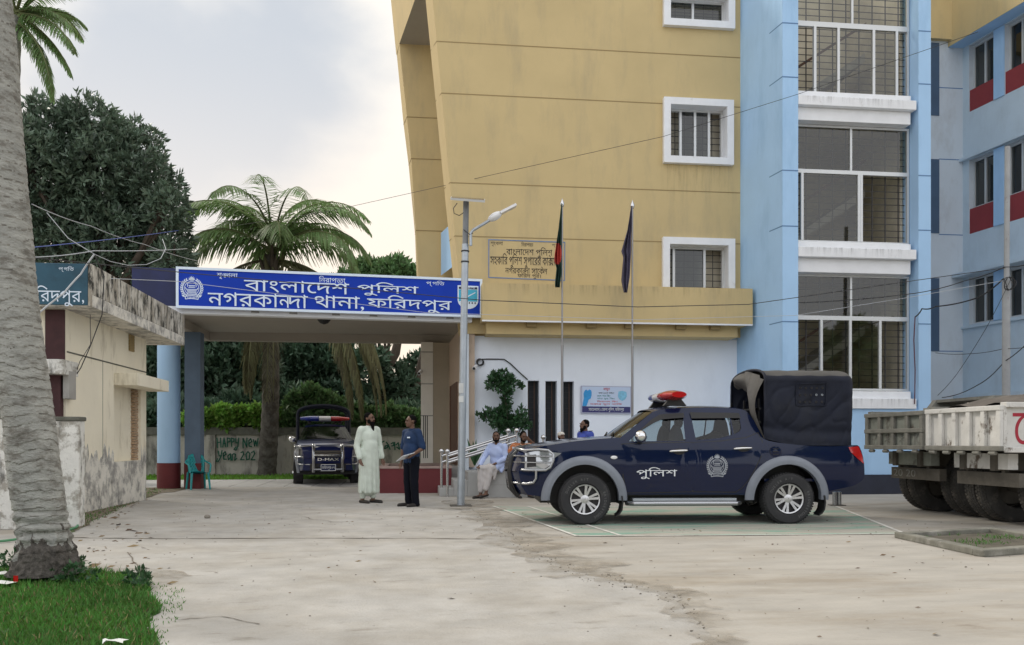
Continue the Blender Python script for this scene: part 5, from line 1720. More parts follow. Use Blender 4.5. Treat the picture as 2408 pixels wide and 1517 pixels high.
def lorry(label, X, Y0, Y1, panel, rib, side, cols, rowsn, heap):
    """rear faces -X; Y0 is the side nearer the camera"""
    t = thing('tipper_lorry', label, 'lorry', (X + 1.0, (Y0 + Y1) / 2, 0))
    zb_, zt_ = 1.08, 1.70
    LN = 3.4
    b = MB()
    b.box(X + .06, Y0 + .03, zb_, X + LN, Y0 + .09, zt_, side)
    b.box(X + .06, Y1 - .09, zb_, X + LN, Y1 - .03, zt_, side)
    b.box(X + .06, Y0 + .091, zb_, X + LN, Y1 - .091, zb_ + .06, rib)
    b.box(X + LN, Y0 + .03, zb_, X + LN + .06, Y1 - .03, zt_ + .25, side)
    for k in range(7):
        x = X + .35 + k * .5
        b.box(x, Y0 - .02, zb_ + .02, x + .08, Y0 + .028, zt_ - .03, rib if panel is not M_LWHITE else panel)
    b.box(X + .02, Y0 - .03, zt_ - .03, X + LN, Y0 + .10, zt_ + .04, panel if panel is M_LWHITE else rib)
    b.box(X + .02, Y0 - .03, zb_ - .02, X + LN, Y0 + .029, zb_ + .05, panel if panel is M_LWHITE else rib)
    b.box(X + .02, Y1 - .1, zt_ - .03, X + LN, Y1 + .03, zt_ + .04, rib)
    b.build('cargo_body', t, bevel=.008)
    b = MB()
    b.box(X + .0, Y0, zb_, X + .05, Y1, zt_, panel)
    for k in range(cols + 1):
        y = Y0 + (Y1 - Y0 - .09) * k / cols
        b.box(X - .055, y, zb_, X - .001, y + .09, zt_, rib if panel is not M_LWHITE else panel)
    for k in range(rowsn + 1):
        z = zb_ + (zt_ - .07 - zb_) * k / rowsn
        b.box(X - .065, Y0 - .01, z, X - .002, Y1 + .01, z + .07, rib if panel is not M_LWHITE else (panel if k else rib))
    for k in range(cols):
        y = Y0 + (Y1 - Y0) * (k + .5) / cols
        b.tube([(X - .04, y - .07, zb_ - .03), (X - .04, y + .07, zb_ - .03)], .03, rib, 8)
    b.build('tailgate', t, bevel=.01)
    b = MB()
    for y in (Y0 + .45, Y1 - .55): b.box(X + .2, y, .80, X + 5.0, y + .1, 1.05, M_CHAS)
    b.box(X + .25, Y0 + .25, .82, X + .40, Y1 - .25, 1.04, panel)
    b.box(X + .30, Y0 + .1, .58, X + .42, Y1 - .25, .77, M_CHAS)
    for y in (Y0 + .4, Y1 - .5): b.box(X + .31, y, .771, X + .38, y + .06, .819, M_CHAS)
    b.tube([(X + 1.12, Y0 + .1, .54), (X + 1.12, Y1 - .1, .54)], .09, M_CHAS, 10)
    b.build('chassis', t)
    for y, sd in ((Y0 + .13, -1), (Y0 + .38, -1), (Y1 - .38, 1), (Y1 - .13, 1)):
        w = wheel(t, .12, y - (Y0 + Y1) / 2, .54, .54, sd, rubber=M_TYRE2, spokes=False)
    for y, sd in ((Y0 + .2, -1), (Y1 - .2, 1)):
        wheel(t, 3.6, y - (Y0 + Y1) / 2, .45, .45, sd, rubber=M_TYRE2, spokes=False)
    b = MB()
    cx = X + LN + .15
    b.prism([(cx, Y0 + .05, .7), (cx + 1.5, Y0 + .05, .7), (cx + 1.5, Y0 + .05, 1.4), (cx + 1.25, Y0 + .05, 2.15), (cx, Y0 + .05, 2.15)], (0, Y1 - Y0 - .1, 0), panel if panel is M_LWHITE else M_LDARK)
    b.prism([(cx + .3, Y0 + .044, 1.4), (cx + 1.2, Y0 + .044, 1.4), (cx + 1.0, Y0 + .044, 2.0), (cx + .3, Y0 + .044, 2.0)], (0, -.006, 0), M_BLACK)
    b.build('cab', t, bevel=.03)
    if heap:
        rows = []
        for i in range(13):
            q = i / 12; row = []
            for j in range(13):
                p = j / 12
                z = zt_ + .02 + .20 * math.sin(math.pi * q) ** .6 * math.sin(math.pi * p) ** .5 + .03 * math.sin(q * 17 + p * 11)
                row.append((X + .12 + (LN - .15) * q, Y0 + .1 + (Y1 - Y0 - .2) * p, z))
            rows.append(row)
        b = MB(); b.grid(rows, M_HEAP); tag(b.build('tarpaulin', smooth=60), 'dark tarpaulin bulging over the load of the white lorry', 'tarpaulin')
    return t
lw = lorry('chipped white tipper lorry with red script on its side, nearest at the right edge', 7.87, 10.51, 12.18, M_LWHITE, M_LRIB, M_LWHITE, 5, 1, True)
lg = lorry('grey green tipper lorry with ribbed tailgate, half hidden behind the white lorry', 8.0, 12.46, 14.17, M_LGREY, M_LRIB, M_LDARK, 4, 2, False)
b = MB()
put_text(b, ['ে' + 'মা'], lambda x, z: (x, 10.538, z), (8.02, 1.17, 8.75, 1.64), M_REDT)
b.build('lettering', lw)
for i, ch in enumerate('K**P'):
    y = 12.46 + 1.71 * (i + .5) / 4
    b = MB(); put_text(b, ch, lambda s, z: (7.995, -s, z), (-(y + .09), 1.16, -(y - .09), 1.34), M_FADED); b.build('painted_letter', lg)
b = MB(); put_text(b, ['20 20'], lambda s, z: (8.296, -s, z), (-13.85, .62, -13.2, .74), M_FADED); b.build('bumper_number', lg)
b = MB(); put_text(b, ['২'], lambda x, z: (x, 12.486, z), (8.12, 1.28, 8.28, 1.55), M_DECALG); b.build('side_number', lg)
b = MB()
hx = 11.0
b.prism([(9.0, 12.5, 1.70), (9.9, 12.5, 1.70), (9.75, 12.5, 1.95), (9.2, 12.5, 1.95)], (0, .12, 0), M_LRIB)
b.prism([(9.0, 14.0, 1.70), (9.9, 14.0, 1.70), (9.75, 14.0, 1.95), (9.2, 14.0, 1.95)], (0, .12, 0), M_LRIB)
b.box(9.2, 12.621, 1.90, 9.75, 13.999, 1.95, M_LRIB)
b.build('load_guard', lg)
# ------------------------------------------------------------------ foliage
M_FICUS = mat('ficus_leaf', (0.118, 0.172, 0.122), 0.33, var=0.3, scale=0.8, island=0.5, trans=0.25)
M_FARLEAF = mat('far_leaf', (0.068, 0.125, 0.078), 0.6, var=0.35, scale=0.35, island=0.4, trans=0.18)
M_MIDLEAF = mat('mid_leaf', (0.095, 0.18, 0.065), 0.6, var=0.3, scale=0.5, island=0.4, trans=0.25)
M_VINE = mat('bright_vine_leaf', (0.17, 0.33, 0.055), 0.6, var=0.3, scale=1.2, island=0.35, trans=0.35)
M_PALM = mat('palm_leaflet', (0.165, 0.265, 0.10), 0.5, var=0.25, scale=0.7, island=0.35, trans=0.38)
M_PALMD = mat('dry_palm_leaflet', (0.125, 0.125, 0.06), 0.8, var=0.3, scale=0.8, island=0.4, trans=0.2)
M_SHRUB = mat('shrub_leaf', (0.035, 0.095, 0.035), 0.5, var=0.25, scale=2, island=0.4, trans=0.2)
M_BARK = mat('dark_bark', (0.07, 0.055, 0.042), 0.95, var=0.3, scale=4, bump=0.6, bscale=15)
M_PBARK = mat('palm_bark', (0.325, 0.325, 0.30), 0.95, var=0.22, scale=6, bump=0.8, bscale=30, stretch=(1, 1, 2.2), c2=(0.17, 0.16, 0.14), fac2=(0.5, 0.64), s2=5.0, dirt=((0.36, 0.36, 0.34), 9.0, .60, .70, (1, 1, 1.5)))
M_PBARKD = mat('palm_root_bark', (0.095, 0.085, 0.075), 1.0, var=0.4, scale=14, bump=1.0, bscale=40, stretch=(2, 2, 1))

def leafmesh(P, D, S, Ln, Wd, bend=0.0):
    """P base points, D unit directions, S unit sideways vectors; diamond leaves"""
    n = len(P)
    Ln = np.broadcast_to(Ln, (n,))[:, None]; Wd = np.broadcast_to(Wd, (n,))[:, None]
    V = np.empty((n, 4, 3))
    N_ = np.cross(D, S)
    V[:, 0] = P; V[:, 1] = P + D * Ln * .45 + S * Wd * .5 + N_ * Ln * bend
    V[:, 2] = P + D * Ln; V[:, 3] = P + D * Ln * .45 - S * Wd * .5 + N_ * Ln * bend
    return V.reshape(-1, 3)
def build_leaves(name, V, m, parent=None, kind=None):
    off = ORG[parent.name] if parent is not None else Vector((0, 0, 0))
    V = V - np.array(off)
    n = len(V) // 4
    me = bpy.data.meshes.new(name)
    me.vertices.add(len(V)); me.vertices.foreach_set('co', V.astype(np.float32).ravel())
    me.loops.add(len(V)); me.loops.foreach_set('vertex_index', np.arange(len(V), dtype=np.int32))
    me.polygons.add(n); me.polygons.foreach_set('loop_start', np.arange(0, len(V), 4, dtype=np.int32))
    me.update(calc_edges=True)
    me.materials.append(m)
    o = bpy.data.objects.new(name, me); COL.objects.link(o)
    if parent is not None: o.parent = parent
    if kind: o['kind'] = kind
    ORG[o.name] = Vector((0, 0, 0))
    return o
def unit(a): return a / (np.linalg.norm(a, axis=-1, keepdims=True) + 1e-9)
def side_of(D):
    r = NR.normal(size=D.shape); return unit(np.cross(D, r))
def crown(clumps, tips, k, ln, wd, up=.25, shell=(.72, 1.05)):
    """rosettes of k leaves at twig tips spread over the shells of the clumps"""
    C = np.array([c[:3] for c in clumps]); Rr = np.array([c[3] for c in clumps])
    w = Rr ** 2 / (Rr ** 2).sum()
    ci = NR.choice(len(C), size=tips, p=w)
    d = unit(NR.normal(size=(tips, 3))); d[:, 2] = d[:, 2] * .9 + .1
    d = unit(d)
    # uneven outline: radius varies with direction
    rr = Rr[ci] * NR.uniform(shell[0], shell[1], tips) * (1 + .18 * np.sin(d[:, 0] * 7 + ci) * np.sin(d[:, 2] * 6 + ci * 2))
    T = C[ci] + d * rr[:, None]
    T = np.repeat(T, k, 0); d = np.repeat(d, k, 0)
    D = unit(d * .55 + NR.normal(size=d.shape) * .6 + np.array([0, 0, up]))
    L_ = NR.uniform(.7, 1.25, len(T)) * ln
    return leafmesh(T + NR.normal(size=T.shape) * ln * .15, D, side_of(D), L_, L_ * wd / ln, .06)
def limbs(b, base, clumps, r0, m, fork=.45):
    base = Vector(base)
    cen = sum((Vector(c[:3]) for c in clumps), Vector()) / len(clumps)
    f = base.lerp(Vector((cen.x, cen.y, min(c[2] for c in clumps))), fork * 1.6)
    b.tube([base, base.lerp(f, .5) + Vector((.08, 0, 0)), f], [r0 * 1.25, r0, r0 * .8], m, 10)
    for c in clumps:
        e = Vector(c[:3]); md = f.lerp(e, .5) + Vector((rnd.uniform(-.3, .3), rnd.uniform(-.3, .3), rnd.uniform(-.1, .4))) * c[3] * .4
        b.tube([f, md, e], [r0 * .55, r0 * .35, r0 * .12], m, 7)
        for _ in range(4):
            q = e + Vector((rnd.gauss(0, 1), rnd.gauss(0, 1), rnd.gauss(0, 1))).normalized() * c[3] * .8
            b.tube([md, e.lerp(q, .4), q], [r0 * .2, r0 * .12, r0 * .04], m, 5)
def pxclumps(lst, Y, spread=1.0):
    out = []
    for (u, v, r) in lst:
        y = Y + rnd.uniform(-spread, spread)
        p = at(u, v, y); out.append((p.x, p.y, p.z, r * y / FPX))
    return out

# the broad ficus behind the guard house
cl = pxclumps([(120, 318, 76), (210, 318, 78), (312, 358, 68), (110, 430, 95), (230, 425, 105), (338, 445, 78), (395, 490, 48), (150, 560, 95), (270, 560, 105), (370, 575, 75), (60, 370, 78), (50, 520, 85), (410, 610, 42)], 26, 1.3)
tr = thing('ficus_tree', 'broad dark leaved tree with dense rounded crown behind the guard house', 'tree', (at(230, 900, 26).x, 26, 0))
b = MB(); limbs(b, (at(230, 900, 26).x, 26, 0), cl, .32, M_BARK); b.build('trunk', tr, smooth=60)
build_leaves('crown', crown(cl, 6600, 8, .21, .068, shell=(.6,1.06)), M_FICUS, tr)

# palms
def frond(base, az, e0, e1, L_, nl=56, pw=1.3, ll=.75, droop=.5, wd=.045, twist=0.0, dry=False):
    """returns rachis path and leaflet vertices"""
    base = Vector(base); h = Vector((math.cos(az), math.sin(az), 0))
    P = [base]; n = 18
    for i in range(n):
        t = i / (n - 1); e = e0 + (e1 - e0) * t ** pw
        P.append(P[-1] + (h * math.cos(e) + Vector((0, 0, math.sin(e)))) * (L_ / n))
    A, Dv, Ls = [], [], []
    sd = Vector((-h.y, h.x, 0))
    for k in range(nl):
        t = .10 + .90 * k / nl
        x = t * n; i = min(int(x), n - 1); p = P[i].lerp(P[i + 1], x - i)
        tg = (P[i + 1] - P[i]).normalized()
        up = sd.cross(tg)
        for s_ in (-1, 1):
            d = (sd * s_ * (.8 + .1 * rnd.random()) + tg * (.45 + .4 * t) + Vector((0, 0, -1)) * droop * (.5 + rnd.random() * .8) - up * .0)
            A.append(p); Dv.append(d.normalized()); Ls.append(ll * (math.sin(math.pi * (.18 + .80 * t)) ** .7) * rnd.uniform(.8, 1.1))
    A, Dv, Ls = np.array([tuple(a) for a in A]), np.array([tuple(d) for d in Dv]), np.array(Ls)
    # two segments per leaflet, the outer one hanging more
    S = unit(np.cross(Dv, np.array([0, 0, 1.0])) + 1e-6)
    m1 = A + Dv * Ls[:, None] * .5
    D2 = unit(Dv + np.array([0, 0, -.55 * (droop + .3)]))
    V1 = np.empty((len(A), 4, 3)); w = wd
    V1[:, 0] = A - S * w * .3; V1[:, 1] = A + S * w * .3; V1[:, 2] = m1 + S * w * .5; V1[:, 3] = m1 - S * w * .5
    V2 = np.empty((len(A), 4, 3)); e_ = m1 + D2 * Ls[:, None] * .55
    V2[:, 0] = m1 - S * w * .5; V2[:, 1] = m1 + S * w * .5; V2[:, 2] = e_ + S * w * .08; V2[:, 3] = e_ - S * w * .08
    return P, np.vstack([V1.reshape(-1, 3), V2.reshape(-1, 3)])
M_RACH = mat('palm_rachis', (0.13, 0.15, 0.06), .7, var=.2)
def palm(label, base, top, r0, r1, fronds, dead, ll=.75, wd=.05, group=None, sheath=True, bark=None):
    t = thing('palm_tree', label, 'palm tree', tuple(base), 0, group)
    base, top = Vector(base), Vector(top)
    b = MB(); pts, rr = [], []
    n = 46
    for i in range(n + 1):
        q = i / n; pts.append(base.lerp(top, q) + Vector((.06 * math.sin(q * 5), 0, 0)))
        r_ = r0 + (r1 - r0) * q ** .7
        rr.append(r_ * (1.0 + (.05 if i % 2 else -.03)) * (1.25 if i == 0 else 1))
    b.tube(pts, rr, bark or M_PBARK, 14)
    b.build('trunk', t, smooth=50)
    G, D_, rb = [], [], MB()
    for f in fronds:
        P, V = frond(top + Vector((rnd.uniform(-.08, .08), rnd.uniform(-.08, .08), rnd.uniform(-.1, .15))), *f[:4], ll=ll, wd=wd, droop=f[4] if len(f) > 4 else .5)
        G.append(V); rb.tube(P, [.045 - .040 * i / len(P) for i in range(len(P))], M_RACH, 5)
    for f in dead:
        P, V = frond(top + Vector((rnd.uniform(-.1, .1), rnd.uniform(-.1, .1), -.25)), *f[:4], nl=70, pw=.55, ll=ll * 1.0, wd=wd, droop=1.0)
        D_.append(V); rb.tube(P, [.05 - .042 * i / len(P) for i in range(len(P))], M_PALMD, 5)
    rb.build('frond_stalks', t)
    build_leaves('fronds', np.vstack(G), M_PALM, t)
    if D_: build_leaves('dry_fronds', np.vstack(D_), M_PALMD, t)
    if sheath:
        b = MB()
        for k in range(14):
            a = k * 2.4; d = Vector((math.cos(a), math.sin(a), 0))
            h_ = rnd.uniform(.2, 2.6)
            p = top - Vector((0, 0, h_)) + d * (r1 * .9)
            b.tube([p, p + d * .12 + Vector((0, 0, .35)), p + d * .25 + Vector((0, 0, .6 + rnd.random() * .2))], [.10, .075, .02], M_PALMD if k % 2 else M_BARK, 6)
        b.build('leaf_sheaths', t, smooth=60)
    return t
R_ = lambda a: math.radians(a)
pb, pt = atg(627, 1122), at(642, 600, 29.0)
fr = []
for az, e0, e1, L_, dr in ((180, 70, -60, 4.3, .4), (165, 76, -45, 4.3, .4), (200, 66, -62, 4.2, .5), (178, 48, -70, 3.9, .6), (190, 26, -78, 3.6, .8), (150, 60, -50, 3.8, .4), (205, 40, -72, 3.8, .7), 
                           (0, 70, -60, 4.4, .4), (14, 76, -45, 4.4, .4), (-18, 66, -62, 4.4, .5), (6, 48, -70, 4.1, .6), (-8, 26, -78, 3.9, .8), (32, 60, -50, 3.8, .4), (-28, 40, -72, 4.0, .7), 
                           (-90, 76, -45, 4.2, .4), (-62, 72, -52, 4.3, .5), (-118, 72, -52, 4.2, .5), (-75, 45, -70, 3.6, .8), 
                           (90, 72, -50, 4.0, .4), (60, 66, -55, 4.0, .5), (120, 66, -55, 4.0, .5), (40, 82, -20, 3.8, .3), (140, 80, -25, 3.8, .3), (110, 35, -70, 3.4, .8)):
    fr.append((R_(az), R_(e0), R_(e1), L_, dr))
dead = [(R_(a), R_(e0), R_(-88), L_) for a, e0, L_ in ((186, 8, 6.0), (-80, -50, 5.0), (-28, -8, 6.6), (-24, -4, 6.8), (-5, 2, 6.8), (-8, 6, 7.0), (-2, 9, 7.0), (160, -55, 4.5), (-120, -50, 4.6), (175, -65, 4.6), (-100, -65, 4.8))]
palm('coconut palm with drooping crown rising behind the blue sign board', (pb.x, pb.y, 0), pt, .32, .25, fr, dead, ll=.95, wd=.055, bark=mat('dark_palm_bark', (.105, .098, .085), .95, var=.3, scale=5, bump=.7, bscale=20, c2=(.05, .042, .034), fac2=(.45, .6), s2=3))
tp_ = at(38, 40, 21.5)
fr = [(R_(a), R_(e0), R_(e1), L_, dr) for a, e0, e1, L_, dr in ((5, 38, -48, 1.75, .2), (-12, 12, -58, 1.75, .3), (-25, -10, -66, 2.3, .5), (20, 60, -5, 1.7, .2), (-8, -30, -70, 2.2, .5), (-50, 40, -70, 2.2, .4), (-30, -35, -80, 2.2, .8), (60, 50, -50, 2.2, .3), (120, 50, -50, 2.2, .3), (175, 50, -40, 2.2, .3), (200, 20, -60, 2.2, .3), (-90, 60, -40, 2.0, .3), (-15, -50, -85, 2.3, .8))]
palm('feathery date palm behind the leaning trunk in the top left corner', (tp_.x - .3, 21.5, 0), tp_, .22, .17, fr, [], ll=.55, wd=.035, sheath=False)

# leaning palm trunk in the foreground
pt_ = thing('palm_tree', 'leaning grey palm trunk with ringed bark growing from the grass', 'palm tree', tuple(atg(106, 1345)))
b = MB()
Yp = 7.75
prof = [(1348, 104, 150), (1335, 104, 140), (1310, 106, 128), (1290, 106, 116), (1278, 105, 108), (1255, 103, 106), (1228, 99, 103), (1150, 88, 106), (1070, 77, 105), (1000, 69, 103), (900, 52, 105), (850, 44, 106), (720, 30, 105), (600, 17, 104), (450, 2, 103), (300, -7, 102), (150, -20, 101), (0, -33, 100), (-250, -58, 98), (-600, -95, 96)]
pts, rr = [], []
for i in range(len(prof) - 1):
    for k in range(40):
        q = k / 40
        v, u, w = [prof[i][j] + (prof[i + 1][j] - prof[i][j]) * q for j in range(3)]
        p = at(u, v, Yp); pts.append(p); rr.append(w / 2 * Yp / FPX)
from mathutils import noise as mnoise
NCOL = 110
def saw_(a, z, x):
    w = .9 * mnoise.noise(Vector((math.cos(a) * .8, math.sin(a) * .8, z * 1.7))) + .25 * mnoise.noise(Vector((math.cos(a) * 3, math.sin(a) * 3, z * 5)))
    return (z * 12.5 + w) % 1.0
rows = []
for i, (p, r_) in enumerate(zip(pts, rr)):
    row = []
    for k in range(NCOL):
        a = 2 * math.pi * k / NCOL
        z = p.z; ca, sa = math.cos(a), math.sin(a)
        sw = saw_(a, z, 0)
        nf = mnoise.noise(Vector((ca * 9, sa * 9, z * 16)))
        if z > .45: lump = .035 * (1 - sw) + .022 * nf + .02 * mnoise.noise(Vector((ca * 2, sa * 2, z * 3)))
        else: lump = .10 * mnoise.noise(Vector((ca * 5, sa * 5, z * 14))) + .06 * mnoise.noise(Vector((ca * 13, sa * 13, z * 30)))
        if .26 < z < .62: lump += .05 * math.sin(z * 58 + mnoise.noise(Vector((ca, sa, z * 2))) * 4)
        rad = r_ * (1 + lump + .03 * math.sin(a * 3 + z * 4.1))
        row.append((p.x + rad * ca, p.y + rad * sa, z))
    rows.append(row)
b.grid(rows, M_PBARK, True)
di = b.mi(M_PBARKD)
ci = b.mi(mat('ring_scar', (.19, .18, .16), 1.0, var=.4, scale=12))
for f in range(len(b.f)):
    z = pts[f // NCOL].z; a = 2 * math.pi * (f % NCOL) / NCOL
    g = mnoise.noise(Vector((math.cos(a) * 4, math.sin(a) * 4, z * 7)))
    hatch = mnoise.noise(Vector((math.cos(a) * 26, math.sin(a) * 26, z * 9)))
    if (saw_(a, z, 0) > .90 and g > -.15): b.m[f] = ci
    if z < .34 + .22 * g: b.m[f] = di
b.build('trunk', pt_, smooth=50)
b = MB()
tp2 = pts[-1]
V = []
for k in range(9):
    P, v_ = frond(tp2, k * .7, R_(50), R_(-50), 3.0, ll=.7, wd=.05); V.append(v_)
build_leaves('fronds', np.vstack(V), M_PALM, pt_)

# trees beyond the boundary wall
BT = [
    ('dense dark tree filling the left of the view under the carport', [(470, 880, 70), (540, 850, 70), (520, 940, 75), (590, 900, 70), (455, 960, 55)], 37, 5200, M_FARLEAF),
    ('dark tree right of the coconut palm trunk, under the carport', [(690, 860, 75), (770, 850, 65), (740, 930, 75), (660, 930, 60), (800, 950, 50)], 39, 4600, M_FARLEAF),
    ('tree with bare forked limbs against the sky at the carport right end', [(870, 860, 42), (930, 930, 60), (990, 880, 50), (880, 960, 60), (1010, 950, 50)], 36, 1300, M_FARLEAF),
    ('tall dark tree filling the gap beside the blue carport column', [(360, 900, 60), (420, 860, 60), (380, 980, 60), (330, 820, 60)], 36, 3200, M_FARLEAF),
    ('mid green tree showing over the sign board right of the palm', [(870, 660, 48), (930, 660, 50), (975, 680, 50), (900, 730, 60), (820, 690, 45)], 48, 4200, M_MIDLEAF),
    ('far dark tree low behind the palms, its crown hidden by the sign', [(600, 760, 90), (730, 770, 90), (520, 780, 80), (660, 830, 80)], 46, 3600, M_FARLEAF),
    ('dark undergrowth tree low behind the boundary wall', [(500, 1000, 45), (620, 995, 45), (740, 1000, 45), (860, 1000, 45), (960, 1000, 45), (680, 960, 45), (560, 970, 45), (430, 1000, 45), (380, 1000, 45)], 33, 5000, M_FARLEAF),
]
for lb, lst, Y, n, m in BT:
    cl = pxclumps(lst, Y, 1.5)
    cx = sum(c[0] for c in cl) / len(cl)
    t = thing('background_tree', lb, 'tree', (cx, Y, 0), 0, 'trees beyond the boundary wall')
    b = MB(); limbs(b, (cx, Y, 0), cl, .26, M_BARK, .3)
    if 'bare forked' in lb:
        for path in ([(965, 1010), (950, 930), (905, 870), (880, 815), (870, 760)], [(955, 950), (985, 880), (1000, 820), (1010, 760)], [(905, 870), (930, 830), (938, 790)]):
            b.tube([at(u, v, Y) for u, v in path], [.24, .2, .16, .12, .1][:len(path)], M_BARK, 8)
    b.build('trunk', t, smooth=60)
    build_leaves('crown', crown(cl, n, 5, .34, .15), m, t)
for lb, lst, Y, n, m, ln in (('bright green creeper spilling over the wall left of the palm', [(480, 985, 18), (520, 975, 18), (560, 975, 18), (600, 975, 18), (640, 980, 18), (540, 995, 15), (620, 995, 15), (450, 985, 16)], 30.6, 1500, M_VINE, .2),
                             ('leafy green shrub over the wall just behind the parked pickup', [(700, 950, 25), (730, 930, 22), (760, 950, 28), (720, 980, 28), (790, 960, 25), (815, 985, 22), (680, 985, 22)], 30.9, 1700, M_MIDLEAF, .2),
                             ('pale green shrub over the wall behind the two standing men', [(870, 985, 22), (915, 980, 24), (950, 985, 22), (985, 990, 20), (845, 965, 14)], 30.9, 1100, M_MIDLEAF, .2)):
    cl = pxclumps(lst, Y, .2)
    t = thing('wall_creeper' if 'creeper' in lb else 'shrub', lb, 'shrub', (cl[0][0], Y + .4, 0))
    b = MB(); limbs(b, (cl[len(cl) // 2][0], Y + .4, 0), cl, .05, M_BARK, .5); b.build('stem', t)
    build_leaves('leaves', crown(cl, n, 5, ln, ln * .55), m, t)
# unseen trees behind the viewer, added for dark reflections in paint and glass
for k, (x, y, h, r_) in enumerate(((-16, -22, 6.5, 4.0), (-7, -26, 7.0, 4.2), (2, -23, 6.0, 3.8), (11, -26, 7.0, 4.4), (20, -22, 6.5, 4.0), (28, -14, 6.5, 4.0))):
    cl = [(x + rnd.uniform(-1, 1) * r_ * .6, y + rnd.uniform(-1, 1) * r_ * .5, h * rnd.uniform(.45, 1.05), r_ * rnd.uniform(.45, .65)) for _ in range(7)]
    t = thing('background_tree', 'unseen bushy tree behind the viewer, added for dark reflections', 'tree', (x, y, 0), 0, 'trees behind the viewer')
    b = MB(); limbs(b, (x, y, 0), cl, .28, M_BARK, .4); b.build('trunk', t, smooth=60)
    build_leaves('crown', crown(cl, 2200, 5, .55, .3), M_MIDLEAF, t)

# grass
def blades(poly, n, h, w, m, name, seed, z0=.0, dens=None):
    P = np.array(poly); mn, mx = P.min(0), P.max(0)
    A, B = P, np.roll(P, -1, 0)
    X = NR.uniform(mn, mx, size=(n * 3, 2))
    wn, c = windnum(X, A, B)
    X = X[c % 2 == 1][:n]
    if dens is not None: X = X[dens(X)]
    k = len(X)
    base = np.column_stack([X, np.full(k, z0)])
    D = unit(np.column_stack([NR.normal(0, .55, k), NR.normal(0, .55, k), np.ones(k)]))
    H = h * NR.uniform(.45, 1.3, k)
    S = side_of(D); S[:, 2] *= .2; S = unit(S)
    return build_leaves(name, leafmesh(base, D, S, H, w * NR.uniform(.7, 1.3, k), .08), m, None, 'stuff')
gpoly = jag(gp([(-400, 1345), (0, 1342), (60, 1330), (180, 1340), (300, 1352), (345, 1372), (352, 1400), (372, 1425), (362, 1450), (345, 1478), (372, 1500), (360, 1530), (330, 1620), (250, 1800), (-700, 1800)]), .05, 5, 21)
sheet('grass_soil', [gpoly], .006, M_TURF)
blades(gpoly, 38000, .055, .010, M_BLADE, 'grass', 1)
blades(gpoly, 3500, .06, .010, mat('dry_grass_blade', (.26, .22, .10), .8, island=.4, trans=.2), 'grass', 7)
blades(gpoly, 5000, .09, .009, M_BLADE, 'grass', 8)
fringe = jag(gp([(300, 1345), (420, 1385), (430, 1440), (380, 1480), (400, 1517), (340, 1560), (300, 1500), (320, 1400)]), .05, 4, 31)
blades(fringe, 700, .035, .008, M_BLADE, 'grass', 2)
g3 = [(-13, y1 + .02), (6, y1 + .02), (6, 30.3), (-13, 30.3)]
blades(g3, 16000, .13, .04, M_BLADE2, 'grass', 3)
blades(gp([(160, 1262), (155, 1215), (330, 1150), (400, 1150), (300, 1190), (230, 1225)]), 1500, .05, .012, M_BLADE, 'grass', 4)
# weeds round the trunk foot
for lb_, px, n_ in (('broad leaved weeds clustered at the foot of the leaning palm trunk', ((60, 1345, .12), (90, 1362, .10), (130, 1365, .10), (165, 1372, .09), (40, 1335, .14), (185, 1350, .08), (215, 1375, .06)), 240), ('small tuft of dark weeds on the grass edge right of the palm trunk', ((325, 1374, .08), (340, 1384, .06)), 50)):
    t = thing('weed', lb_, 'weed', tuple(atg(px[0][0], px[0][1])))
    cl = [(*atg(u, v, .02)[:2], .07, r_) for u, v, r_ in px]
    build_leaves('leaves', crown(cl, n_, 4, .05, .026, up=.5), M_SHRUB, t)

# ------------------------------------------------------------------ things around the entrance
b = MB()
PX0, PX1, PY0, PY1, PH = 1.50, 8.6, 18.25, 20.39, .56
b.box(PX0, PY0, 0, PX1, PY1, PH - .03, M_CONC); b.box(PX0 - .015, PY0 - .015, PH - .029, PX1, PY1, PH, M_CONC)
for k in range(12): b.box(PX0 + .02 + k * .6, PY0 - .003, .01, PX0 + .03 + k * .6, PY0 + .01, PH - .032, M_CONCD)
b.box(PX0, PY0 - .0035, .27, PX1, PY0 + .01, .28, M_CONCD)
tag(b.build('raised_platform', bevel=.01), 'grey tiled platform along the white wall, behind the covered pickup', 'platform')
b = MB()
for i in range(3):
    b.box(.55 + i * .316, 18.75, .002, .55 + (i + 1) * .316 - .002, 20.15, .185 * (i + 1) - .005 * (i + 1), M_CONC)
tag(b.build('steps', bevel=.01), 'three grey steps climbing right to the platform beside the lamp post', 'steps')
def handrail(label, y, x0, x1, xs):
    t = thing('handrail', label, 'handrail', (x0, y, 0), 0, 'stainless handrails at the entrance')
    tops = []
    for x, z0 in xs:
        h = .95
        b = MB(); b.tube([(x, y, z0), (x, y, z0 + h)], .028, M_STEEL, 12); b.lathe([(.05, 0), (.05, .012)], (x, y, z0), M_STEEL, 14, caps=True)
        p = b.build('post', t, smooth=50)
        b = MB(); b.ell((x, y, z0 + h + .05), .058, M_STEEL, 16, 10); b.build('ball_cap', p, smooth=80)
        tops.append(Vector((x, y, z0 + h - .06)))
    b = MB()
    for dz in (0, -.14): b.tube([q + Vector((0, 0, dz)) for q in tops[:2]], .026, M_STEEL, 10)
    b.build('rail', t, smooth=50)
pA, pB = at(1040, 1120, 18.75), at(1052, 1120, 18.45)
handrail('stainless handrail with ball caps, the farther one beside the steps', 18.95, pA.x, 2, [(at(1038, 1120, 18.95).x, 0.0), (at(1195, 1060, 18.95).x, .56 - .1)])
handrail('stainless handrail with ball caps, nearer the lamp post, ending behind the seated man', 18.60, pB.x, 2, [(at(1052, 1120, 18.6).x, 0.0), (at(1215, 1060, 18.6).x, .56 - .1)])
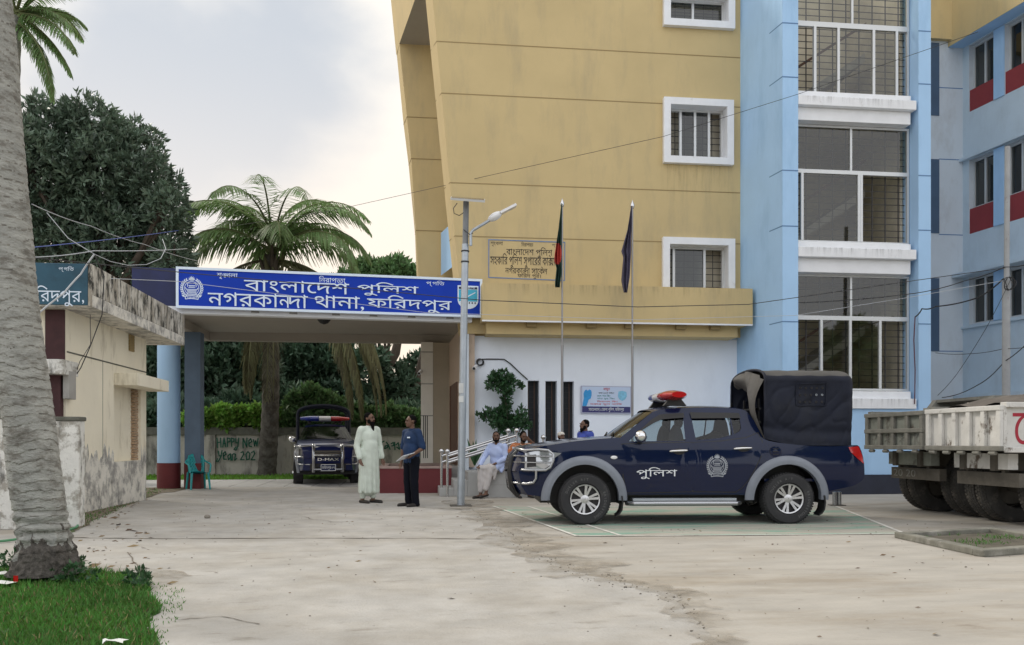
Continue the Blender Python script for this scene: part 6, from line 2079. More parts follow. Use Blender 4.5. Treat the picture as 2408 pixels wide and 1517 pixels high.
for u, lb in ((1278, 'stainless ball topped post beside the three dark slots'), (1516, 'stainless ball topped post seen through the front window of the pickup')):
    t = thing('bollard', lb, 'post', tuple(at(u, 1060, 18.7).xy) + (PH,), 0, 'stainless posts on the platform')
    x = at(u, 1060, 18.7).x
    b = MB(); b.tube([(x, 18.7, PH), (x, 18.7, 1.26)], .03, M_STEEL, 12); b.build('post', t, smooth=50)
    b = MB(); b.ell((x, 18.7, 1.31), .06, M_STEEL, 16, 10); b.build('ball_cap', t, smooth=80)
# maroon planter
pl_ = thing('planter', 'long maroon painted planter box with pale rim below the fluted pier', 'planter', (0, 20.6, 0))
xa, xb = at(893, 1150, 20.0).x, at(1062, 1150, 20.0).x
b = MB()
for (a, c, d, e) in ((xa, 20.0, xb, 20.15), (xa, 22.6, xb, 22.75), (xa, 20.151, xa + .15, 22.599), (xb - .15, 20.151, xb, 22.599)):
    b.box(a, c, .002, d, e, .58, M_RED)
    b.box(a - .012, c - .012, .581, d + .012, e + (.012 if e < 20.2 or e > 22.7 else -.012), .64, mat('dusty_rim', (.34, .25, .22), .85, var=.15) if 'dusty_rim' not in bpy.data.materials else bpy.data.materials['dusty_rim'])
b.build('box', pl_)
b = MB(); b.box(xa + .151, 20.151, .002, xb - .151, 22.599, .45, M_SOIL if False else M_TURF); b.build('soil', pl_)
b = MB(); b.box(xb + .02, 20.42, .003, at(1092, 1100, 20.5).x - .01, 24.6, .6, M_CONCD); b.box(-.4, 22.8, .004, xb + .019, 24.8, .6, M_CONCD)
tag(b.build('doorway_plinth'), 'grey plinth under the side door and fluted pier', 'plinth')

# solar street lamp
lb0, lt0 = atg(1083.5, 1190), atz(1097, 474, atg(1083.5, 1190).y / (CY - (1083.5 - UC) / FPX * SY))
sl = thing('solar_street_lamp', 'galvanised solar street lamp post with panel on top, in front of the carport', 'street lamp', tuple(lb0))
lt0 = Vector((lb0.x + .10, lb0.y, lt0.z))
b = MB(); b.tube([lb0, lb0.lerp(lt0, .5), lb0.lerp(lt0, .86)], [.072, .068, .064], M_GALV, 14); b.tube([lb0.lerp(lt0, .86), lt0], .055, mat('dark_galvanised', (.22, .23, .24), .6, metal=.4, var=.2), 14)
for q in (.80, .835): b.tube([lb0.lerp(lt0, q), lb0.lerp(lt0, q + .004)], .078, M_BLACK, 14)
b.box(lb0.x - .2, lb0.y - .2, .004, lb0.x + .2, lb0.y + .2, .018, M_CHAS)
b.build('pole', sl, smooth=50)
dl = lambda u, v, dy=0.0: at(u, v, lb0.y + dy)
b = MB()
c = (dl(1060, 466) + dl(1140, 472)) / 2
ax = (dl(1140, 471) - dl(1060, 465)) / 2
ay = Vector((.02, .30, .10)); az = ax.cross(ay).normalized() * .02
b.obox(c, ax, ay, az, M_ALU)
b.obox(c + az * 1.05 + Vector((0, 0, .0)), ax * .96, ay * .95, az * .12, mat('solar_cells', (.02, .03, .07), .2, coat=.6))
b.build('solar_panel', sl)
b = MB()
arm = [dl(1107, 578, -.08), dl(1107, 548, -.08), dl(1113, 541, -.08), dl(1140, 525, -.09), dl(1156, 515, -.09)]
b.tube(arm, .028, M_GALV, 10)
b.build('arm', sl, smooth=50)
b = MB()
hd = (dl(1213, 483, -.1) - dl(1150, 519, -.1)).normalized()
b.ell(dl(1164, 509, -.1), (.15, .09, .075), M_CLEARL, 16, 10, rot=hd.to_track_quat('X', 'Z').to_matrix())
p, q = dl(1176, 502, -.1), dl(1213, 483, -.1)
b.obox((p + q) / 2, (q - p) / 2, Vector((0, .09, 0)), Vector((-hd.z, 0, hd.x)) * .022, M_CLEARL)
b.build('lamp_head', sl, smooth=50)
b = MB()
b.tube([dl(1075, 478, -.05), dl(1066, 490, -.06), dl(1068, 502, -.06), dl(1080, 507, -.06), dl(1090, 500, -.07)], .008, M_CABLE, 6)
b.tube([dl(1090, 540, -.075), dl(1105, 552, -.1), dl(1112, 548, -.1)], .008, M_CABLE, 6)
b.build('wire', sl)
b = MB()
for v0, v1 in ((901, 924), (931, 946)):
    p, q = dl(1079, v0, -.075), dl(1090, v1, -.075)
    b.box(min(p.x, q.x), p.y - .004, q.z, max(p.x, q.x), p.y, p.z, mat('paper_label', (.62, .63, .62), .8, var=.15) if 'paper_label' not in bpy.data.materials else bpy.data.materials['paper_label'])
b.build('label', sl)

# flag poles and flags
M_FGREEN = mat('flag_green', (.012, .05, .035), .9, var=.15, scale=5)
M_FRED = mat('flag_red', (.50, .05, .035), .9, var=.1)
M_FPURP = mat('flag_grey_violet', (.085, .075, .12), .9, var=.15, scale=5)
def flagpole(label, u, vt, Y):
    p = at(u, vt, Y)
    t = thing('flagpole', label, 'flagpole', (p.x, Y, PH), 0, 'flagpoles on the platform')
    b = MB(); b.tube([(p.x, Y, PH), (p.x, Y, 3.4)], .029, M_POLE, 12); b.tube([(p.x, Y, 3.4), (p.x, Y, p.z - .08)], .021, M_POLE, 12); b.build('pole', t, smooth=50)
    b = MB(); b.lathe([(.03, -.1), (.045, -.07), (.05, -.03), (.035, .02), (.012, .06), (.002, .10)], (p.x, Y, p.z - .06), M_STEEL, 16); b.build('finial', t, smooth=60)
    return p
fp1, fp2 = flagpole('steel flagpole with the green and red flag, left of the pair', 1322, 470, 18.9), flagpole('steel flagpole with the grey flag, right of the pair', 1487, 474, 18.9)
def flag(name, label, P, edgeL, edgeR, m, disc=None, seed=0):
    """hanging cloth between the two picture edges, gathered in folds"""
    n = 40; rows = []
    def ip(e, v):
        for (v0, u0), (v1, u1) in zip(e, e[1:]):
            if v0 <= v <= v1: return u0 + (u1 - u0) * (v - v0) / (v1 - v0)
        return e[-1][1]
    v0, v1 = edgeL[0][0], edgeL[-1][0]
    uv = []
    for i in range(n + 1):
        v = v0 + (v1 - v0) * i / n; row = []
        a, c = ip(edgeL, v), ip(edgeR, v)
        for j in range(25):
            q = j / 24
            u = c + (a - c) * (q + .06 * math.sin(q * 12 + i * .1 + seed) * math.sin(q * math.pi))
            y = 18.9 - .05 + .09 * math.sin(q * 15 + i * .09 + seed) * (0.2 + .8 * q) * min(1, i / 8)
            row.append(at(u, v, y)); uv.append((u, v))
        rows.append(row)
    b = MB(); b.grid(rows, m)
    if disc:
        di = b.mi(M_FRED)
        for f in range(len(b.f)):
            vv = np.mean([uv[k] for k in b.f[f]], axis=0)
            if ((vv[0] - disc[0]) / disc[2]) ** 2 + ((vv[1] - disc[1]) / disc[3]) ** 2 < 1: b.m[f] = di
    o = b.build(name, smooth=70)
    s_ = o.modifiers.new('solid', 'SOLIDIFY'); s_.thickness = .004
    return tag(o, label, 'flag')
flag('flag', 'dark green flag with red disc hanging limp from the left flagpole', fp1, [(478, 1320), (540, 1313), (600, 1304), (618, 1304), (630, 1309), (668, 1305), (676, 1306)], [(478, 1322), (560, 1320), (640, 1321), (660, 1318), (676, 1316)], M_FGREEN, (1311, 597, 9.5, 27), 0)
flag('flag', 'grey violet flag hanging limp from the right flagpole', fp2, [(484, 1484), (540, 1476), (592, 1461), (604, 1466), (660, 1461), (688, 1467)], [(484, 1486), (560, 1484), (590, 1484), (650, 1481), (688, 1475)], M_FPURP, None, 2)

# health banner
YBn = 20.36
bn = thing('banner', 'printed health banner with a blue gloved fist and a mask on the white wall', 'banner', tuple(at(1425, 940, YBn)))
M_BNW = mat('banner_pale_print', (.52, .62, .80), .5)
def bnx(u, v): p = at(u, v, YBn); return (p.x, p.z)
fB = lambda o: (lambda x, z: (x, YBn - o, z))
b = MB(); b.slab([[bnx(1366, 972), bnx(1484, 973), bnx(1485, 909), bnx(1366, 907)]], fB(0), (0, .02, 0), mat('banner_edge', (.40, .42, .56), .6)); b.build('backing', bn)
b = MB(); b.region([[bnx(1369, 969.5), bnx(1482, 970.5), bnx(1482, 911), bnx(1369, 909)]], fB(.003), M_BNW)
b.region([[bnx(1369, 969.5), bnx(1482, 970.5), bnx(1482, 957), bnx(1369, 955.5)]], fB(.006), mat('banner_navy', (.03, .03, .14), .5)); b.build('print', bn)
b = MB(); Mg = mat('glove_blue', (.03, .30, .66), .5, var=.15, scale=9)
b.region([[bnx(*p) for p in ((1369.5, 955), (1371, 945), (1373, 936), (1372, 926), (1374, 920), (1378, 916), (1382, 919), (1385, 916), (1389, 917), (1391, 921), (1391, 930), (1389, 937), (1384, 940), (1382, 947), (1379, 955))]], fB(.009), Mg)
b.build('printed_glove', bn)
b = MB()
b.region([[bnx(*p) for p in ((1454, 921), (1463, 919), (1473, 922), (1474, 932), (1470, 939), (1463, 943), (1457, 940), (1453, 933))]], fB(.009), mat('mask_blue', (.22, .52, .72), .6, var=.2, scale=15))
b.build('printed_mask', bn)
def bt(tok, u0, u1, v0, v1, m):
    a, c = bnx(u0, v1), bnx(u1, v0); put_text(b, tok, fB(.010), (a[0], a[1], c[0], c[1]), m)
M_RT, M_GT = mat('red_print', (.55, .03, .05), .5), mat('green_print', (.03, .22, .22), .5)
b = MB()
bt(['থামুন'], 1419, 1434, 912, 920, M_RT)
bt(['বাসা', ' ', 'ে' + 'থ' + 'ে' + 'ক', ' ', 'বাইরে?' if False else 'বাইর?'], 1407, 1444, 922, 926, M_LETB)
bt(['মাস', ' ', 'পরেছন' if False else 'পর', ' ', 'িক?'], 1404, 1435, 928, 933, M_GT)
bt(['হাত', ' ', 'ধুয়', ' ', 'িক?'], 1404, 1445, 935, 940, M_GT)
bt(['নিরাপদ' if False else 'িনরাপদ', ' ', 'িক?'], 1404, 1452, 942, 946, M_RT)
bt(['সবার', ' ', 'সুস', ' ', 'থাকি' if False else 'থািক'], 1387, 1463, 948, 953, M_RT)
bt(['সচতনতায়' if False else 'সচ' + 'ে' + 'তনতায়', ' ', 'ঃ', ' ', 'ে' + 'জলা', ' ', 'পু' + 'ি' + 'লশ,', ' ', 'ফ' + 'ি' + 'রদপুর'], 1384, 1467, 957.5, 969, M_DECAL)
b.build('lettering', bn)

# cameras on the walls
def cctv(label, u, v, Y, s=1.0, dome=False):
    p = at(u, v, Y)
    t = thing('security_camera', label, 'camera', tuple(p), 0, 'security cameras on the walls')
    b = MB(); b.lathe([(.05 * s, 0), (.05 * s, -.04), (.02, -.05)], p, M_CLEARL, 14, (0, -1, 0)); b.tube([p, p + Vector((-.02, -.12, -.03)) * s], .018 * s, M_CLEARL, 8); b.build('bracket', t, smooth=50)
    b = MB(); c = p + Vector((-.03, -.16, -.05)) * s
    d = Vector((-.3, -.85, -.35)).normalized()
    b.tube([c - d * .09 * s, c + d * .09 * s], .042 * s, M_CLEARL, 12); b.tube([c + d * .09 * s, c + d * .1 * s], .03 * s, M_BLACK, 12); b.build('camera_body', t, smooth=50)
cctv('white security camera with coiled cable on the white wall', 1119, 860, 20.38, 1.1)
cctv('small white security camera on the ivory fluted pier', 991, 872, 23.96, 1.2)
b = MB()
c = at(1128, 851, 20.36)
for k in range(4): b.tube([c + Vector((.075 * math.cos(q) + k * .008, -.01 * k, .075 * math.sin(q) - k * .006)) for q in np.linspace(0, 6.28, 18)], .011, M_CABLE, 6)
b.tube([at(u, v, 20.375) for u, v in ((1130, 845), (1150, 844.5), (1186, 845), (1200, 855), (1220, 874), (1241, 893))], .014, M_CABLE, 6)
tag(b.build('camera_cable'), 'black cable running across the white wall from a coil by the camera', 'cable')

# climbing shrub on the white wall and potted plants
cs = thing('climbing_shrub', 'slender dark green shrub trained up the white wall by the slots', 'shrub', (at(1190, 1080, 19.9).x, 19.9, PH))
cl = pxclumps([(1172, 893, 20), (1195, 898, 18), (1160, 900, 14), (1222, 908, 9), (1180, 912, 12), (1178, 875, 8), (1190, 925, 10), (1189, 940, 11), (1190, 955, 11), (1187, 965, 12), (1150, 976, 14), (1175, 978, 16), (1132, 978, 8), (1195, 985, 17), (1225, 982, 15), (1215, 1000, 18), (1185, 1005, 18), (1165, 992, 14), (1240, 1000, 10), (1228, 965, 8)], 20.0, .15)
build_leaves('leaves', crown(cl, 900, 4, .10, .055, shell=(.2, 1.15)), M_SHRUB, cs)
b = MB()
for path in ([(1200, 1080), (1196, 1020), (1192, 960), (1180, 900)], [(1200, 1080), (1210, 1040), (1228, 1000)], [(1200, 1080), (1190, 1030), (1170, 990), (1135, 978)]):
    b.tube([at(u, v, 20.0) for u, v in path], .014, M_BARK, 6)
b.build('stem', cs)
sp = thing('strap_leaf_plant', 'dark strap leaved plant behind the handrail beside the doorway', 'plant', (at(1118, 1080, 19.6).x, 19.6, .4))
b = MB()
for k, (u, v) in enumerate(((1098, 1030), (1112, 1035), (1120, 1032), (1128, 1060), (1140, 1055), (1100, 1060), (1108, 1045))):
    p, q = at(1116, 1095, 19.6), at(u, v, 19.6 + .1 * math.sin(k))
    m_ = p.lerp(q, .55) + Vector((0, 0, .06))
    w = Vector((.04, .02, 0))
    b.add([p - w * .4, p + w * .4, m_ + w, q, m_ - w], [(0, 1, 2, 3, 4)], M_SHRUB)
b.build('leaves', sp)

# plastic chair
ch = thing('plastic_chair', 'teal plastic chair standing alone by the carport pier', 'chair', tuple(atg(466, 1151)), R(28))
M_TEALP = mat('teal_plastic', (.008, .30, .32), .35, var=.06)
b = MB(); b.grid([[(x, y, .43 + .02 * (y / .2) ** 2 - .015 * math.cos(x * 6)) for x in np.linspace(-.22, .22, 8)] for y in np.linspace(-.21, .21, 8)], M_TEALP)
b.grid([[(x, y, .40) for x in np.linspace(-.22, .22, 8)] for y in np.linspace(-.21, .21, 8)], M_TEALP)
b.build('seat', ch, smooth=60, local=True)
b = MB()
sl_ = []
ho = [[(-.16 + .04 * i + .004, z) for z in ()] for i in range(0)]
fnb = lambda x, z: (x, .21 + (z - .43) * .18 + .05 * (x / .22) ** 2 * -1, z)
out_ = [(-.20, .44), (.20, .44), (.22, .75), (.18, .86), (.08, .90), (-.08, .90), (-.18, .86), (-.22, .75)]
holes_ = []
for i in range(5):
    for j in range(7):
        x, z = -.13 + i * .065 + (.03 if j % 2 else 0) - .015, .53 + j * .045
        holes_.append([(x - .013, z), (x, z - .014), (x + .013, z), (x, z + .014)])
b.region([out_] + holes_, fnb, M_TEALP, .06)
bk = b.build('backrest', ch, smooth=60, local=True); s_ = bk.modifiers.new('solid', 'SOLIDIFY'); s_.thickness = .012
for x in (-1, 1):
    for y in (-1, 1):
        b = MB(); b.tube([(x * .20, y * .19, .43), (x * .235, y * .235, .0)], [.032, .022], M_TEALP, 6); b.build('leg', ch, local=True)
    b = MB(); b.tube([(x * .21, .26, .74), (x * .27, .16, .68), (x * .28, -.05, .655), (x * .27, -.17, .62), (x * .235, -.20, .43)], .022, M_TEALP, 8); b.build('armrest', ch, smooth=50, local=True)

# low kerbed pit at the right
M_PIT = mat('mossy_kerb', (.19, .185, .155), .95, var=.3, scale=4, bump=.4, c2=(.30, .29, .26), fac2=(.5, .65), s2=3)
A4 = [Vector((*atg(u, v).xy, 0)) for u, v in ((2122, 1266), (2312, 1308))]
dCB = Vector((*atg(2460, 1297).xy, 0)) - A4[1]
A4 += [A4[1] + dCB * 1.6, A4[0] + dCB * 1.6]
b = MB()
for p, q in zip(A4, A4[1:] + A4[:1]):
    d = (q - p).normalized(); n = Vector((-d.y, d.x, 0)) * .07
    b.prism([p - n - d * .069, q - n - d * .071, q + n - d * .071, p + n - d * .069], (0, 0, .075), M_PIT)
tag(b.build('kerbed_pit', bevel=.012), 'low concrete kerb round a damp earth pit at the right edge', 'kerb')
b = MB(); b.quad([(p.x, p.y, .02) for p in A4], M_SOIL2 if 'M_SOIL2' in globals() else mat('damp_earth', (.10, .09, .068), .9, var=.35, scale=6, bump=.5)); b.build('damp_earth', kind='structure')

_c = sum(A4, Vector()) / 4
blades([tuple((_c + (p - _c) * .85).xy) for p in A4], 900, .05, .010, M_BLADE, 'grass', 9, .02, lambda X: (np.sin(X[:, 0] * 5) * np.sin(X[:, 1] * 7) > .1))
# utility pole and cables
pu = at(2366, 960, 15.6)
up = thing('utility_pole', 'rusty pale steel utility pole behind the lorries', 'pole', (pu.x, 15.6, 0))
b = MB(); zt = at(2366, 345, 15.6).z
b.tube([(pu.x, 15.6, 0), (pu.x, 15.6, at(2366, 660, 15.6).z)], .075, mat('rusty_pale_pole', (.33, .34, .35), .8, var=.12, scale=4, dirt=((.16, .07, .05), 5, .62, .72, (1, 1, .6))), 14)
b.tube([(pu.x + .01, 15.6, at(2366, 660, 15.6).z), (pu.x + .03, 15.6, zt)], .05, bpy.data.materials['rusty_pale_pole'], 12)
b.build('pole', up, smooth=50)
b = MB()
c = at(2368, 668, 15.5)
for k in range(5):
    a = k * .9
    b.tube([c + Vector((.09 * math.cos(q + a) * (1 + .2 * (k % 3)), -.06 + .04 * math.sin(q * 2 + k), .13 * math.sin(q + a))) for q in np.linspace(0, 5.5, 14)], .007, M_CABLE, 5)
b.build('cable_tangle', up)
def cable(label, pts, r=.011, m=None, d=.06):
    P = []
    for (u, v, Y), (u2, v2, Y2) in zip(pts, pts[1:]):
        P += sag(at(u, v, Y), at(u2, v2, Y2), d, 10)[:-1]
    u, v, Y = pts[-1]; P.append(at(u, v, Y))
    b = MB(); b.tube(P, r * .68, m or M_CABLE, 5)
    tag(b.build('cable'), label, 'cable', 'overhead cables')
cable('thin cable rising right across the yellow wall to the stair tower', [(440, 548, 27), (770, 498, 22), (1560, 321, 18.2), (1875, 222, 17.9), (2300, 75, 15)], .008, None, .0)
cable('sagging black cable across the sign board and yellow band to the utility pole', [(75, 606, 13), (420, 640, 14), (1132, 706, 15), (1500, 722, 15), (1760, 716, 15.2), (2150, 660, 15.4), (2364, 630, 15.5)], .011, None, .0)
cable('pale cable lower across the sign board to the stair tower', [(260, 655, 13), (420, 662, 14), (1000, 735, 15.5), (1500, 752, 15.8), (1870, 742, 16), (2135, 700, 16), (2360, 660, 15.5)], .007, M_CABLEW, .0)
cable('blue cable from the palm trunk across the dark ficus', [(-30, 594, 12.5), (75, 582, 13), (420, 542, 24)], .011, M_CABLEB, .02)
cable('pale cable from the palm trunk across the ficus foot', [(-30, 612, 12.5), (75, 605, 13), (220, 590, 13.4), (440, 585, 22)], .011, M_CABLEW, .02)
cable('thin pale cable slanting down across the ficus crown', [(75, 480, 14), (215, 532, 17), (340, 575, 20), (470, 615, 24)], .010, M_CABLEW, .03)
cable('grey service pipe slanting over the teal sign', [(78, 748, 13.2), (150, 690, 13.3), (190, 645, 13.4), (222, 598, 13.4)], .020, M_CABLEW, -.01)
cable('looping cable hub above the corner of the guard house', [(110, 500, 13.6), (160, 560, 13.5), (222, 598, 13.4), (260, 615, 13.6), (300, 624, 14), (345, 622, 14.3), (378, 608, 14.5), (390, 585, 14.7), (382, 562, 15)], .008, M_CABLEW, .0)
cable('cable dropping from the roof edge to the meter box', [(222, 598, 13.4), (245, 650, 13.5), (240, 740, 13.6), (212, 815, 14.2), (190, 865, 14.4), (164, 905, 14.6)], .012, None, .0)
cable('second cable dropping from the roof edge to the meter box', [(212, 740, 14.3), (213, 810, 14.3), (188, 850, 14.4), (170, 900, 14.6), (178, 925, 14.6), (165, 932, 14.65)], .008, None, .0)
cable('thick cables from the utility pole to the corner of the stair tower', [(2360, 655, 15.5), (2300, 700, 16.2), (2200, 721, 17.2), (2168, 726, 18.2), (2152, 745, 18.36)], .022, None, .03)
cable('conduit running down the tower pilaster', [(2152, 745, 18.36), (2149, 800, 18.36), (2152, 870, 18.36), (2151, 950, 18.36)], .020, mat('maroon_conduit', (.10, .03, .05), .6), .0)
cable('cable slanting from the lorry up to the utility pole', [(2215, 935, 17), (2300, 905, 16.3), (2362, 850, 15.6), (2440, 780, 14.5)], .014, None, .05)
cable('second cable slanting from the lorry up past the pole', [(2205, 930, 17.2), (2250, 880, 16.6), (2320, 770, 15.8), (2380, 650, 15.3)], .008, None, .02)
cable('thin cable across the link wall to the pole', [(2200, 830, 18), (2280, 832, 17), (2360, 820, 15.7), (2440, 812, 14.5)], .010, None, .02)
cable('upper twisted cable from the stair tower to the utility pole', [(1880, 712, 17), (2150, 690, 17), (2270, 660, 16.3), (2362, 628, 15.5), (2440, 615, 14.5)], .014, None, .03)

# garden hose
b = MB()
M_HOSE = mat('green_hose', (.08, .26, .13), .5, var=.1)
hz_ = [at(126, 1121, 12.4), at(142, 1124, 12.3), at(146, 1150, 12.3), at(150, 1190, 12.25)] + [Vector((*atg(u, v).xy, .03)) for u, v in ((165, 1228), (183, 1240), (165, 1250), (120, 1256), (40, 1274), (-60, 1284))]
b.tube([tuple(p) for p in hz_[:4]] + smooth_line([tuple(p) for p in hz_[4:]], 4), .016, M_HOSE, 8)
tag(b.build('garden_hose', smooth=60), 'green garden hose hanging from the wall stub and trailing behind the palm trunk', 'hose')
# litter and stones
def scatter(name, n, region, smin, smax, m, flat, seed):
    r = random.Random(seed); b = MB(); k = 0
    poly = np.array(region)
    A, B = poly, np.roll(poly, -1, 0)
    while k < n:
        x, y = r.uniform(poly[:, 0].min(), poly[:, 0].max()), r.uniform(poly[:, 1].min(), poly[:, 1].max())
        _, c = windnum(np.array([[x, y]]), A, B)
        if c[0] % 2 == 0: continue
        s_ = r.uniform(smin, smax) * (1 if r.random() < .9 else 1.8); a = r.uniform(0, 6.28)
        d = Vector((math.cos(a), math.sin(a), 0)); t = Vector((-d.y, d.x, 0)); o = Vector((x, y, .006))
        if flat:
            b.add([o - d * s_, o + t * s_ * .35 + Vector((0, 0, s_ * .3)), o + d * s_ + Vector((0, 0, s_ * .2)), o - t * s_ * .35], [(0, 1, 2, 3)], m)
        else:
            b.ell(o + Vector((0, 0, s_ * .2)), (s_, s_ * r.uniform(.5, .9), s_ * r.uniform(.3, .6)), m, 7, 4)
        k += 1
    return b.build(name, kind='stuff')
yard = gp([(420, 1160), (1100, 1200), (2400, 1230), (2400, 1500), (400, 1510), (480, 1350), (200, 1280)])
M_DRYLEAF = mat('dry_leaf', (.16, .11, .06), .9, island=.5)
M_STONE = mat('grey_stone', (.22, .20, .17), .95, island=.5)
scatter('leaf_litter', 300, yard, .008, .025, M_DRYLEAF, True, 1)
scatter('grit', 260, yard, .003, .009, M_STONE, False, 2)
edge = gp([(1090, 1185), (1180, 1240), (1300, 1308), (1420, 1350), (1600, 1395), (1700, 1500), (1640, 1510), (1560, 1415), (1380, 1372), (1240, 1310), (1150, 1245)])
scatter('grit', 260, edge, .003, .010, M_STONE, False, 3)
scatter('leaf_litter', 160, gp([(150, 1262), (160, 1215), (340, 1150), (400, 1152), (300, 1200), (420, 1340), (470, 1360), (380, 1400), (420, 1480), (380, 1515), (340, 1400), (180, 1340)]), .015, .05, M_DRYLEAF, True, 4)
M_LIT = mat('white_litter', (.75, .76, .74), .6, var=.1)
for i, (u, v, s_, lb) in enumerate(((12, 1352, .07, 'crumpled white wrapper in the grass left of the palm trunk, the upper one'), (14, 1372, .09, 'white and red wrapper in the grass at the left edge, the lower one'), (268, 1511, .06, 'flattened white packet in the grass at the bottom edge'))):
    p = atg(u, v, .05); b = MB()
    r = random.Random(i)
    b.grid([[(p.x + s_ * (x + r.uniform(-.15, .15)), p.y + s_ * .7 * (y + r.uniform(-.15, .15)), .05 + r.uniform(0, .03)) for x in (-1, -.4, .3, 1)] for y in (-1, 0, 1)], M_LIT)
    if i == 1: b.grid([[(p.x + s_ * (x + .9), p.y - s_ * .6, .05 + z) for x in (0, .4)] for z in (0.02, .07)], M_REDL)
    tag(b.build('litter'), lb, 'litter')
p = atg(1413 * .3451, 993.6 + 655 * .3451)
b = MB(); b.ell((p.x, p.y, .03), (.05, .04, .035), M_STONE, 9, 6); tag(b.build('stone', smooth=60), 'dark fist sized stone lying on the pale driveway', 'stone')
t = thing('bollard', 'short silver twin post standing between pickup and lorries', 'post', tuple(atg(1968, 1189)))
p = atg(1968, 1189)
for dx in (-.045, .045):
    b = MB(); b.tube([(p.x + dx, p.y, 0), (p.x + dx, p.y, .26)], .042, M_SILV, 12); b.build('post', t, smooth=50)
b = MB(); b.box(p.x - .14, p.y - .09, .005, p.x + .14, p.y + .09, .016, M_CHAS); b.build('base_plate', t)
# ------------------------------------------------------------------ people
M_SKIN = mat('brown_skin', (0.135, 0.068, 0.042), 0.55, var=0.08, scale=6)
M_HAIR = mat('black_hair', (0.006, 0.0055, 0.0055), 0.95, spec=0.1, var=0.3, scale=20)
M_THOBE = mat('pale_mint_cotton', (0.62, 0.68, 0.60), 0.9, var=0.05, scale=4, bump=0.2, bscale=18)
M_SHIRTN = mat('navy_shirt', (0.007, 0.028, 0.085), 0.85, var=0.15, scale=5, bump=0.2, bscale=20)
M_TROUS = mat('black_trousers', (0.005, 0.006, 0.011), 0.95, spec=0.2, var=0.2, scale=5, bump=0.2, bscale=20)
M_SHIRTL = mat('pale_blue_shirt', (0.42, 0.50, 0.74), 0.9, var=0.07, scale=5, bump=0.3, bscale=18)
M_LUNGI = mat('pale_grey_lungi', (0.50, 0.47, 0.46), 0.9, var=0.10, scale=3, bump=0.4, bscale=14, stretch=(2, 2, .5))
M_ORANGE = mat('orange_print_cloth', (0.42, 0.12, 0.035), 0.9, c2=(0.60, 0.42, 0.30), fac2=(.5, .56), s2=14, bump=.2)
M_UNIF = mat('blue_uniform', (0.045, 0.075, 0.36), 0.85, var=0.1, scale=5, bump=.2, bscale=20)
M_CAP = mat('knitted_white_cap', (0.62, 0.58, 0.52), 0.95, var=0.1, scale=14, bump=.4, bscale=60)
M_GREYS = mat('dark_grey_shirt', (0.06, 0.06, 0.07), 0.9, var=.1)
M_SHOE = mat('dark_sandal', (0.02, 0.016, 0.014), 0.6)
M_EYE = mat('dark_eye', (0.01, 0.008, 0.008), 0.2)
M_LIP = mat('brown_lip', (0.14, 0.045, 0.035), 0.5)

def prim_mesh(prims):
    b = MB()
    for p in prims:
        if p[0] == 'c':
            _, a, c, r0, r1 = p
            a, c = Vector(a), Vector(c); d = (c - a)
            if d.length < 1e-5: continue
            d.normalize()
            path, rr = [], []
            for k in range(5):
                q = math.pi / 2 * k / 4
                path.append(a - d * r0 * math.cos(q)); rr.append(max(r0 * math.sin(q), .0008))
            for k in range(5):
                q = math.pi / 2 * k / 4
                path.append(c + d * r1 * math.sin(q)); rr.append(max(r1 * math.cos(q), .0008))
            b.tube(path, rr, M_SKIN, 14)
        else:
            b.ell(p[1], p[2], M_SKIN, 18, 12, p[3] if len(p) > 3 else None)
    return b
def blob(name, prims, m, parent, voxel=.010, it=5, wrinkle=0.0):
    b = prim_mesh(prims)
    me = bpy.data.meshes.new(name); me.from_pydata(b.v, [], b.f)
    o = bpy.data.objects.new(name, me); COL.objects.link(o)
    bm = bmesh.new(); bm.from_mesh(me); bmesh.ops.recalc_face_normals(bm, faces=bm.faces); bm.to_mesh(me); bm.free()
    r = o.modifiers.new('r', 'REMESH'); r.mode = 'VOXEL'; r.voxel_size = voxel; r.use_smooth_shade = True
    s = o.modifiers.new('s', 'SMOOTH'); s.factor = .5; s.iterations = it
    dg = bpy.context.evaluated_depsgraph_get(); dg.update()
    nm = bpy.data.meshes.new_from_object(o.evaluated_get(dg))
    bpy.data.objects.remove(o); bpy.data.meshes.remove(me)
    nm.materials.clear(); nm.materials.append(m)
    if wrinkle:
        n = len(nm.vertices); co = np.empty(n * 3, np.float32); no = np.empty(n * 3, np.float32)
        nm.vertices.foreach_get('co', co); nm.vertices.foreach_get('normal', no)
        co, no = co.reshape(-1, 3), no.reshape(-1, 3)
        w = np.sin(co[:, 0] * 31 + co[:, 2] * 9 + 2 * np.sin(co[:, 2] * 7)) * np.sin(co[:, 1] * 27 - co[:, 2] * 13) + .6 * np.sin(co[:, 2] * 41 + co[:, 0] * 22 + co[:, 1] * 17)
        co += no * (w * wrinkle)[:, None]
        nm.vertices.foreach_set('co', co.ravel())
    nm.polygons.foreach_set('use_smooth', [True] * len(nm.polygons)); nm.update()
    o = bpy.data.objects.new(name, nm); COL.objects.link(o)
    o.parent = parent; ORG[o.name] = Vector((0, 0, 0))
    return o

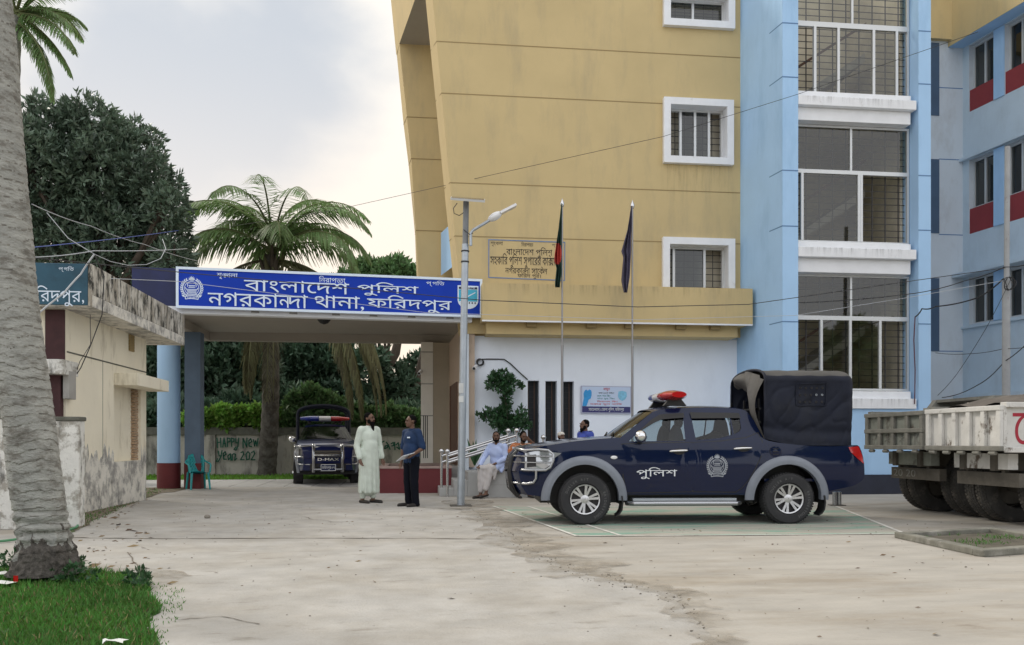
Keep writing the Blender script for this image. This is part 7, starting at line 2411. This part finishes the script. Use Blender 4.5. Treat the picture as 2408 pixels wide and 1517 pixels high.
def stand(H):
    J = {}
    for s, n in ((-1, 'R'), (1, 'L')):
        J['hip' + n] = (s * .052 * H, 0, .515 * H); J['kn' + n] = (s * .056 * H, -.01 * H, .275 * H); J['an' + n] = (s * .058 * H, .01 * H, .045 * H)
        J['toe' + n] = (s * .075 * H, -.105 * H, .016 * H)
        J['sh' + n] = (s * .108 * H, .005 * H, .805 * H); J['el' + n] = (s * .135 * H, .015 * H, .625 * H); J['wr' + n] = (s * .135 * H, -.03 * H, .485 * H)
    J['pel'] = (0, 0, .53 * H); J['bel'] = (0, -.005 * H, .62 * H); J['che'] = (0, 0, .725 * H); J['neck'] = (0, .005 * H, .83 * H); J['head'] = (0, -.012 * H, .925 * H)
    return {k: Vector(v) for k, v in J.items()}

def hand(pr, el, wr, H, curl=.35, side=1):
    d = (wr - el).normalized()
    ref = Vector((0, -1, 0)) if abs(d.y) < .8 else Vector((0, 0, 1))
    s = d.cross(ref).normalized(); n = s.cross(d).normalized()
    L_ = .105 * H
    pm = wr + d * L_ * .26
    pr.append(('c', wr, pm + d * L_ * .15, .0135 * H, .0155 * H))
    for k in range(4):
        o = s * (k - 1.5) * .0095 * H
        base = pm + o + d * L_ * .18 + s * (k - 1.5) * .001 * H
        ln = L_ * (.40, .46, .43, .33)[k]
        m = base + d * ln * .5 + n * ln * .5 * curl * .5
        e = m + (d * .5 + n * curl * .8).normalized() * ln * .5
        pr += [('c', base, m, .0055 * H, .005 * H), ('c', m, e, .005 * H, .0042 * H)]
    tb = wr + d * L_ * .14 - s * .013 * H * side
    pr += [('c', tb, tb - s * side * .014 * H + d * .022 * H + n * .004 * H, .0062 * H, .0055 * H), ('c', tb - s * side * .014 * H + d * .022 * H + n * .004 * H, tb - s * side * .016 * H + d * .042 * H + n * .010 * H, .0055 * H, .0045 * H)]

def person(label, loc, rotz, H, J, hy=0.0, hp=0.0, voxel=.009, beard=None, hair=True, build=1.0, shoes=True, skip_legs=False):
    t = thing('person', label, 'person', loc, rotz)
    RH = Matrix.Rotation(hy, 3, 'Z') @ Matrix.Rotation(hp, 3, 'X')
    hc = J['head']
    hq = lambda x, y, z: hc + RH @ Vector((x * H, y * H, z * H))
    pr = []
    b_ = build
    pr += [('e', J['pel'], (.094 * H * b_, .066 * H * b_, .065 * H)), ('e', J['bel'], (.086 * H * b_, .064 * H * b_, .095 * H)), ('e', J['che'], (.098 * H * b_, .064 * H * b_, .098 * H)),
           ('c', J['pel'], J['che'], .068 * H * b_, .068 * H * b_),
           ('c', (J['shR'] * .8 + J['neck'] * .2), (J['shL'] * .8 + J['neck'] * .2), .034 * H, .034 * H),
           ('c', J['che'], J['neck'], .05 * H, .034 * H), ('c', J['neck'], hq(0, .008, -.03), .031 * H, .030 * H)]
    pr += [('e', hq(0, .008, .012), (.043 * H, .054 * H, .052 * H), RH), ('e', hq(0, -.014, -.022), (.034 * H, .038 * H, .044 * H), RH),
           ('c', hq(0, -.050, .006), hq(0, -.058, -.012), .006 * H, .009 * H), ('e', hq(0, -.046, .018), (.028 * H, .010 * H, .006 * H), RH),
           ('e', hq(-.044, .008, -.004), (.006 * H, .012 * H, .018 * H), RH), ('e', hq(.044, .008, -.004), (.006 * H, .012 * H, .018 * H), RH),
           ('e', hq(0, -.040, -.050), (.018 * H, .014 * H, .012 * H), RH), ('e', hq(0, -.047, -.032), (.014 * H, .008 * H, .007 * H), RH)]
    for n in 'RL':
        sd = -1 if n == 'R' else 1
        pr += [('c', J['sh' + n], J['el' + n], .031 * H, .024 * H), ('c', J['el' + n], J['wr' + n], .024 * H, .0155 * H)]
        hand(pr, J['el' + n], J['wr' + n], H, side=sd)
        if not skip_legs:
            mid = (J['kn' + n] * .65 + J['an' + n] * .35)
            pr += [('c', J['hip' + n], J['kn' + n], .053 * H, .033 * H), ('c', J['kn' + n], J['an' + n], .032 * H, .021 * H), ('e', mid + Vector((0, .012 * H, 0)), (.031 * H, .034 * H, .07 * H)),
                   ('c', J['an' + n] + Vector((0, .015 * H, -.02 * H)), J['toe' + n], .021 * H, .016 * H)]
    blob('body', pr, M_SKIN, t, voxel, 3)
    for s in (-1, 1):
        b = MB(); b.ell(hq(s * .017, -.049, .008), (.0065 * H, .004 * H, .0038 * H), M_EYE, 10, 6, RH); b.build('eye', t, local=True, smooth=80)
        b = MB(); b.ell(hq(s * .018, -.053, .021), (.012 * H, .004 * H, .003 * H), M_HAIR, 10, 5, RH); b.build('eyebrow', t, local=True, smooth=80)
    b = MB(); b.ell(hq(0, -.0545, -.033), (.012 * H, .004 * H, .0035 * H), M_LIP, 10, 5, RH); b.build('mouth', t, local=True, smooth=80)
    if hair:
        blob('hair', [('e', hq(0, .017, .026), (.0455 * H, .050 * H, .044 * H), RH), ('e', hq(0, .030, .0), (.040 * H, .034 * H, .036 * H), RH), ('e', hq(-.040, .008, .016), (.007 * H, .018 * H, .018 * H), RH), ('e', hq(.040, .008, .016), (.007 * H, .018 * H, .018 * H), RH)], M_HAIR, t, .008, 3, .0015)
    if beard:
        bl, thick = beard
        q = [('e', hq(0, -.030, -.050), (.030 * H, .024 * H, .020 * H * thick), RH), ('e', hq(-.033, -.012, -.032), (.010 * H, .022 * H, .026 * H), RH), ('e', hq(.033, -.012, -.032), (.010 * H, .022 * H, .026 * H), RH),
             ('c', hq(0, -.036, -.055), hq(0, -.044, -.055 - bl), .024 * H, .010 * H), ('e', hq(0, -.055, -.024), (.018 * H, .006 * H, .004 * H), RH)]
        blob('beard', q, M_HAIR, t, .007, 2, .002)
    return t, hq
def V3(*a): return Vector(a)
def off(J, g, names='*'): return g

# ---- tall man in the pale robe, looking towards the other man (to our right)
H = 1.80
J = stand(H)
J['elR'] = V3(-.150 * H, .02 * H, .63 * H); J['wrR'] = V3(-.150 * H, -.045 * H, .487 * H)
J['elL'] = V3(.150 * H, .015 * H, .63 * H); J['wrL'] = V3(.148 * H, -.03 * H, .49 * H)
J['anR'] += V3(.0, .03 * H, 0); J['toeR'] += V3(0, .03 * H, 0)
p0 = atg(868, 1183)
t, hq = person('bearded man standing in a long pale mint robe beside the parked blue pickup', tuple(p0), R(38), H, J, hy=R(22), beard=(.075, 1.7))
rb = [('e', J['che'], (.106 * H, .078 * H, .11 * H)), ('e', J['bel'], (.104 * H, .086 * H, .12 * H)), ('e', J['pel'], (.106 * H, .080 * H, .10 * H)), ('c', J['shR'] * .94 + J['shL'] * .06, J['shL'] * .94 + J['shR'] * .06, .041 * H, .041 * H), ('c', J['che'], J['neck'], .062 * H, .038 * H)]
for k in range(12):
    a = 2 * math.pi * k / 12 + .2
    x, y = math.cos(a), math.sin(a)
    rb.append(('c', (x * .070 * H, y * .045 * H, .58 * H), (x * (.108 + .012 * math.sin(k * 2.3)) * H, y * .080 * H + .01 * H, .125 * H), .045 * H, .022 * H))
rb.append(('c', (0, 0, .55 * H), (0, .01 * H, .15 * H), .07 * H, .08 * H))
for n in 'RL': rb += [('c', J['sh' + n] + V3(0, 0, -.004 * H), J['el' + n], .040 * H, .034 * H), ('c', J['el' + n], J['el' + n].lerp(J['wr' + n], .86), .034 * H, .034 * H)]
blob('robe', rb, M_THOBE, t, .012, 9, .0035)
blob('trousers', [('c', J['kn' + n] , J['an' + n] + V3(0, 0, .03 * H), .036 * H, .034 * H) for n in 'RL'], M_THOBE, t, .012, 3)
blob('sandals', [('c', J['an' + n] + V3(0, .03 * H, -.026 * H), J['toe' + n] + V3(0, -.01 * H, -.002 * H), .023 * H, .022 * H) for n in 'RL'], M_SHOE, t, .009, 2)
b = MB(); b.tube([hq(-.02, -.02, -.10), hq(0, -.05, -.12)], .004, M_THOBE); 
blob('collar', [('c', J['neck'] + V3(math.cos(a) * .030 * H, math.sin(a) * .032 * H, -.004 * H), J['neck'] + V3(math.cos(a + .7) * .030 * H, math.sin(a + .7) * .032 * H, -.004 * H), .010 * H, .010 * H) for a in np.arange(0, 6.3, .7)], M_THOBE, t, .008, 2)

# ---- man in the navy shirt, facing left towards him, papers in his hand
H = 1.72
J = stand(H)
J['elL'] = V3(.150 * H, .035 * H, .635 * H); J['wrL'] = V3(.120 * H, -.085 * H, .56 * H)
J['elR'] = V3(-.145 * H, .0 * H, .63 * H); J['wrR'] = V3(-.14 * H, -.03 * H, .49 * H)
J['toeL'] += V3(.02, 0, 0)
p0 = atg(968, 1191)
t, hq = person('man in navy short sleeved shirt and black trousers holding white papers, facing left', tuple(p0), R(-52), H, J, hy=R(-18), hp=R(4))
sh = [('e', J['che'], (.112 * H, .080 * H, .11 * H)), ('e', J['bel'], (.106 * H, .082 * H, .115 * H)), ('c', J['shR'], J['shL'], .041 * H, .041 * H), ('c', J['che'], J['neck'], .06 * H, .038 * H)]
for n in 'RL': sh += [('c', J['sh' + n] + V3(0, 0, -.003 * H), J['sh' + n].lerp(J['el' + n], .9), .041 * H, .041 * H)]
for k in range(12):
    a = 2 * math.pi * k / 12
    sh.append(('c', (math.cos(a) * .072 * H, math.sin(a) * .050 * H, .61 * H), (math.cos(a) * .088 * H, math.sin(a) * .066 * H, .485 * H), .032 * H, .018 * H))
sh.append(('c', (0, 0, .6 * H), (0, 0, .5 * H), .07 * H, .065 * H))
blob('shirt', sh, M_SHIRTN, t, .011, 8, .003)
tr_ = [('e', J['pel'] + V3(0, 0, -.02 * H), (.102 * H, .075 * H, .07 * H))]
for n in 'RL': tr_ += [('c', J['hip' + n], J['kn' + n], .060 * H, .046 * H), ('c', J['kn' + n], J['an' + n] + V3(0, 0, -.012 * H), .046 * H, .042 * H)]
blob('trousers', tr_, M_TROUS, t, .011, 3, .003)
blob('shoes', [('c', J['an' + n] + V3(0, .03 * H, -.024 * H), J['toe' + n] + V3(0, -.008 * H, -.001 * H), .024 * H, .022 * H) for n in 'RL'], M_SHOE, t, .009, 2)
blob('collar', [('c', J['neck'] + V3(math.cos(a) * .032 * H, math.sin(a) * .034 * H, .0), J['neck'] + V3(math.cos(a + .7) * .032 * H, math.sin(a + .7) * .034 * H, .0), .011 * H, .011 * H) for a in np.arange(0, 6.3, .7)], M_SHIRTN, t, .008, 2)
b = MB(); c = J['che'] + V3(.05 * H, -.078 * H, .02 * H); b.box(c.x - .035, c.y - .012, c.z - .006, c.x + .035, c.y + .004, c.z + .018, M_LETW); b.build('name_tag', t, local=True)
# papers held in the left hand
Mloc = Matrix.Translation(p0) @ Matrix.Rotation(R(-52), 4, 'Z')
hd = J['wrL'] + (J['wrL'] - J['elL']).normalized() * .05 * H
b = MB(); pc = hd + V3(-.03, -.05, .01)
ax, ay = V3(.0, -.14, -.03), V3(.085, .01, .05)
az = ax.cross(ay).normalized() * .004
b.obox(pc, ax, ay, az, mat('white_paper', (.72, .74, .78), .8, var=.04))
o = b.build('papers'); o.matrix_world = Mloc; tag(o, 'folded white papers held by the man in the navy shirt', 'papers')

# ---- people sitting on the platform edge
def sitting(loc_u, H, rot, lean=0.0, Y=None, foot=True, dx=0.0):
    """local origin on the ground below the seat edge; facing -y"""
    s = PH
    J = {}
    hz = s + .075
    J['pel'] = V3(0, .20, hz + .03); J['bel'] = V3(0, .20 - lean * .12, hz + .155); J['che'] = V3(0, .20 - lean * .28, hz + .335); J['neck'] = V3(0, .20 - lean * .42, hz + .52); J['head'] = V3(0, .18 - lean * .52, hz + .685)
    for sg, n in ((-1, 'R'), (1, 'L')):
        J['hip' + n] = V3(sg * .09, .18, hz); J['kn' + n] = V3(sg * .13, -.22, hz + .02); J['an' + n] = V3(sg * .12, -.16, .085); J['toe' + n] = V3(sg * .14, -.36, .03)
        J['sh' + n] = V3(sg * .185, .21 - lean * .40, hz + .475); J['el' + n] = V3(sg * .24, .16 - lean * .3, hz + .22); J['wr' + n] = V3(sg * .15, -.12, hz + .12)
    return J
def seat_loc(u): p = at(u, 1100, PY0); return (p.x, PY0 - .0, 0)
# pale blue shirt and lungi
H = 1.70
J = sitting(1160, H, 0, .15)
J['wrR'] = V3(-.17, -.30, PH + .13); J['elR'] = V3(-.27, .02, PH + .30); J['knR'] = V3(-.14, -.30, PH + .07); J['anR'] = V3(-.10, -.36, .085); J['toeR'] = V3(-.13, -.56, .03)
J['knL'] = V3(.10, -.26, PH + .09); J['anL'] = V3(.02, -.34, .12); J['toeL'] = V3(.02, -.54, .05)
t, hq = person('bearded man in pale blue shirt and lungi sitting on the platform edge beside the handrail', tuple(seat_loc(1161)), R(-38), H, J, hy=R(30), beard=(.02, 1.0))
sh = [('e', J['che'], (.20, .145, .19)), ('e', J['bel'], (.195, .155, .19)), ('e', J['pel'], (.20, .16, .12)), ('c', J['shR'], J['shL'], .07, .07), ('c', J['che'], J['neck'], .10, .06), ('c', V3(.12, .1, PH + .15), V3(.14, -.12, PH + .10), .10, .07), ('c', V3(.17, .12, PH + .12), V3(.20, -.02, PH + .02), .06, .04)]
for n in 'RL': sh += [('c', J['sh' + n], J['el' + n], .074, .062), ('c', J['el' + n], J['wr' + n].lerp(J['el' + n], .12), .060, .048)]
blob('shirt', sh, M_SHIRTL, t, .011, 7, .004)
lg_ = []
for n in 'RL': lg_ += [('c', J['hip' + n], J['kn' + n], .105, .075), ('c', J['kn' + n], J['an' + n] + V3(0, 0, .09), .075, .062)]
lg_ += [('c', J['knR'], J['knL'], .07, .07), ('c', (J['knR'] + J['knL']) / 2 + V3(0, .02, -.05), (J['anR'] + J['anL']) / 2 + V3(0, .02, .18), .085, .06), ('c', V3(0, .1, PH + .08), V3(0, -.2, PH + .09), .11, .09), ('c', J['knL'] + V3(.03, .1, -.05), J['anL'] + V3(.10, .16, .30), .06, .035)]
blob('lungi', lg_, M_LUNGI, t, .011, 3, .0045)
blob('sandals', [('c', J['an' + n] + V3(0, .05, -.045), J['toe' + n] + V3(0, -.02, -.008), .036, .034) for n in 'RL'], M_SHOE, t, .009, 2)
# person in orange print, hand over the face
H = 1.66
J = sitting(1226, H, 0, .55)
J['elR'] = V3(-.30, .0, PH + .42); J['wrR'] = V3(-.16, -.13, PH + .14)
J['elL'] = V3(.34, -.12, PH + .50); J['wrL'] = V3(.13, -.20, PH + .675)
t, hq = person('person in orange printed cloth seated behind the bull bar with one hand over the face', tuple(seat_loc(1228)), R(8), H, J, hy=R(8), hp=R(14), beard=(.01, .8))
sh = [('e', J['che'], (.20, .145, .20)), ('e', J['bel'], (.19, .15, .19)), ('e', J['pel'], (.20, .16, .12)), ('c', J['shR'], J['shL'], .072, .072), ('c', J['che'], J['neck'], .10, .06)]
for n in 'RL': sh += [('c', J['sh' + n], J['sh' + n].lerp(J['el' + n], .75), .078, .07)]
blob('wrap', sh, M_ORANGE, t, .011, 3, .004)
lg_ = []
for n in 'RL': lg_ += [('c', J['hip' + n], J['kn' + n], .10, .075), ('c', J['kn' + n], J['an' + n] + V3(0, 0, .08), .075, .06)]
blob('lungi', lg_ + [('c', J['knR'], J['knL'], .07, .07)], M_LUNGI, t, .012, 3, .004)
blob('sandals', [('c', J['an' + n] + V3(0, .05, -.045), J['toe' + n] + V3(0, -.02, -.008), .036, .034) for n in 'RL'], M_SHOE, t, .009, 2)
b = MB(); b.tube([V3(-.16, .02, PH + .56), V3(-.13, -.07, PH + .44), V3(-.11, -.08, PH + .24)], [.035, .04, .04], M_CAP, 8); b.build('scarf_end', t, local=True, smooth=60)
# man in a white cap, only his head showing over the bonnet
H = 1.66
J = sitting(1320, H, 0, .25)
t, hq = person('man in a white knitted cap whose head shows over the pickup bonnet', tuple(seat_loc(1322)), R(10), H, J, hy=R(6), beard=(.015, 1.0))
blob('cap', [('e', hq(0, .012, .034), (.048 * H, .055 * H, .034 * H)), ('e', hq(0, .014, .022), (.0485 * H, .056 * H, .022 * H))], M_CAP, t, .007, 2)
sh = [('e', J['che'], (.20, .14, .20)), ('e', J['bel'], (.19, .15, .19)), ('e', J['pel'], (.20, .16, .12)), ('c', J['shR'], J['shL'], .07, .07), ('c', J['che'], J['neck'], .10, .06)]
for n in 'RL': sh += [('c', J['sh' + n], J['el' + n], .074, .062), ('c', J['el' + n], J['wr' + n].lerp(J['el' + n], .12), .060, .048)]
blob('shirt', sh, M_GREYS, t, .012, 3)
lg_ = []
for n in 'RL': lg_ += [('c', J['hip' + n], J['kn' + n], .10, .075), ('c', J['kn' + n], J['an' + n] + V3(0, 0, .08), .075, .06)]
blob('trousers', lg_, M_TROUS, t, .012, 3)
# policeman in blue behind the bonnet, in profile
H = 1.68
J = stand(H)
pz = at(1376, 1040, 17.1)
t, hq = person('bearded man in blue uniform standing in profile behind the pickup windscreen', (pz.x, pz.y, 0), R(-68), H, J, hy=R(-8), beard=(.03, 1.1))
sh = [('e', J['che'], (.115 * H, .085 * H, .11 * H)), ('e', J['bel'], (.112 * H, .09 * H, .115 * H)), ('e', J['pel'], (.108 * H, .082 * H, .075 * H)), ('c', J['shR'], J['shL'], .043 * H, .043 * H), ('c', J['che'], J['neck'], .064 * H, .038 * H)]
for n in 'RL': sh += [('c', J['sh' + n], J['el' + n], .046 * H, .040 * H)]
blob('shirt', sh, M_UNIF, t, .011, 3, .003)
tr_ = [('e', J['pel'] + V3(0, 0, -.02 * H), (.10 * H, .075 * H, .07 * H))]
for n in 'RL': tr_ += [('c', J['hip' + n], J['kn' + n], .058 * H, .045 * H), ('c', J['kn' + n], J['an' + n], .045 * H, .04 * H)]
blob('trousers', tr_, M_TROUS, t, .012, 3)
blob('shoes', [('c', J['an' + n] + V3(0, .03 * H, -.024 * H), J['toe' + n], .024 * H, .022 * H) for n in 'RL'], M_SHOE, t, .009, 2)
b = MB()
for n in 'RL': 
    c = J['sh' + n] + V3(0, 0, .046 * H); b.obox(c, (.045, 0, 0), (0, .028, 0), (0, 0, .006), M_NAVY)
b.build('epaulette', t, local=True)
